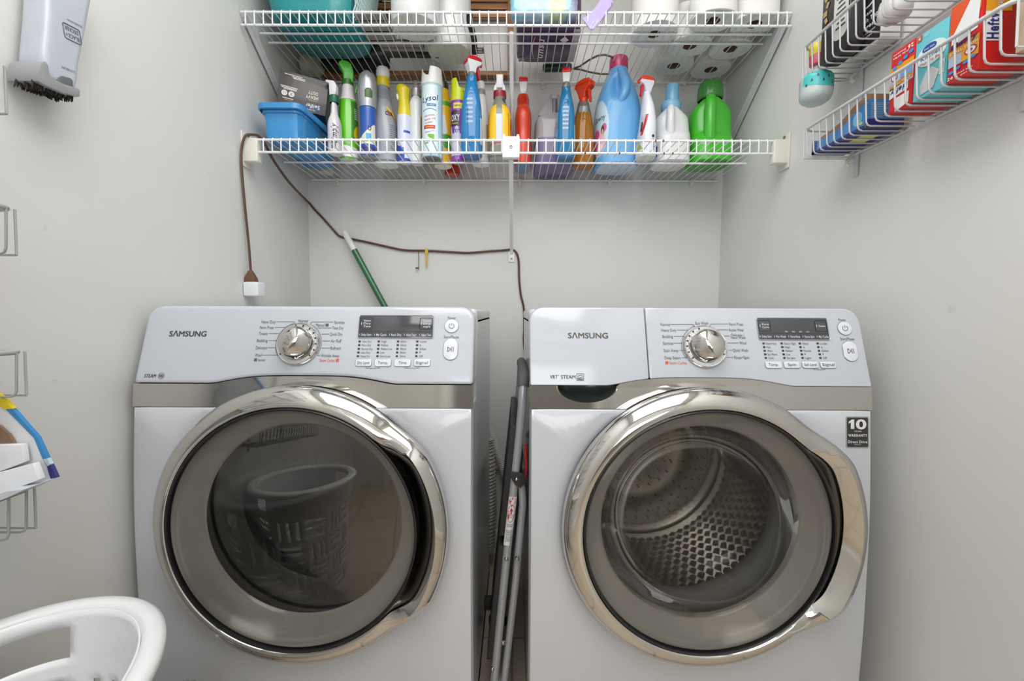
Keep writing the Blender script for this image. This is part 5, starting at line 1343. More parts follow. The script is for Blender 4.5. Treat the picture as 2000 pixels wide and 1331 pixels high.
# 16 orange-red spray bottle
x, d, w_, h_ = fit(1005, 1038, 151, 318, 0.060)
c16 = bottle('spray_bottle', 'solid orange-red spray bottle with a red and white head, by the centre brace', x, d)
ORB = M((206, 58, 22), 0.3)
b = MB(); lf = Loft(scaled([(0, .92, .94, 3), (.014, 1, 1, 3), (.20, 1, 1, 3), (.36, .93, .96, 3), (.52, .98, 1, 2.8), (.60, .90, .92, 2.6), (.66, .74, .62, 2.3), (.76, .70, .42, 2.2), (.795, .58, .34, 2)], w_, 0.122, h_)); lf.mesh(b, 0, 1); b.build('bottle_body', [ORB, M((104, 130, 164), 0.4)], c16)
b = MB()
for k in range(9): l_ = h_ * (.655 + .012 * k); lf.patch(b, l_, l_ + h_ * .005, A_ - 0.35, A_ + 0.35, 0, off=0.0009, nu=8, nz=1)
b.build('neck_ribs', M((186, 48, 18), 0.35), c16)
b = MB(); lf.patch(b, h_ * .12, h_ * .56, A_ + 1.0, A_ + 2.2, 0); lf.patch(b, h_ * .25, h_ * .36, A_ + 1.0, A_ + 1.6, 1, off=0.0009); lf.patch(b, h_ * .12, h_ * .56, A_ - 2.2, A_ - 1.05, 1); b.build('label', [M((120, 176, 110), 0.4), M((216, 206, 60), 0.4)], c16)
trigger_head(c16, h_ * .79, PI / 2, WP, RED, RED, s=(h_ * .21) / 0.0745)

# 17 lilac jug
x, d, w_, h_ = fit(1043, 1119, 188, 321, 0.082, 290); d += 0.008
c17 = bottle('cleaner_jug', 'translucent jug half full of lilac liquid with a gabled handle', x, d, cat='jug')
LIL = glass('lilac_liquid', (0.50, 0.42, 0.66), boost=0.8, haze=(0.26, 0.20, 0.40), hazef=0.75); JUG = glass('jug_plastic', (0.78, 0.76, 0.80), boost=1.0, haze=(0.62, 0.60, 0.65), hazef=0.55)
S = [(0, w_ / 2 * .93, .074, 5), (.004, w_ / 2, .080, 5), (h_ * .58, w_ / 2, .080, 5), (h_ * .64, w_ / 2 * .92, .076, 5), (h_ * .66, w_ / 2 * .82, .070, 5)]
b = MB(); lf = Loft(S); lf.mesh(b, z0=h_ * .36); b.build('jug_body', JUG, c17)
b = MB(); lf.mesh(b, z1=h_ * .36); b.build('liquid', LIL, c17)
b = MB(); yj = -0.02
b.prism([(-w_ * .42, h_ * .655), (w_ * .42, h_ * .655), (w_ * .10, h_ * .98), (w_ * .065, h_ * .98), (w_ * .065, h_ * .70), (-w_ * .065, h_ * .70), (-w_ * .065, h_ * .98), (-w_ * .10, h_ * .98)], lambda u, v, t: Vector((u, yj + t * (1 - .7 * max(0, (v - h_ * .65) / (h_ * .35))), v)), -0.045, 0.055); b.build('gable_top', JUG, c17, bevel=0.002, seg=2)
b = MB(); b.tube([(0, -0.012, h_ * .66), (0, -0.012, h_ * .95)], 0.011, 14); b.build('handle', JUG, c17)
b = MB(); b.lathe([(0.017, 0), (0.019, 0.004), (0.019, 0.016), (0.0005, 0.017)], 20, 0, (0, 0.030, h_ * .90), cap1=True); b.build('cap', M((220, 216, 222), 0.35), c17)

# 19 amber bottle
x, d, w_, h_ = fit(1116, 1161, 156, 321, 0.036, 262)
c19 = bottle('spray_bottle', 'clear spray bottle of amber liquid with an orange head', x, d)
AMB = glass('amber_liquid', (0.75, 0.36, 0.03), boost=1.0, haze=(0.50, 0.20, 0.012), hazef=0.6)
lf = Loft(scaled([(0, .85, .88, 2.4), (.014, .94, .97, 2.4), (.22, 1, 1, 2.4), (.42, .90, .96, 2.3), (.58, .72, .82, 2.1), (.70, .52, .64, 2), (.735, .46, .5, 2)], w_, 0.068, h_))
b = MB(); lf.mesh(b, z0=h_ * .60); b.build('bottle_body', CLEAR, c19)
b = MB(); lf.mesh(b, z1=h_ * .60); b.build('liquid', AMB, c19)
b = MB(); b.tube([(0.004, 0, h_ * .05), (0.0, 0, h_ * .73)], 0.0022, 8); b.build('dip_tube', WP, c19)
trigger_head(c19, h_ * .735, -0.75, M((222, 66, 20), 0.3), M((226, 72, 24), 0.3), M((222, 66, 20), 0.3), s=(h_ * .265) / 0.0745 * .96)


# 20, 22, 23 jugs with a handle
def jug(t, w_, dp, h_, ztop, hand, body, bottom, rec, hand_r, low=.46, e=3.2):
    """A jug whose upper body steps back behind a moulded handle; hand: local angle of the handle; rec: depth of the recess."""
    hx, hy = cos(hand), sin(hand)
    b = MB(); k = rec
    secs = [(0, .90, .90, e), (.014, .98, .98, e), (.06, 1, 1, e), (low - .04, 1, 1, e), (low + .05, .99, .98 - k * .15, e, -hx * k * .15, -hy * k * .15), (low + .15, .98, .94 - k * .48, e, -hx * k * .48, -hy * k * .48), (.72, .97, .88 - k * .6, e, -hx * k * .55, -hy * k * .55),
            (.84, .90, .80 - k * .45, 2.8, -hx * k * .42, -hy * k * .42), (.92, .62, .60, 2.4, -hx * .05, -hy * .05), (.97, .46, .52, 2, 0, 0), (1.0, .40, .46, 2, 0, 0)]
    lf = Loft(scaled(secs, w_, dp, ztop), 48); lf.mesh(b, 0, 1)
    rad = lambda z: (lf.pt(z * ztop, hand)).xy.length
    R0 = Loft(scaled([(0, 1, 1, e), (1, 1, 1, e)], w_, dp, 1.0)).pt(0.5, hand).xy.length
    pts = []; rr = []
    for z, f, r in ((.975, .40, .6), (.955, .56, .9), (.92, .68, 1.0), (.85, .77, 1.05), (low + .30, .82, 1.05), (low + .18, .80, 1.1), (low + .08, .75, 1.2), (low, .68, 1.3), (low - .08, .55, 1.3)):
        pts.append((hx * R0 * f, hy * R0 * f, z * ztop)); rr.append(hand_r * r)
    b.tube(pts, rr, 16, 0)
    o = b.build('jug_body', [body, bottom], t, angle=50)
    return lf


x, d, w_, h_ = fit(1161, 1249, 114, 318, 0.072)
c20 = bottle('softener_jug', 'large light blue fabric softener jug with a pink cap', x, d, cat='jug')
DB = M((104, 172, 226), 0.28)
zt = h_ * .885
b = MB()
S20 = [(0, .86, .90, 2.8), (.012, .95, 1, 2.8), (.08, 1, 1, 2.8), (.45, 1.0, 1, 2.8), (.58, .97, .96, 2.8), (.70, .88, .86, 2.6, .0, 0), (.82, .72, .70, 2.4, .01, 0), (.92, .52, .56, 2.1, .02, 0), (.965, .42, .50, 2, .03, 0), (1.0, .40, .48, 2, .03, 0)]
lf = Loft(scaled(S20, w_, 0.145, zt), 56); lf.mesh(b, 0, 1)
# moulded handle: the opening is a pocket pressed into the shoulder
ac, zc, ra, rz_ = A_ - 0.30, .775 * zt, 0.42, .14 * zt
nb_ = []
for p in b.v:
    v = Vector(p); a = math.atan2(v.y, v.x); da = ((a - ac - (v.z - zc) * -1.0 + PI) % (2 * PI) - PI) / ra; dz = (v.z - zc) / rz_
    q = da * da + dz * dz
    if q < 1: 
        f = (1 - q) ** 1.2 * 0.026; r = v.xy.length; v.x *= (r - f) / r; v.y *= (r - f) / r
    nb_.append(tuple(v))
b.v = nb_
hp_ = []
for k in range(17):
    t = k / 16; a = A_ - 0.12 + 0.40 * sin(PI * min(1, t * 1.05)) - 0.10 * t; hp_.append(lf.pt(zt * (.985 - .44 * t), a, -0.003 + 0.005 * sin(PI * t) - 0.022 * max(0, t - .72) / .28))
b.tube(hp_, [0.010 + 0.006 * sin(PI * k / 16) for k in range(17)], 16)
b.build('jug_body', [DB, M((196, 214, 228), 0.4)], c20, angle=55)
b = MB(); cxx = .03 * w_ / 2; b.lathe([(w_ * .20, 0), (w_ * .205, h_ * .02), (w_ * .20, h_ * .10), (w_ * .19, h_ * .115), (w_ * .05, h_ * .125), (0.0005, h_ * .125)], 32, 0, (cxx, 0, zt - 0.002), cap1=True); b.build('cap', M((186, 62, 106), 0.35), c20)
b = MB(); ell = lambda u, v: u * u + v * v < 1
lf.patch(b, zt * .08, zt * .64, A_ - 1.50, A_ - 0.55, 0, shape=ell, nu=40, nz=40); lf.patch(b, zt * .10, zt * .40, A_ - 1.42, A_ - 0.62, 1, off=0.0009, shape=lambda u, v: u * u + v * v < 1 and v < 0.2 + 0.5 * sin(4 * u + 1), nu=30, nz=30)
for (a, z, r1_, r2_, m) in ((-1.12, .30, .16, .055, 2), (-0.86, .25, .17, .05, 1), (-1.16, .20, .14, .05, 2), (-0.74, .36, .10, .04, 2), (-0.94, .17, .16, .04, 3)): lf.patch(b, zt * (z - r2_), zt * (z + r2_), A_ + a - r1_, A_ + a + r1_, m, off=0.0012, shape=ell, nu=12, nz=12)
lf.patch(b, zt * .29, zt * .38, A_ - 0.88, A_ - 0.73, 4, off=0.0015, shape=ell, nu=12, nz=12); lf.patch(b, zt * .285, zt * .345, A_ - 0.845, A_ - 0.765, 5, off=0.0018, shape=ell, nu=10, nz=10)
lf.write(b, 'Downy', A_ - 1.0, zt * .46, 0.052, 0.020, 6, 0.0, 0.3, off=0.0014, turn=0.12)
b.build('label', [M((190, 218, 232), 0.35), M((228, 180, 204), 0.4), M((206, 84, 140), 0.4), M((240, 220, 230), 0.4), M((86, 56, 44), 0.5), M((216, 170, 150), 0.5), M((28, 30, 40), 0.5, 0)], c20)

# 21 white cleaner with a red head, leaning
x, d, w_, h_ = fit(1244, 1281, 151, 303, 0.036)
c21 = bottle('spray_bottle', 'white curved spray bottle with a red and white head, between the blue and white jugs', x, d)
b = MB(); lf = Loft(scaled([(0, .92, .95, 2.6), (.012, .98, 1, 2.6), (.2, .92, 1, 2.6), (.42, .80, .94, 2.5, .12, 0), (.60, .66, .80, 2.3, .10, 0), (.72, .50, .62, 2.1, 0.0, 0), (.77, .42, .5, 2, -.05, 0)], w_, 0.075, h_)); lf.mesh(b, 0, 1); b.build('bottle_body', [M((222, 226, 236), 0.3), OPAQ], c21)
b = MB(); lf.patch(b, h_ * .06, h_ * .50, A_ - 1.35, A_ - 0.15, 0, shape=lambda u, v: u < 0.6 - 0.4 * v); lf.patch(b, h_ * .25, h_ * .50, A_ - 1.0, A_ - 0.18, 1, off=0.0008, shape=lambda u, v: abs(u - 0.5 * v - .15) < .32); lf.patch(b, h_ * .08, h_ * .24, A_ - 1.25, A_ - 0.5, 2, off=0.0008, shape=lambda u, v: v < -u)
lf.write(b, 'method', A_ + 0.3, h_ * .13, 0.034, 0.010, 3, 0.0, turn=PI / 2); lf.patch(b, h_ * .215, h_ * .25, A_ + 0.2, A_ + 0.45, 3, off=0.0008, shape=ell, nu=10, nz=10); lf.patch(b, h_ * .30, h_ * .42, A_ - 1.0, A_ - 0.72, 3, off=0.001)
b.build('label', [M((204, 208, 212), 0.35), M((190, 34, 52), 0.35), M((150, 170, 70), 0.4), INK2], c21)
trigger_head(c21, h_ * .765, PI + 0.25, M((226, 224, 234), 0.3), M((222, 58, 30), 0.3), RED, s=(h_ * .235) / 0.0745)

# 22 white detergent jug with a light blue cap
x, d, w_, h_ = fit(1276, 1343, 167, 312, 0.066)
c22 = bottle('detergent_jug', 'white detergent jug with a light blue measuring cap', x, d, cat='jug')
WJ = M((222, 224, 226), 0.34); zt = h_ * .70
lf = jug(c22, w_, 0.130, h_, zt, A_ - 0.32, WJ, OPAQ, 0.30, 0.0125, .44)
b = MB(); b.lathe([(w_ * .24, -0.006), (w_ * .275, 0.0), (w_ * .275, h_ * .06), (w_ * .255, h_ * .085), (w_ * .19, h_ * .088)], 36, 0, (0, 0, zt), cap1=True); b.build('pour_collar', M((132, 184, 220), 0.3), c22)
b = MB(); b.lathe([(w_ * .19, 0), (w_ * .195, h_ * .02), (w_ * .18, h_ * .20), (w_ * .165, h_ * .215), (0.0005, h_ * .216)], 36, 0, (0.004, 0, zt + h_ * .085), cap1=True); b.build('cap', M((120, 178, 216), 0.25), c22)
b = MB(); lf.patch(b, zt * .1, zt * .28, A_ - 1.5, A_ - 0.95, 0); b.build('label', M((56, 70, 140), 0.4), c22)

# 23 green detergent jug
x, d, w_, h_ = fit(1346, 1425, 162, 311, 0.072)
c23 = bottle('detergent_jug', 'green detergent jug with a darker green cap, at the end of the bottle row', x, d, cat='jug')
GJ = M((66, 178, 44), 0.3); zt = h_ * .80
lf = jug(c23, w_, 0.140, h_, zt, A_ - 0.36, GJ, M((70, 160, 50), 0.4), 0.34, 0.0160, .30)
b = MB(); b.lathe([(w_ * .27, -0.004), (w_ * .30, 0.0), (w_ * .30, h_ * .05), (w_ * .285, h_ * .14), (w_ * .25, h_ * .185), (w_ * .15, h_ * .20), (0.0005, h_ * .205)], 40, 0, (0, 0, zt), cap1=True); b.build('cap', M((58, 126, 52), 0.25), c23)
b = MB(); b.lathe([(0.013, 0), (0.012, 0.002), (0.009, 0.001), (0.0005, -0.001)], 24, 0, (0, 0, 0), 'y', cap1=True, sy=.6); b.v = [(p[0], -w_ * .275 - p[1] + 0.003, p[2] + zt + h_ * .115) for p in b.v]; b.build('cap_recess', M((48, 112, 44), 0.3), c23)
# ---------------------------------------------------------------- upper shelf
DU = ZU + 0.0030
PAPER = mat((232, 232, 228), 0.75, bump=0.15, scale=220)
TEAL = M((24, 138, 142), 0.3)


def up(px, py, z=DU): return at(px, py, z=z)


# teal tub with an openwork side
pa, pb = up(512, 24), up(652, 24)
tx0, tx1 = -0.728, -0.478; ty0, ty1 = 1.318, 1.560; tx, ty = (tx0 + tx1) / 2, (ty0 + ty1) / 2
tub = thing('laundry_tub', 'teal plastic laundry tub with an openwork side, at the wall end of the upper shelf', 'tub', (tx, ty, DU))
lf = Loft([(0, (tx1 - tx0) / 2 - .012, (ty1 - ty0) / 2 - .012, 4), (.008, (tx1 - tx0) / 2, (ty1 - ty0) / 2, 4), (.12, (tx1 - tx0) / 2 + .016, (ty1 - ty0) / 2 + .010, 4.5), (.30, (tx1 - tx0) / 2 + .033, (ty1 - ty0) / 2 + .03, 4.5, 0.004, 0.004)], 64)
b = MB(); lf.mesh(b, cap=False, step=.02); b.add([lf.pt(0, 2 * PI * i / 64) for i in range(64)], [tuple(range(64))]); b.rings([[lf.pt(z, 2 * PI * i / 64, -.003) for i in range(64)] for z in (.30, .15, .01)], cap1=True); b.build('tub_body', TEAL, tub, angle=45)
b = MB(); b.rings([[lf.pt(.30, 2 * PI * i / 64, o) + Vector((0, 0, q)) for i in range(64)] for o, q in ((-.004, 0), (0, .006), (.008, .004), (.008, -.008), (.003, -.008))], loop=True); b.build('rim', TEAL, tub)
b = MB()
for k in range(-8, 12):
    for sgn in (1, -1):
        pts = []
        for j in range(15):
            z = .014 + .24 * j / 14; a = -0.35 + 0.062 * k + sgn * z * 1.9
            if -0.62 < a < 0.78: pts.append(lf.pt(z, a, .0012))
        if len(pts) > 2: b.tube(pts, 0.0022, 5)
b.build('openwork_side', M((196, 220, 220), 0.3), tub)
b = MB(); lf.patch(b, .014, .26, -0.66, 0.80, 0, off=.0006, nu=24, nz=12); b.build('side_panel', mat((20, 96, 104), 0.4), tub)

# things behind the tub
q0, q1 = up(566, 100), up(664, 120)
bag = thing('fabric_bag', 'flat black fabric bag lying behind the teal tub', 'bag', (-0.565, 1.606, DU))
lb_ = Loft([(0, .115, .030, 3), (.01, .122, .036, 3), (.05, .122, .036, 3), (.075, .09, .024, 2.5)], 40)
b = MB(); lb_.mesh(b); b.build('bag_body', mat((26, 27, 30), 0.85, bump=0.5, scale=60), bag)
b = MB(); b.tube([(-.06, 0, .074), (-.05, 0, .12), (0.0, 0, .14), (.05, 0, .12), (.06, 0, .074)], .006, 8, flat=2.2); b.build('strap', mat((30, 30, 32), 0.8), bag)
cl = thing('cream_cloth', 'crumpled cream cloth in the corner of the upper shelf, below the tub', 'cloth', (-0.738, 1.640, DU))
b = MB(); rs = []
for (z, k) in ((0, .7), (.004, .95), (.02, 1), (.045, .85), (.06, .5), (.064, .1)):
    rs.append([Vector((.044 * k * cos(a) * (1 + .12 * sin(3 * a + z * 50)), .034 * k * sin(a) * (1 + .15 * cos(5 * a + z * 70)), z + (.006 * sin(4 * a) if z > .01 else 0))) for a in (2 * PI * i / 40 for i in range(40))])
b.rings(rs, cap0=True, cap1=True); b.build('cloth_folds', mat((212, 206, 186), 0.85, bump=0.4, scale=50), cl)

# folded wooden rack against the wall, and the grey slatted wire rack before it
WOOD = bpy.data.materials.new('brown_wood'); WOOD.use_nodes = True
nt = WOOD.node_tree; bs = nt.nodes['Principled BSDF']; bs.inputs['Roughness'].default_value = 0.5
tc = nt.nodes.new('ShaderNodeTexCoord'); mp = nt.nodes.new('ShaderNodeMapping'); mp.inputs['Scale'].default_value = (1.5, 30, 30)
wv = nt.nodes.new('ShaderNodeTexNoise'); wv.inputs['Scale'].default_value = 4; wv.inputs['Detail'].default_value = 5
rp = nt.nodes.new('ShaderNodeValToRGB'); rp.color_ramp.elements[0].color = lin((112, 68, 32)); rp.color_ramp.elements[1].color = lin((176, 122, 66)); rp.color_ramp.elements[0].position = .3; rp.color_ramp.elements[1].position = .7
nt.links.new(tc.outputs['Object'], mp.inputs[0]); nt.links.new(mp.outputs[0], wv.inputs['Vector']); nt.links.new(wv.outputs['Fac'], rp.inputs[0]); nt.links.new(rp.outputs[0], bs.inputs['Base Color'])
xl, xr = up(612, 140).x + 0.02, up(1003, 140).x
wr_ = thing('wooden_rack', 'brown wooden slatted rack leaning on the wall at the back of the upper shelf', 'rack', ((xl + xr) / 2, 1.66, DU))
b = MB(); b.box(((xl + xr) / 2, 1.674, DU + .012), (xr - xl, .017, .024)); b.box(((xl + xr) / 2, 1.657, DU + .008), (xr - xl, .016, .016)); part_of(wr_, b, 'bottom_rail', WOOD, bevel=.002)
for k in range(11):
    z = DU + .225 + .027 * k
    b = MB(); b.box(((xl + xr) / 2, 1.674, z), (xr - xl - .02, .010, .018)); part_of(wr_, b, 'slat', WOOD, bevel=.001)
for x in (xl + .008, xr - .012):
    b = MB(); b.box((x, 1.672, DU + .24), (.022, .020, .48)); part_of(wr_, b, 'side_post', WOOD, bevel=.002)
gx0, gx1 = -0.436, -0.300
GREYP = mat((150, 144, 140), 0.45)
gr = thing('slatted_rack', 'grey slatted rack with wire grid back, lying between the tub and the white canisters', 'rack', ((gx0 + gx1) / 2, 1.47, DU))
b = MB()
for y0, y1 in ((1.468, 1.484), (1.492, 1.506)): b.box(((gx0 + gx1) / 2, (y0 + y1) / 2, DU + .006), (gx1 - gx0, y1 - y0, .010))
part_of(gr, b, 'slats', GREYP, bevel=.001)
b = MB(); b.box(((gx0 + gx1) / 2, 1.488, DU + .014), (gx1 - gx0, .040, .006)); part_of(gr, b, 'base_strip', mat((30, 28, 27), .5))
b = MB()
for k in range(7): x = gx0 + .008 + .021 * k; b.tube([(x, 1.5, DU + .01), (x, 1.505, DU + .40)], .0018, 6)
for k in range(12): z = DU + .03 + .032 * k; b.tube([(gx0, 1.503 + .0004 * k, z), (gx1, 1.503 + .0004 * k, z)], .0018, 6)
part_of(gr, b, 'wire_grid', mat((176, 176, 174), .35, .5))
gp = thing('flat_tray', 'flat grey tray lying on the wires in front of the slatted rack', 'tray', (-0.42, 1.40, DU))
b = MB(); b.box((-0.425, 1.388, DU + .005), (.090, .13, .010)); part_of(gp, b, 'tray_panel', GREYP, bevel=.002)
b = MB()
for y in (1.352, 1.402, 1.447): b.box((-0.425, y, DU - .0001), (.086, .0035, .0012))
part_of(gp, b, 'slots', mat((36, 33, 31), .6))
b = MB(); p0_, p1_ = up(668, 112.5), up(848, 113.5)
rd = thing('black_rod', 'black round rod lying along the upper shelf', 'rod', ((p0_.x + p1_.x) / 2, 1.545, DU))
b.tube([(p0_.x, 1.539, DU + .0095), (p1_.x + .01, 1.541, DU + .0095)], .0095, 14); part_of(rd, b, 'rod_shaft', mat((40, 40, 42), .45)); 
b = MB()
for x in (p0_.x, p1_.x + .01): b.tube([(x - .006, 1.540, DU + .0095), (x + .006, 1.540, DU + .0095)], .0102, 14)
part_of(rd, b, 'end_caps', mat((60, 60, 62), .4))

# white canisters
for i, (px, py, dd, rr0, lab) in enumerate(((811, 60, 1.386, .0705, 'smooth white round canister at the front of the upper shelf'), (878, 100, 1.517, .0705, 'white round canister set back behind its twin, beside the black strap'))):
    c = up(px, py); k_ = dd / c.y; x = c.x * k_
    cn = thing('storage_canister', lab, 'canister', (x, dd, DU), 0, 'white canisters on the upper shelf')
    lc = Loft([(0, rr0 * .96, rr0 * .96, 2), (.004, rr0, rr0, 2), (.23, rr0 * 1.02, rr0 * 1.02, 2)], 48)
    b = MB(); lc.mesh(b, 0, 1, step=.05); b.build('canister_body', [M((218, 220, 220), .3), M((222, 228, 216), .35)], cn)
    b = MB(); b.lathe([(rr0 * 1.03, 0), (rr0 * 1.06, .003), (rr0 * 1.06, .020), (rr0 * 1.0, .025), (.0005, .026)], 48, 0, (0, 0, .228), cap1=True); b.build('lid', M((226, 226, 226), .3), cn)
# black strap with a buckle
st = thing('strap', 'black webbing strap with a plastic buckle beside the second white canister', 'strap', (-0.12, 1.42, DU))
b = MB(); xs0 = up(921, 60).x
b.rings([[(xs0 + dx + .003 * sin(y * 40), y, DU + .003 + dz + .003 * (1 + sin(y * 55))) for dx, dz in ((-.009, 0), (.009, 0), (.009, .0018), (-.009, .0018))] for y in [1.325 + .0105 * i for i in range(21)]], cap0=True, cap1=True); part_of(st, b, 'webbing', mat((38, 38, 42), .7, var=.25, scale=160), smooth=False)
b = MB(); bc = up(937, 101)
for dx, dy, sx_, sy_ in ((-.011, 0, .004, .03), (.011, 0, .004, .03), (0, -.013, .022, .004), (0, .013, .022, .004), (0, 0, .022, .004)): b.box((bc.x + dx, bc.y + dy, DU + .004), (sx_, sy_, .005))
part_of(st, b, 'buckle', M((52, 52, 56), .3), bevel=.001)

# purple pack with its film tail, and the crinkled blue pack in front of it
PUR = mat((70, 42, 84), 0.32, coat=.3, var=.15, bump=.5, scale=30)
pk = thing('film_pack', 'dark purple film-wrapped pack lettered underneath, over the centre brace', 'pack', (0.105, 1.475, DU))
lp = Loft([(0, .094, .090, 7), (.006, .099, .096, 7), (.10, .101, .098, 6), (.13, .095, .09, 5)], 56)
b = MB(); lp.mesh(b); b.build('wrapper', PUR, pk, angle=50)
b = MB(); zb_ = -.0006
sf = lambda x, y, zz=zb_: Vector((x, y, zz))
b.add([sf(.078, -.088), sf(.098, -.088), sf(.098, .088), sf(.078, .088)], [(0, 1, 2, 3)], 0)
b.add([sf(-.07, -.06, zb_ - .0002), sf(-.058, -.06, zb_ - .0002), sf(-.058, .055, zb_ - .0002), sf(-.07, .055, zb_ - .0002)], [(0, 1, 2, 3)], 2)
b.add([sf(-.092, .062, zb_ - .0003), sf(-.070, .060, zb_ - .0003), sf(-.070, .084, zb_ - .0003), sf(-.092, .086, zb_ - .0003)], [(0, 1, 2, 3)], 3)
write(b, 'unsu', lambda x, y: sf(-.022 - y * 1.0, .012 - x, zb_ - .0006), .105, .022, 1, .02, .25)
write(b, 'Ultra', lambda x, y: sf(.004 - y, .03 - x, zb_ - .0006), .04, .008, 3, .0, .25)
b.add([sf(.052, -.052, zb_ - .0006), sf(.066, -.034, zb_ - .0006), sf(.052, -.020, zb_ - .0006), sf(.038, -.034, zb_ - .0006)], [(0, 1, 2, 3)], 1)
write(b, 'pads', lambda x, y: sf(.050 - y, .03 - x, zb_ - .0006), .05, .006, 3)
b.tube([sf(-.040 - .008 * sin(PI * k / 12), -.058 + .125 * k / 12, zb_ - .0008) for k in range(13)], [.0002 + .0014 * sin(PI * k / 12) for k in range(13)], 6, 1)
b.build('wrapper_print', [M((190, 186, 192), .35), M((232, 228, 232), .4), M((64, 66, 110), .35), M((150, 140, 150), .4)], pk, smooth=False)
bl_ = thing('crinkled_pack', 'crinkled pale blue and green film pack at the front lip of the upper shelf', 'pack', (0.085, 1.345, DU))
random.seed(3); b = MB(); rs = []
for j in range(15):
    z = .001 + .15 * j / 14; ring = []
    for i in range(72):
        a = 2 * PI * i / 72; ca, sa = cos(a), sin(a); e = 5
        r = (abs(ca / .098) ** e + abs(sa / .026) ** e) ** (-1 / e); k = 1 + random.uniform(-.05, .05) - (.12 if j == 0 else 0)
        ring.append((r * ca * (1 + (k - 1) * .4), r * sa * k, z))
    rs.append(ring)
b.rings(rs, cap0=True, cap1=True)
fm2 = bpy.data.materials.new('tinted_film'); fm2.use_nodes = True; nt = fm2.node_tree; bs = nt.nodes['Principled BSDF']
bs.inputs['Roughness'].default_value = .12; bs.inputs['Coat Weight'].default_value = .6
tc = nt.nodes.new('ShaderNodeTexCoord'); nz = nt.nodes.new('ShaderNodeTexNoise'); nz.inputs['Scale'].default_value = 34; nz.inputs['Detail'].default_value = 5
sx_ = nt.nodes.new('ShaderNodeSeparateXYZ'); ma = nt.nodes.new('ShaderNodeMath'); ma.operation = 'MULTIPLY_ADD'; ma.inputs[1].default_value = 5.0; ma.inputs[2].default_value = .5
r1_ = nt.nodes.new('ShaderNodeValToRGB'); cr = r1_.color_ramp
cr.elements[0].position = .0; cr.elements[0].color = lin((120, 186, 212)); cr.elements[1].position = 1.0; cr.elements[1].color = lin((150, 120, 160))
for pos, col in ((.3, (166, 206, 222)), (.52, (160, 200, 220)), (.60, (184, 214, 160)), (.78, (176, 210, 150)), (.84, (140, 190, 214))): el = cr.elements.new(pos); el.color = lin(col)
mxx = nt.nodes.new('ShaderNodeMix'); mxx.data_type = 'RGBA'; mxx.blend_type = 'OVERLAY'; mxx.inputs[0].default_value = .6
bp = nt.nodes.new('ShaderNodeBump'); bp.inputs['Strength'].default_value = .8; bp.inputs['Distance'].default_value = .004
nt.links.new(tc.outputs['Object'], nz.inputs['Vector']); nt.links.new(tc.outputs['Object'], sx_.inputs[0]); nt.links.new(sx_.outputs[0], ma.inputs[0]); nt.links.new(ma.outputs[0], r1_.inputs[0])
nt.links.new(r1_.outputs[0], mxx.inputs[6]); nt.links.new(nz.outputs['Fac'], mxx.inputs[7]); nt.links.new(mxx.outputs[2], bs.inputs['Base Color']); nt.links.new(nz.outputs['Fac'], bp.inputs['Height']); nt.links.new(bp.outputs[0], bs.inputs['Normal'])
b.build('film_wrap', fm2, bl_, angle=80)
FY = FU - .012
tl = MB(); pl = [(1182, -14), (1196, -4), (1199, 5), (1186, 24), (1172, 40), (1160, 57), (1152, 58), (1146, 44), (1138, 32), (1150, 24), (1164, 10)]
tl.prism(pl, lambda a, q, t: at(a, q, y=FY) + Vector((0, t + .010 * sin((q + 14) / 22.0), 0)), 0.0, 0.0022, 0)
pl2 = [(1193, -2), (1199, 5), (1186, 24), (1173, 39), (1168, 36), (1180, 20)]
tl.prism(pl2, lambda a, q, t: at(a, q, y=FY) + Vector((0, t + .010 * sin((q + 14) / 22.0), 0)), -0.0006, 0.0, 1)
for pts in ([(1153, 55), (1160, 40), (1166, 30)], [(1157, 56), (1166, 43), (1172, 33)]): tl.tube([at(a, q, y=FY - .001) + Vector((0, .010 * sin((q + 14) / 22.0), 0)) for a, q in pts], .0011, 5, 2)
part_of(bl_, tl, 'film_tail', [M((146, 126, 190), .2, .6), M((84, 40, 130), .25, .5), M((228, 224, 240), .3)], smooth=True)

# loop-headed beater with a green handle
be = thing('rug_beater', 'green-handled wire loop tool lying at the back of the upper shelf', 'beater', (0.15, 1.62, DU))
h0, h1 = up(1060, 143), up(1116, 141)
b = MB(); b.tube([(h0.x, 1.628, DU + .015), (h0.x + .006, 1.628, DU + .015), (h1.x - .006, 1.625, DU + .015), (h1.x, 1.625, DU + .015)], [.010, .0145, .0150, .011], 16); part_of(be, b, 'grip', M((16, 66, 52), .35))
lp_ = [up(a, q) for a, q in ((1118, 142), (1132, 137), (1150, 125), (1166, 117), (1180, 115), (1194, 119), (1204, 130), (1204, 144), (1192, 152), (1172, 152), (1150, 148), (1132, 143), (1118, 142))]
b = MB(); b.tube([Vector((p.x, p.y - .006, DU + .010)) for p in lp_], .0032, 8, closed=False); part_of(be, b, 'wire_loop', mat((112, 100, 84), .45, .3))


# paper rolls


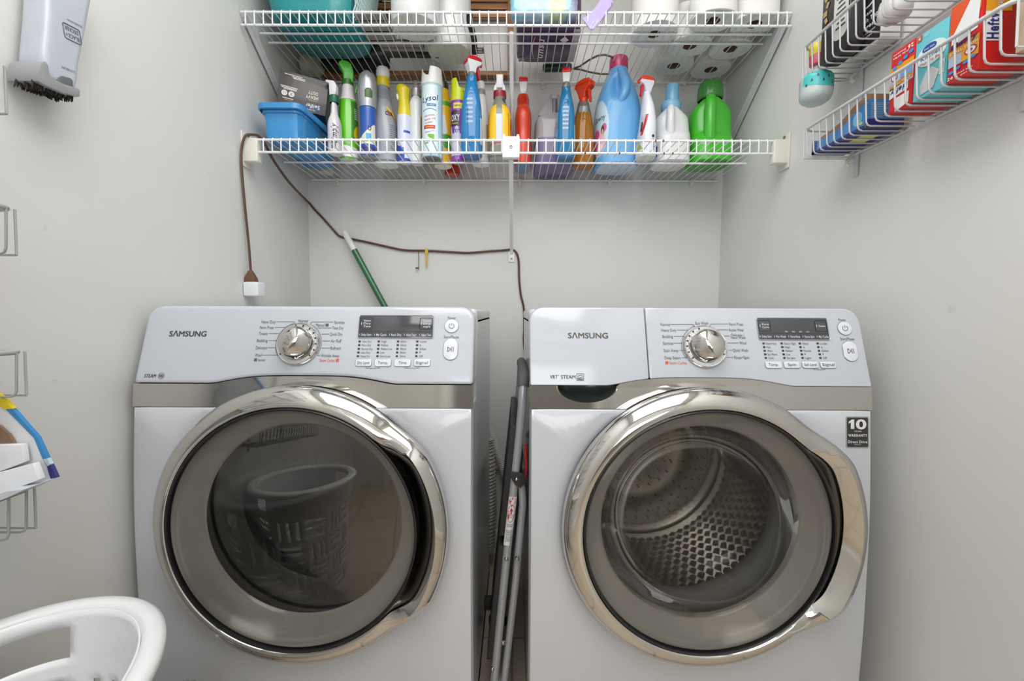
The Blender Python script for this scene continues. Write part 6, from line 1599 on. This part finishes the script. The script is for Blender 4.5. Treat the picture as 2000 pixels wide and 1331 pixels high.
def roll(name, label, x, y, z, r, h, hole, group, shape=2.0, rz=0.0):
    t = thing(name, label, 'paper roll', (x, y, z), rz, group)
    N = 48; lo = Loft([(0, r * .985, r * .985, shape), (.003, r, r, shape), (h - .003, r, r, shape), (h, r * .985, r * .985, shape)], N)
    inn = lambda zz, k=1.0: [Vector((hole * k * cos(2 * PI * i / N), hole * k * sin(2 * PI * i / N), zz)) for i in range(N)]
    out = lambda zz: [lo.pt(zz, 2 * PI * i / N) for i in range(N)]
    b = MB(); b.rings([inn(.001), out(0), out(.003), out(h - .003), out(h), inn(h - .001)]); b.build('paper', PAPER, t, angle=45)
    b = MB(); b.rings([inn(.0008), inn(h - .0008)]); b.rings([inn(.0008, .93), inn(h - .0008, .93)]); b.rings([inn(.0008), inn(.0008, .93)]); b.build('cardboard_core', mat((128, 104, 84), .8), t)
    return t


cA = up(1277, 68); roll('paper_towel_roll', 'tall white paper towel roll standing apart on the upper shelf', cA.x, cA.y, DU, .071, .28, .019, None)
rolls = [('B', 1393, 40, 'toilet paper roll in the front row, with purple print on its wrap'), ('C', 1475, 46, 'toilet paper roll in the front row, next to the wall'), ('D', 1349, 88, 'toilet paper roll in the middle row, on the side of the towel roll'),
         ('E', 1428, 95, 'toilet paper roll in the middle row, beside the wall'), ('F', 1318, 126, 'toilet paper roll in the back row, above the white-headed red trigger'), ('G', 1389, 136, 'toilet paper roll in the back row, above the dark green cap')]
pos = {}
for k, px, py, lab in rolls:
    c = up(px, py); pos[k] = c
ys = {'B': 1.352, 'C': 1.366, 'D': 1.474, 'E': 1.490, 'F': 1.588, 'G': 1.612}
xs2 = {'B': pos['B'].x, 'C': pos['C'].x, 'D': pos['D'].x, 'E': pos['E'].x, 'F': pos['F'].x, 'G': pos['G'].x}
for k, px, py, lab in rolls:
    t = roll('toilet_paper_roll', lab, xs2[k], ys[k], DU, .0575, .105, .0195, 'toilet paper rolls on the upper shelf', 2.6 if k in 'DFG' else 2.3)
    t.scale = (1.12, 1.0, 1.0)
    if k in 'BC':
        lo = Loft([(0, .0578, .0578, 2.1), (.105, .0578, .0578, 2.1)], 48); b = MB()
        if k == 'B':
            lo.patch(b, .045, .10, A_ - .75, A_ - .1, 0, off=.0012, shape=lambda u, v: v > -.8 + 1.2 * (u + 1) / 2); lo.patch(b, .03, .105, A_ + .75, A_ + 1.25, 1, off=.0012, shape=lambda u, v: abs(u) < (v + 1) / 2)
            b.build('wrap_print', [M((96, 60, 150), .35), M((30, 90, 60), .35)], t)
c = up(1500, -2, DU + .110)
t = roll('jumbo_paper_roll', 'extra large paper roll on top of the smaller rolls, against the wall', .7944 - .082, 1.385, DU + .110, .079, .12, .024, None)

# ---------------------------------------------------------------- contents of the baskets on the wall by the washer
XF = 0.700
ZL1 = 1.342 + .0022; ZL2 = 1.530 + .0022


def yx(px, py, x=XF): return at(px, py, x=x)


def carton(name, label, y0, y1, z0, z1, m, x0=XF, x1=.778, cat='box'):
    t = thing(name, label, cat, ((x0 + x1) / 2, (y0 + y1) / 2, z0))
    b = MB(); b.box(((x0 + x1) / 2, (y0 + y1) / 2, (z0 + z1) / 2), (x1 - x0, y1 - y0, z1 - z0)); part_of(t, b, 'carton', m, bevel=.0012)
    return t


def face(y0, y1, z0, z1, x=XF):
    """Drawing on the side that faces the room: u 0..1 across as seen, v 0..1 up."""
    return lambda u, v, e=.0006: Vector((x - e, y1 + (y0 - y1) * u, z0 + (z1 - z0) * v))


def fpoly(b, F, pts, m, e=.0006): b.add([F(u, v, e) for u, v in pts], [tuple(range(len(pts)))], m)


def frect(b, F, u0, v0, u1, v1, m, e=.0006): fpoly(b, F, [(u0, v0), (u1, v0), (u1, v1), (u0, v1)], m, e)


def fell(b, F, u, v, ru, rv, m, e=.0008): fpoly(b, F, [(u + ru * cos(2 * PI * i / 24), v + rv * sin(2 * PI * i / 24)) for i in range(24)], m, e)


def ftext(b, F, s, u, v, wu, hv, m, bold=.01, shear=0, flip=False, e=.0011):
    g = -1 if flip else 1
    write(b, s, lambda x, y: F(u + g * x, v + g * y, e), wu, hv, m, bold, shear)


# trash bag box standing on its head
pa, pb = yx(1742, 106), yx(1791, 71)
y1, y0 = pa.y, pb.y + .001; z1 = (pa.z + pb.z) / 2
t = carton('trash_bag_box', 'red and orange trash bag box standing upside down in the lower basket', y0, y1, ZL1, z1, M((196, 30, 30), .35))
F = face(y0, y1, ZL1, z1); b = MB()
frect(b, F, .02, .02, .98, .40, 4); frect(b, F, .02, .40, .98, .62, 3, .0008); frect(b, F, .02, .62, .98, .74, 1, .0008)
fpoly(b, F, [(.02, .24), (.80, .28), (.80, .42), (.02, .40)], 2, .0010); fpoly(b, F, [(.02, .38), (.95, .43), (.95, .52), (.02, .46)], 1, .0010)
ftext(b, F, 'Hefty', .42, .33, .70, .085, 5, .03, .2, True, .0014); ftext(b, F, 'SMALL TRASH', .48, .445, .80, .040, 2, .02, 0, True, .0014)
fell(b, F, .20, .57, .14, .065, 6, .0012); fell(b, F, .20, .57, .10, .048, 2, .0014); frect(b, F, .45, .50, .95, .62, 7, .0012)
fpoly(b, F, [(.30, .0), (.85, .06), (.85, .23), (.30, .22)], 2, .0009)
for u, v in ((.20, .715), (.42, .755), (.64, .795), (.86, .835)): fell(b, F, u, v, .09, .030, 8, .0014)
ftext(b, F, '26', .82, .92, .22, .060, 2, .03, 0, True); ftext(b, F, '13 Gal. Tall Bags', .42, .875, .62, .030, 2, .02, 0, True); ftext(b, F, 'Drawstring', .36, .925, .5, .026, 2, .02, 0, True)
part_of(t, b, 'carton_print', [M((196, 30, 30), .35), M((222, 150, 30), .4), M((232, 232, 232), .4), M((180, 200, 226), .4), M((190, 40, 36), .4), M((40, 50, 120), .4), M((170, 60, 80), .4), M((120, 160, 210), .4), M((60, 140, 214), .4)], smooth=False)
# pale teal bag box
pc, pd = yx(1790.5, 72), yx(1857, 32)
y1, y0 = pc.y, pd.y + .0012; z1 = (pc.z + pd.z) / 2
t = carton('trash_bag_box', 'pale teal kitchen bag box between the two red boxes in the lower basket', y0, y1, ZL1, z1, M((104, 190, 200), .35))
F = face(y0, y1, ZL1, z1); b = MB()
fell(b, F, .52, .62, .46, .17, 1, .0008); fell(b, F, .46, .72, .22, .060, 2, .0012); fpoly(b, F, [(.04, .90), (.20, .91), (.20, .99), (.04, .98)], 3, .001)
fpoly(b, F, [(.25, .05), (.65, .08), (.80, .30), (.60, .40), (.40, .38), (.22, .20)], 4, .0010); frect(b, F, .80, .22, .95, .42, 1, .0012)
for k in range(7): frect(b, F, .82, .24 + .023 * k, .93, .25 + .023 * k, 6, .0014)
ftext(b, F, '4', .12, .945, .07, .05, 1, .02); ftext(b, F, '40', .34, .945, .16, .05, 7, .0); ftext(b, F, 'Great Value', .46, .72, .32, .030, 1, .01, 0, False, .0015); ftext(b, F, 'Kitchen', .52, .60, .62, .062, 2, .01, 0, False, .0013); ftext(b, F, 'Flap Tie Bags', .54, .52, .70, .040, 3, .01, 0, False, .0013)
part_of(t, b, 'carton_print', [M((104, 190, 200), .35), M((214, 228, 230), .4), M((40, 80, 150), .4), M((196, 90, 40), .4), M((196, 198, 200), .4), M((104, 190, 200), .4), M((50, 60, 70), .5), M((180, 222, 228), .4)], smooth=False)
# second red box
pe, pf = yx(1858, 20), yx(1917, -10)
y1, y0 = pd.y - .0012, yx(1916.5, 60).y; z1 = yx(1895, -8).z
t = carton('trash_bag_box', 'tall red and orange trash bag box next to the brown paper bag', y0, y1, ZL1, z1, M((200, 32, 30), .35), XF, .772)
F_ = face(y0, y1, ZL1, z1); b = MB()
F = lambda u, v, e=.0006: F_(u, v * .76 if v < .74 else .5624 + (v - .74) * .4376 / .26, e)
fpoly(b, F, [(0, .74), (.98, .86), (.98, 1), (0, 1)], 0); fpoly(b, F, [(.08, .64), (.90, .70), (.95, .98), (.70, 1.0), (.10, .76)], 2, .0008); fpoly(b, F, [(.30, .62), (.70, .66), (.70, .78), (.30, .72)], 4, .001)
fpoly(b, F, [(0, .42), (.98, .48), (.98, .60), (0, .54)], 1, .0008); frect(b, F, .02, .26, .98, .44, 3, .0009); fpoly(b, F, [(.45, .26), (.98, .26), (.98, .50), (.45, .44)], 1, .0010)
ftext(b, F, 'Hefty', .50, .60, .86, .085, 5, .03, .2, False, .0014); ftext(b, F, 'SMALL TRASH', .50, .49, .88, .042, 2, .02, 0, False, .0014)
fell(b, F, .74, .385, .20, .070, 6, .0013); fell(b, F, .74, .385, .15, .052, 2, .0015); fell(b, F, .74, .385, .07, .026, 6, .0017)
for u, v in ((.14, .165), (.36, .195), (.60, .225), (.84, .255)): fell(b, F, u, v, .085, .026, 8, .0014)
ftext(b, F, '26', .12, .075, .2, .05, 2, .02); ftext(b, F, 'small bags', .58, .10, .5, .03, 2, .01); ftext(b, F, '4 gal.', .5, .05, .4, .022, 2, .01)
e_ = lambda u, v, e=.0006: Vector((XF + (.772 - XF) * u, y0 - e, ZL1 + (z1 - ZL1) * v))
fpoly(b, e_, [(.06, .34), (.40, .34), (.40, .70), (.06, .70)], 2, .0006); write(b, 'Hefty', lambda x, y: e_(.23 - y / (.772 - XF), .52 + x / (z1 - ZL1), .001), (z1 - ZL1) * .32, .017, 5, .03)
fpoly(b, e_, [(.06, .70), (.6, .70), (.6, .98), (.06, .98)], 1, .0006); write(b, 'SMALL TO', lambda x, y: e_(.35 - y / (.772 - XF), .84 + x / (z1 - ZL1), .001), (z1 - ZL1) * .24, .009, 2, .01)
part_of(t, b, 'carton_print', [M((216, 80, 30), .35), M((224, 156, 34), .4), M((228, 228, 230), .4), M((170, 190, 216), .4), M((190, 192, 196), .4), M((40, 50, 120), .4), M((170, 60, 80), .4), M((120, 160, 210), .4), M((60, 140, 214), .4)], smooth=False)
# brown paper bag with a white label, at the near end
KR = mat((196, 176, 154), .75, var=.06, bump=.1)
t = carton('paper_bag', 'tan paper bag with a white printed label at the end of the lower basket', .634, .648, ZL1, 1.62, KR, .712, .786, 'bag')
b = MB(); e_ = lambda u, v, e=.0006: Vector((.712 + .074 * u, .634 - e, ZL1 + (1.62 - ZL1) * v))
fpoly(b, e_, [(.56, .18), (1, .18), (1, 1), (.56, 1)], 0)
for k in range(24): fpoly(b, e_, [(.62, .28 + .03 * k), (.90 - .1 * (k % 3 == 2), .28 + .03 * k), (.90 - .1 * (k % 3 == 2), .287 + .03 * k), (.62, .287 + .03 * k)], 1, .001)
part_of(t, b, 'label', [M((224, 224, 220), .5), M((70, 70, 74), .6)], smooth=False)
# opened blue carton at the far end
zc0, zc1 = ZL1, at(1690, 196, x=XF).z
y0, y1 = at(1690, 240, x=XF).y, 1.052
BLC = M((70, 130, 186), .35); BROWNC = M((140, 108, 82), .7)
t = thing('opened_carton', 'blue carton with a torn open top at the far end of the lower basket', 'box', (.74, (y0 + y1) / 2, ZL1))
W1 = .774
b = MB()
for c_, d_ in ((((XF + .0008), (y0 + y1) / 2, zc0 + .012), (.0016, y1 - y0, .024)), (((W1), (y0 + y1) / 2, (zc0 + zc1) / 2), (.0016, y1 - y0, zc1 - zc0)), (((XF + W1) / 2, y1, (zc0 + zc1) / 2 - .02), (W1 - XF, .0016, zc1 - zc0 - .04)), (((XF + W1) / 2, y0, (zc0 + zc1) / 2 - .004), (W1 - XF, .0016, zc1 - zc0 - .008)), (((XF + W1) / 2, (y0 + y1) / 2, zc0 + .0008), (W1 - XF, y1 - y0, .0016))): b.box(c_, d_)
part_of(t, b, 'carton', M((150, 122, 98), .7))
F = face(y0, y1, zc0, zc1); b = MB()
b.box(((XF + W1) / 2, (y0 + y1) / 2, zc0 - .0003), (W1 - XF, y1 - y0, .0005), 1)
b.box(((XF + .04), y1 - .10, zc0 - .0006), (.035, .05, .0005), 4)
b.prism([(0, 0), (1, 0), (1, .95), (.86, .78), (.62, .52), (.36, .44), (.14, .46), (0, .62)], lambda u, v, q: F(u, v, q), .0004, .0014, 0)
frect(b, F, 0, 0, .10, .5, 1, .0016); frect(b, F, 0, 0, 1, .10, 1, .0016)
for k in range(7):
    for u0, u1 in ((.02, .09), (.14, .26), (.36, .50), (.62, .74)):
        frect(b, F, u0, .14 + .055 * k, u1 - .02 * (k % 2), .152 + .055 * k, 2, .0019)
fell(b, F, .88, .45, .08, .25, 3, .0018); fell(b, F, .94, .22, .03, .06, 4, .002)
e_ = lambda u, v, e=.0012: Vector((XF + (W1 - XF) * u, y0 - e, zc0 + (zc1 - zc0) * v))
fpoly(b, e_, [(0, 0), (1, 0), (1, .98), (0, .98)], 0, .0030); fpoly(b, e_, [(0, 0), (1, 0), (1, .30), (0, .30)], 1, .0034)
for k in range(9): fpoly(b, e_, [(.1, .36 + .06 * k), (.42 + .1 * (k % 3), .36 + .06 * k), (.42 + .1 * (k % 3), .374 + .06 * k), (.1, .374 + .06 * k)], 2, .0034); fpoly(b, e_, [(.6, .40 + .06 * k), (.92, .40 + .06 * k), (.92, .414 + .06 * k), (.6, .414 + .06 * k)], 2, .0034)
part_of(t, b, 'carton_print', [M((64, 128, 186), .35), M((44, 50, 116), .35), M((176, 214, 236), .45), M((120, 180, 214), .4), M((200, 206, 110), .4)], smooth=False)
b = MB(); b.prism([(.14, .44), (.36, .42), (.62, .50), (.86, .76), (1.0, .93), (1.0, 1.14), (.80, 1.05), (.58, .74), (.34, .60), (.14, .56)], lambda u, v, q: F(u, v, q), -.001, -.0002, 0); b.box(((XF + W1) / 2, y0 + .002, zc1 + .004), (W1 - XF, .0016, .016)); part_of(t, b, 'torn_flap', BROWNC)
b = MB(); b.prism([(.05, .62), (.55, 1.02), (.90, 1.22), (.92, 1.26), (.50, 1.08), (.0, .70)], lambda u, v, q: F(u, v, q), -.050, -.0485, 0); part_of(t, b, 'lid_flap', BLC)

# upper basket
BLACKP = M((40, 38, 38), .3)
y1, y0 = at(1604, 60, x=.703).y, at(1658, 60, x=.703).y
t = thing('black_package', 'rounded black package with a white text panel, at the far end of the upper basket', 'package', (.73, (y0 + y1) / 2, ZL2))
b = MB(); b.prism(rrect(y0, ZL2, y1, 1.80, .022, 5), lambda u, v, q: Vector((.703 + q, u, v)), 0, .032); part_of(t, b, 'package_body', BLACKP, bevel=.004, seg=3)
b = MB(); b.prism(rrect(y0 + .004, ZL2 + .035, y0 + .046, 1.78, .016, 5), lambda u, v, q: Vector((.7025 - q, u, v)), 0, .0006, 0)
for k in range(16): b.box((.7014, y0 + .024, ZL2 + .06 + .0105 * k), (.0004, .028 - .006 * (k % 3), .0035), 1)
for k in range(9): b.box((.7016, y1 - .016 + .004 * sin(k * 2.1), ZL2 + .10 + .016 * k), (.0004, .008 + .004 * (k % 2), .012), 2, Matrix.Rotation(.4 * (k % 3 - 1), 3, 'X'))
part_of(t, b, 'package_print', [M((206, 206, 204), .5), M((70, 70, 70), .6), M((176, 150, 100), .5)], smooth=False)
y1, y0 = at(1664, 60, x=.745).y, at(1722, 40, x=.745).y
t = thing('black_cleaner_pack', 'black and white cooktop cleaner pack lettered on its front, in the upper basket', 'package', (.73, (y0 + y1) / 2, ZL2 + .05))
zq = ZL2 + .002
b = MB(); b.prism(rrect(y0, zq, y1, 1.83, .006, 4), lambda u, v, q: Vector((.7455 + q, u, v)), 0, .040); part_of(t, b, 'package_body', M((222, 222, 222), .35), bevel=.003)
F = face(y0 + .002, y1 - .004, zq + .004, 1.826, .745); b = MB(); frect(b, F, 0, 0, 1, 1, 0)
H_t = 1.822 - zq
for s, v, w__, hh_ in (('Cleans', .235, .60, .026), ('Smooth Top', .188, .84, .030), ('Ranges', .140, .58, .028), ('Glass & Ceramic', .095, .7, .014), ('Cooktops', .07, .5, .014)): ftext(b, F, s, .48, v, w__, hh_, 1, .02)
fell(b, F, .52, .36, .34, .085, 1, .001); fell(b, F, .52, .36, .29, .072, 0, .0012); ftext(b, F, 'CREAM', .52, .36, .40, .03, 1, .02, 0, False, .0015)
for v in (.62, .66, .70): ftext(b, F, 'Cleaner', .5, v, .5, .022, 1, .01)
part_of(t, b, 'package_print', [M((44, 42, 44), .35), M((226, 226, 226), .5)], smooth=False)
t = thing('plastic_bag', 'crumpled white plastic bag under the cooktop cleaner pack', 'bag', (.725, .872, ZL2))
random.seed(5); b = MB(); rs = []
for j, (z, k) in enumerate(((0, .55), (.004, .85), (.014, 1), (.028, 1), (.038, .9), (.0415, .5))):
    rs.append([Vector((.026 * k * cos(a) * (1 + random.uniform(-.06, .02)), .030 * k * sin(a) * (1 + random.uniform(-.10, .05)), z)) for a in (2 * PI * i / 36 for i in range(36))])
b.rings(rs, cap0=True, cap1=True); b.build('bag_folds', mat((226, 226, 226), .4, bump=.8, scale=35), t, angle=80)
y1, y0 = at(1730, 40, x=.715).y, at(1744, 40, x=.715).y
t = thing('cleaner_bottle', 'slim white bottle with a blue and yellow label in the upper basket', 'bottle', (.735, .775, ZL2))
b = MB(); lo = Loft([(0, .018, .020, 3), (.004, .021, .022, 3), (.15, .021, .022, 3), (.19, .012, .012, 2)], 32); lo.mesh(b); b.build('bottle_body', WP, t)
b = MB(); lo.patch(b, .035, .14, PI - .9, PI + 1.5, 0); lo.patch(b, .06, .12, PI - .5, PI + .6, 1, off=.0009); b.build('label', [M((40, 50, 120), .4), M((226, 206, 50), .4)], t)
b = MB(); b.lathe([(.013, 0), (.014, .004), (.013, .026), (.0005, .027)], 24, 0, (0, 0, .188), cap1=True); b.build('cap', WP, t)
y1, y0 = at(1790, 20, x=.72).y, at(1850, 5, x=.72).y
t = thing('striped_box', 'black and white striped box lying in the upper basket', 'box', (.745, .675, ZL2))
b = MB(); b.box((.745, .675, ZL2 + .022), (.075, .09, .044)); part_of(t, b, 'carton', M((214, 214, 214), .4), bevel=.002)
b = MB()
for k in range(4): b.box((.707, .64 + .024 * k, ZL2 + .022), (.0008, .011, .042)); b.box((.745, .64 + .024 * k, ZL2 - .0002), (.074, .011, .0006))
part_of(t, b, 'carton_print', M((38, 38, 46), .4), smooth=False)
# frosted jar hanging below the corner
jy = 1.075; jc = at(1597, 178, y=jy)
jx = .7165
t = thing('frosted_jar', 'frosted jar with a teal patterned band, hanging under the corner of the upper basket', 'jar', (jx, jy, 1.46))
jt = at(1597, 147, y=jy).z - 1.46; jb = at(1597, 213, y=jy).z
jb += .010; t.location.z = jb; jh = at(1597, 146, y=jy).z - jb; jr = (at(1630, 180, y=jy).x - at(1563, 180, y=jy).x) / 2 * .84
FROST = mat((206, 222, 222), .35, coat=.3, trans=.25)
lo = Loft([(0, jr * .4, jr * .4, 2), (.002, jr * .62, jr * .62, 2), (.009, jr * .88, jr * .88, 2), (.022, jr, jr, 2), (jh * .80, jr, jr, 2), (jh * .93, jr * .88, jr * .88, 2), (jh, jr * .62, jr * .62, 2)], 48)
b = MB(); lo.mesh(b, step=.004); b.build('jar_body', FROST, t, angle=70)
b = MB(); lo.patch(b, jh * .34, jh * .93, PI + .15, PI + 2.35, 0, shape=lambda u, v: v > -.75 + .5 * (u < .1) * abs(u - .1)); lo.patch(b, jh * .40, jh * .93, PI + 2.55, PI + 3.3, 0)
for k in range(9):
    a = PI + .4 + .33 * k; z = jh * (.50 + .30 * ((k * 7) % 5) / 5)
    if 2.3 < a - PI < 2.6: continue
    lo.patch(b, z, z + .0075, a - .07, a + .07, 1, off=.0010, nu=8, nz=8, shape=lambda u, v: abs(u) < (1 - v) / 2)
b.build('patterned_band', [M((66, 188, 184), .35), M((44, 52, 110), .4)], t)
b = MB(); b.lathe([(jr * .60, 0), (jr * .60, .006), (.008, .010), (.008, .020)], 24, 0, (0, 0, jh - .001)); b.build('neck', FROST, t)
b = MB(); b.lathe([(.008, .0), (.016, .004), (.017, .026), (.016, .030), (.0005, .031)], 24, 0, (0, 0, jh + .018), cap1=True); b.lathe([(.0172, .024), (.018, .028), (.017, .050), (.0005, .052)], 24, 1, (0, 0, jh + .018), cap1=True); b.build('cap', [M((206, 86, 110), .4), M((226, 206, 60), .4)], t)

# ---------------------------------------------------------------- opened carton in the low basket on the other wall
PY = .594
t = thing('opened_carton', 'opened white-lined carton with a blue and yellow edge, resting on the low wire basket', 'box', tuple(at(40, 950, y=PY)))


def slab(pts, y, th, m, nm, bev=0.0):
    b_ = MB(); b_.prism(pts, lambda a, q, e: at(a, q, y=y) + Vector((0, e, 0)), 0, th); return part_of(t, b_, nm, m, bevel=bev)


WC = M((222, 224, 228), .5)
slab([(-120, 690), (10, 797), (66, 856), (98, 934), (76, 938), (0, 968), (-120, 1010)], PY, .003, WC, 'back_panel')
slab([(18, 796), (24, 799), (73, 855), (92, 896), (84, 898), (66, 856), (8, 797)], PY - .001, .005, M((52, 130, 190), .4), 'blue_edge')
slab([(92, 896), (98, 908), (94, 912), (84, 898)], PY - .001, .005, M((190, 206, 214), .4), 'pale_edge')
slab([(98, 908), (110, 934), (99, 937), (92, 912)], PY - .001, .005, M((52, 50, 120), .4), 'dark_blue_edge')
slab([(-120, 675), (8, 782), (24, 799), (8, 800), (-120, 705)], PY - .0015, .006, M((222, 196, 30), .4), 'yellow_edge')
slab([(-120, 760), (0, 834), (18, 850), (29, 869), (-120, 874)], PY - .004, .003, M((128, 100, 80), .7), 'brown_liner')
slab([(-120, 872), (42, 869), (47, 904), (-120, 968)], PY - .012, .008, WC, 'inner_packet', .0015)
slab([(-120, 955), (64, 906), (76, 938), (0, 967), (-120, 1008)], PY - .022, .009, M((226, 228, 232), .5), 'inner_packet', .0015)
b_ = MB(); b_.prism([(-120, 1006), (0, 966), (76, 938), (110, 934), (76, 950), (0, 978), (-120, 1020)], lambda a, q, e: at(a, q, y=PY) + Vector((0, -e, 0)), 0, .040); part_of(t, b_, 'bottom_panel', M((196, 200, 208), .5))

# clear bag slumped at the foot of the dryer
t = thing('clear_plastic_bag', 'crumpled clear plastic bag standing between the hamper and the dryer', 'bag', (-.615, .765, 0))
random.seed(11); b = MB(); rs = []
for j in range(15):
    z = .001 + .272 * j / 14; k = .8 + .2 * sin(j * .9) * .5 - (.45 if j == 14 else 0)
    rs.append([Vector((.046 * k * cos(a) * (1 + random.uniform(-.12, .12)), .045 * k * sin(a) * (1 + random.uniform(-.12, .12)), z)) for a in (2 * PI * i / 28 for i in range(28))])
b.rings(rs, cap0=True, cap1=True); b.build('film', glass('clear_film', (.88, .89, .90), boost=1.6, haze=(.7, .72, .75), hazef=.35), t, angle=80)
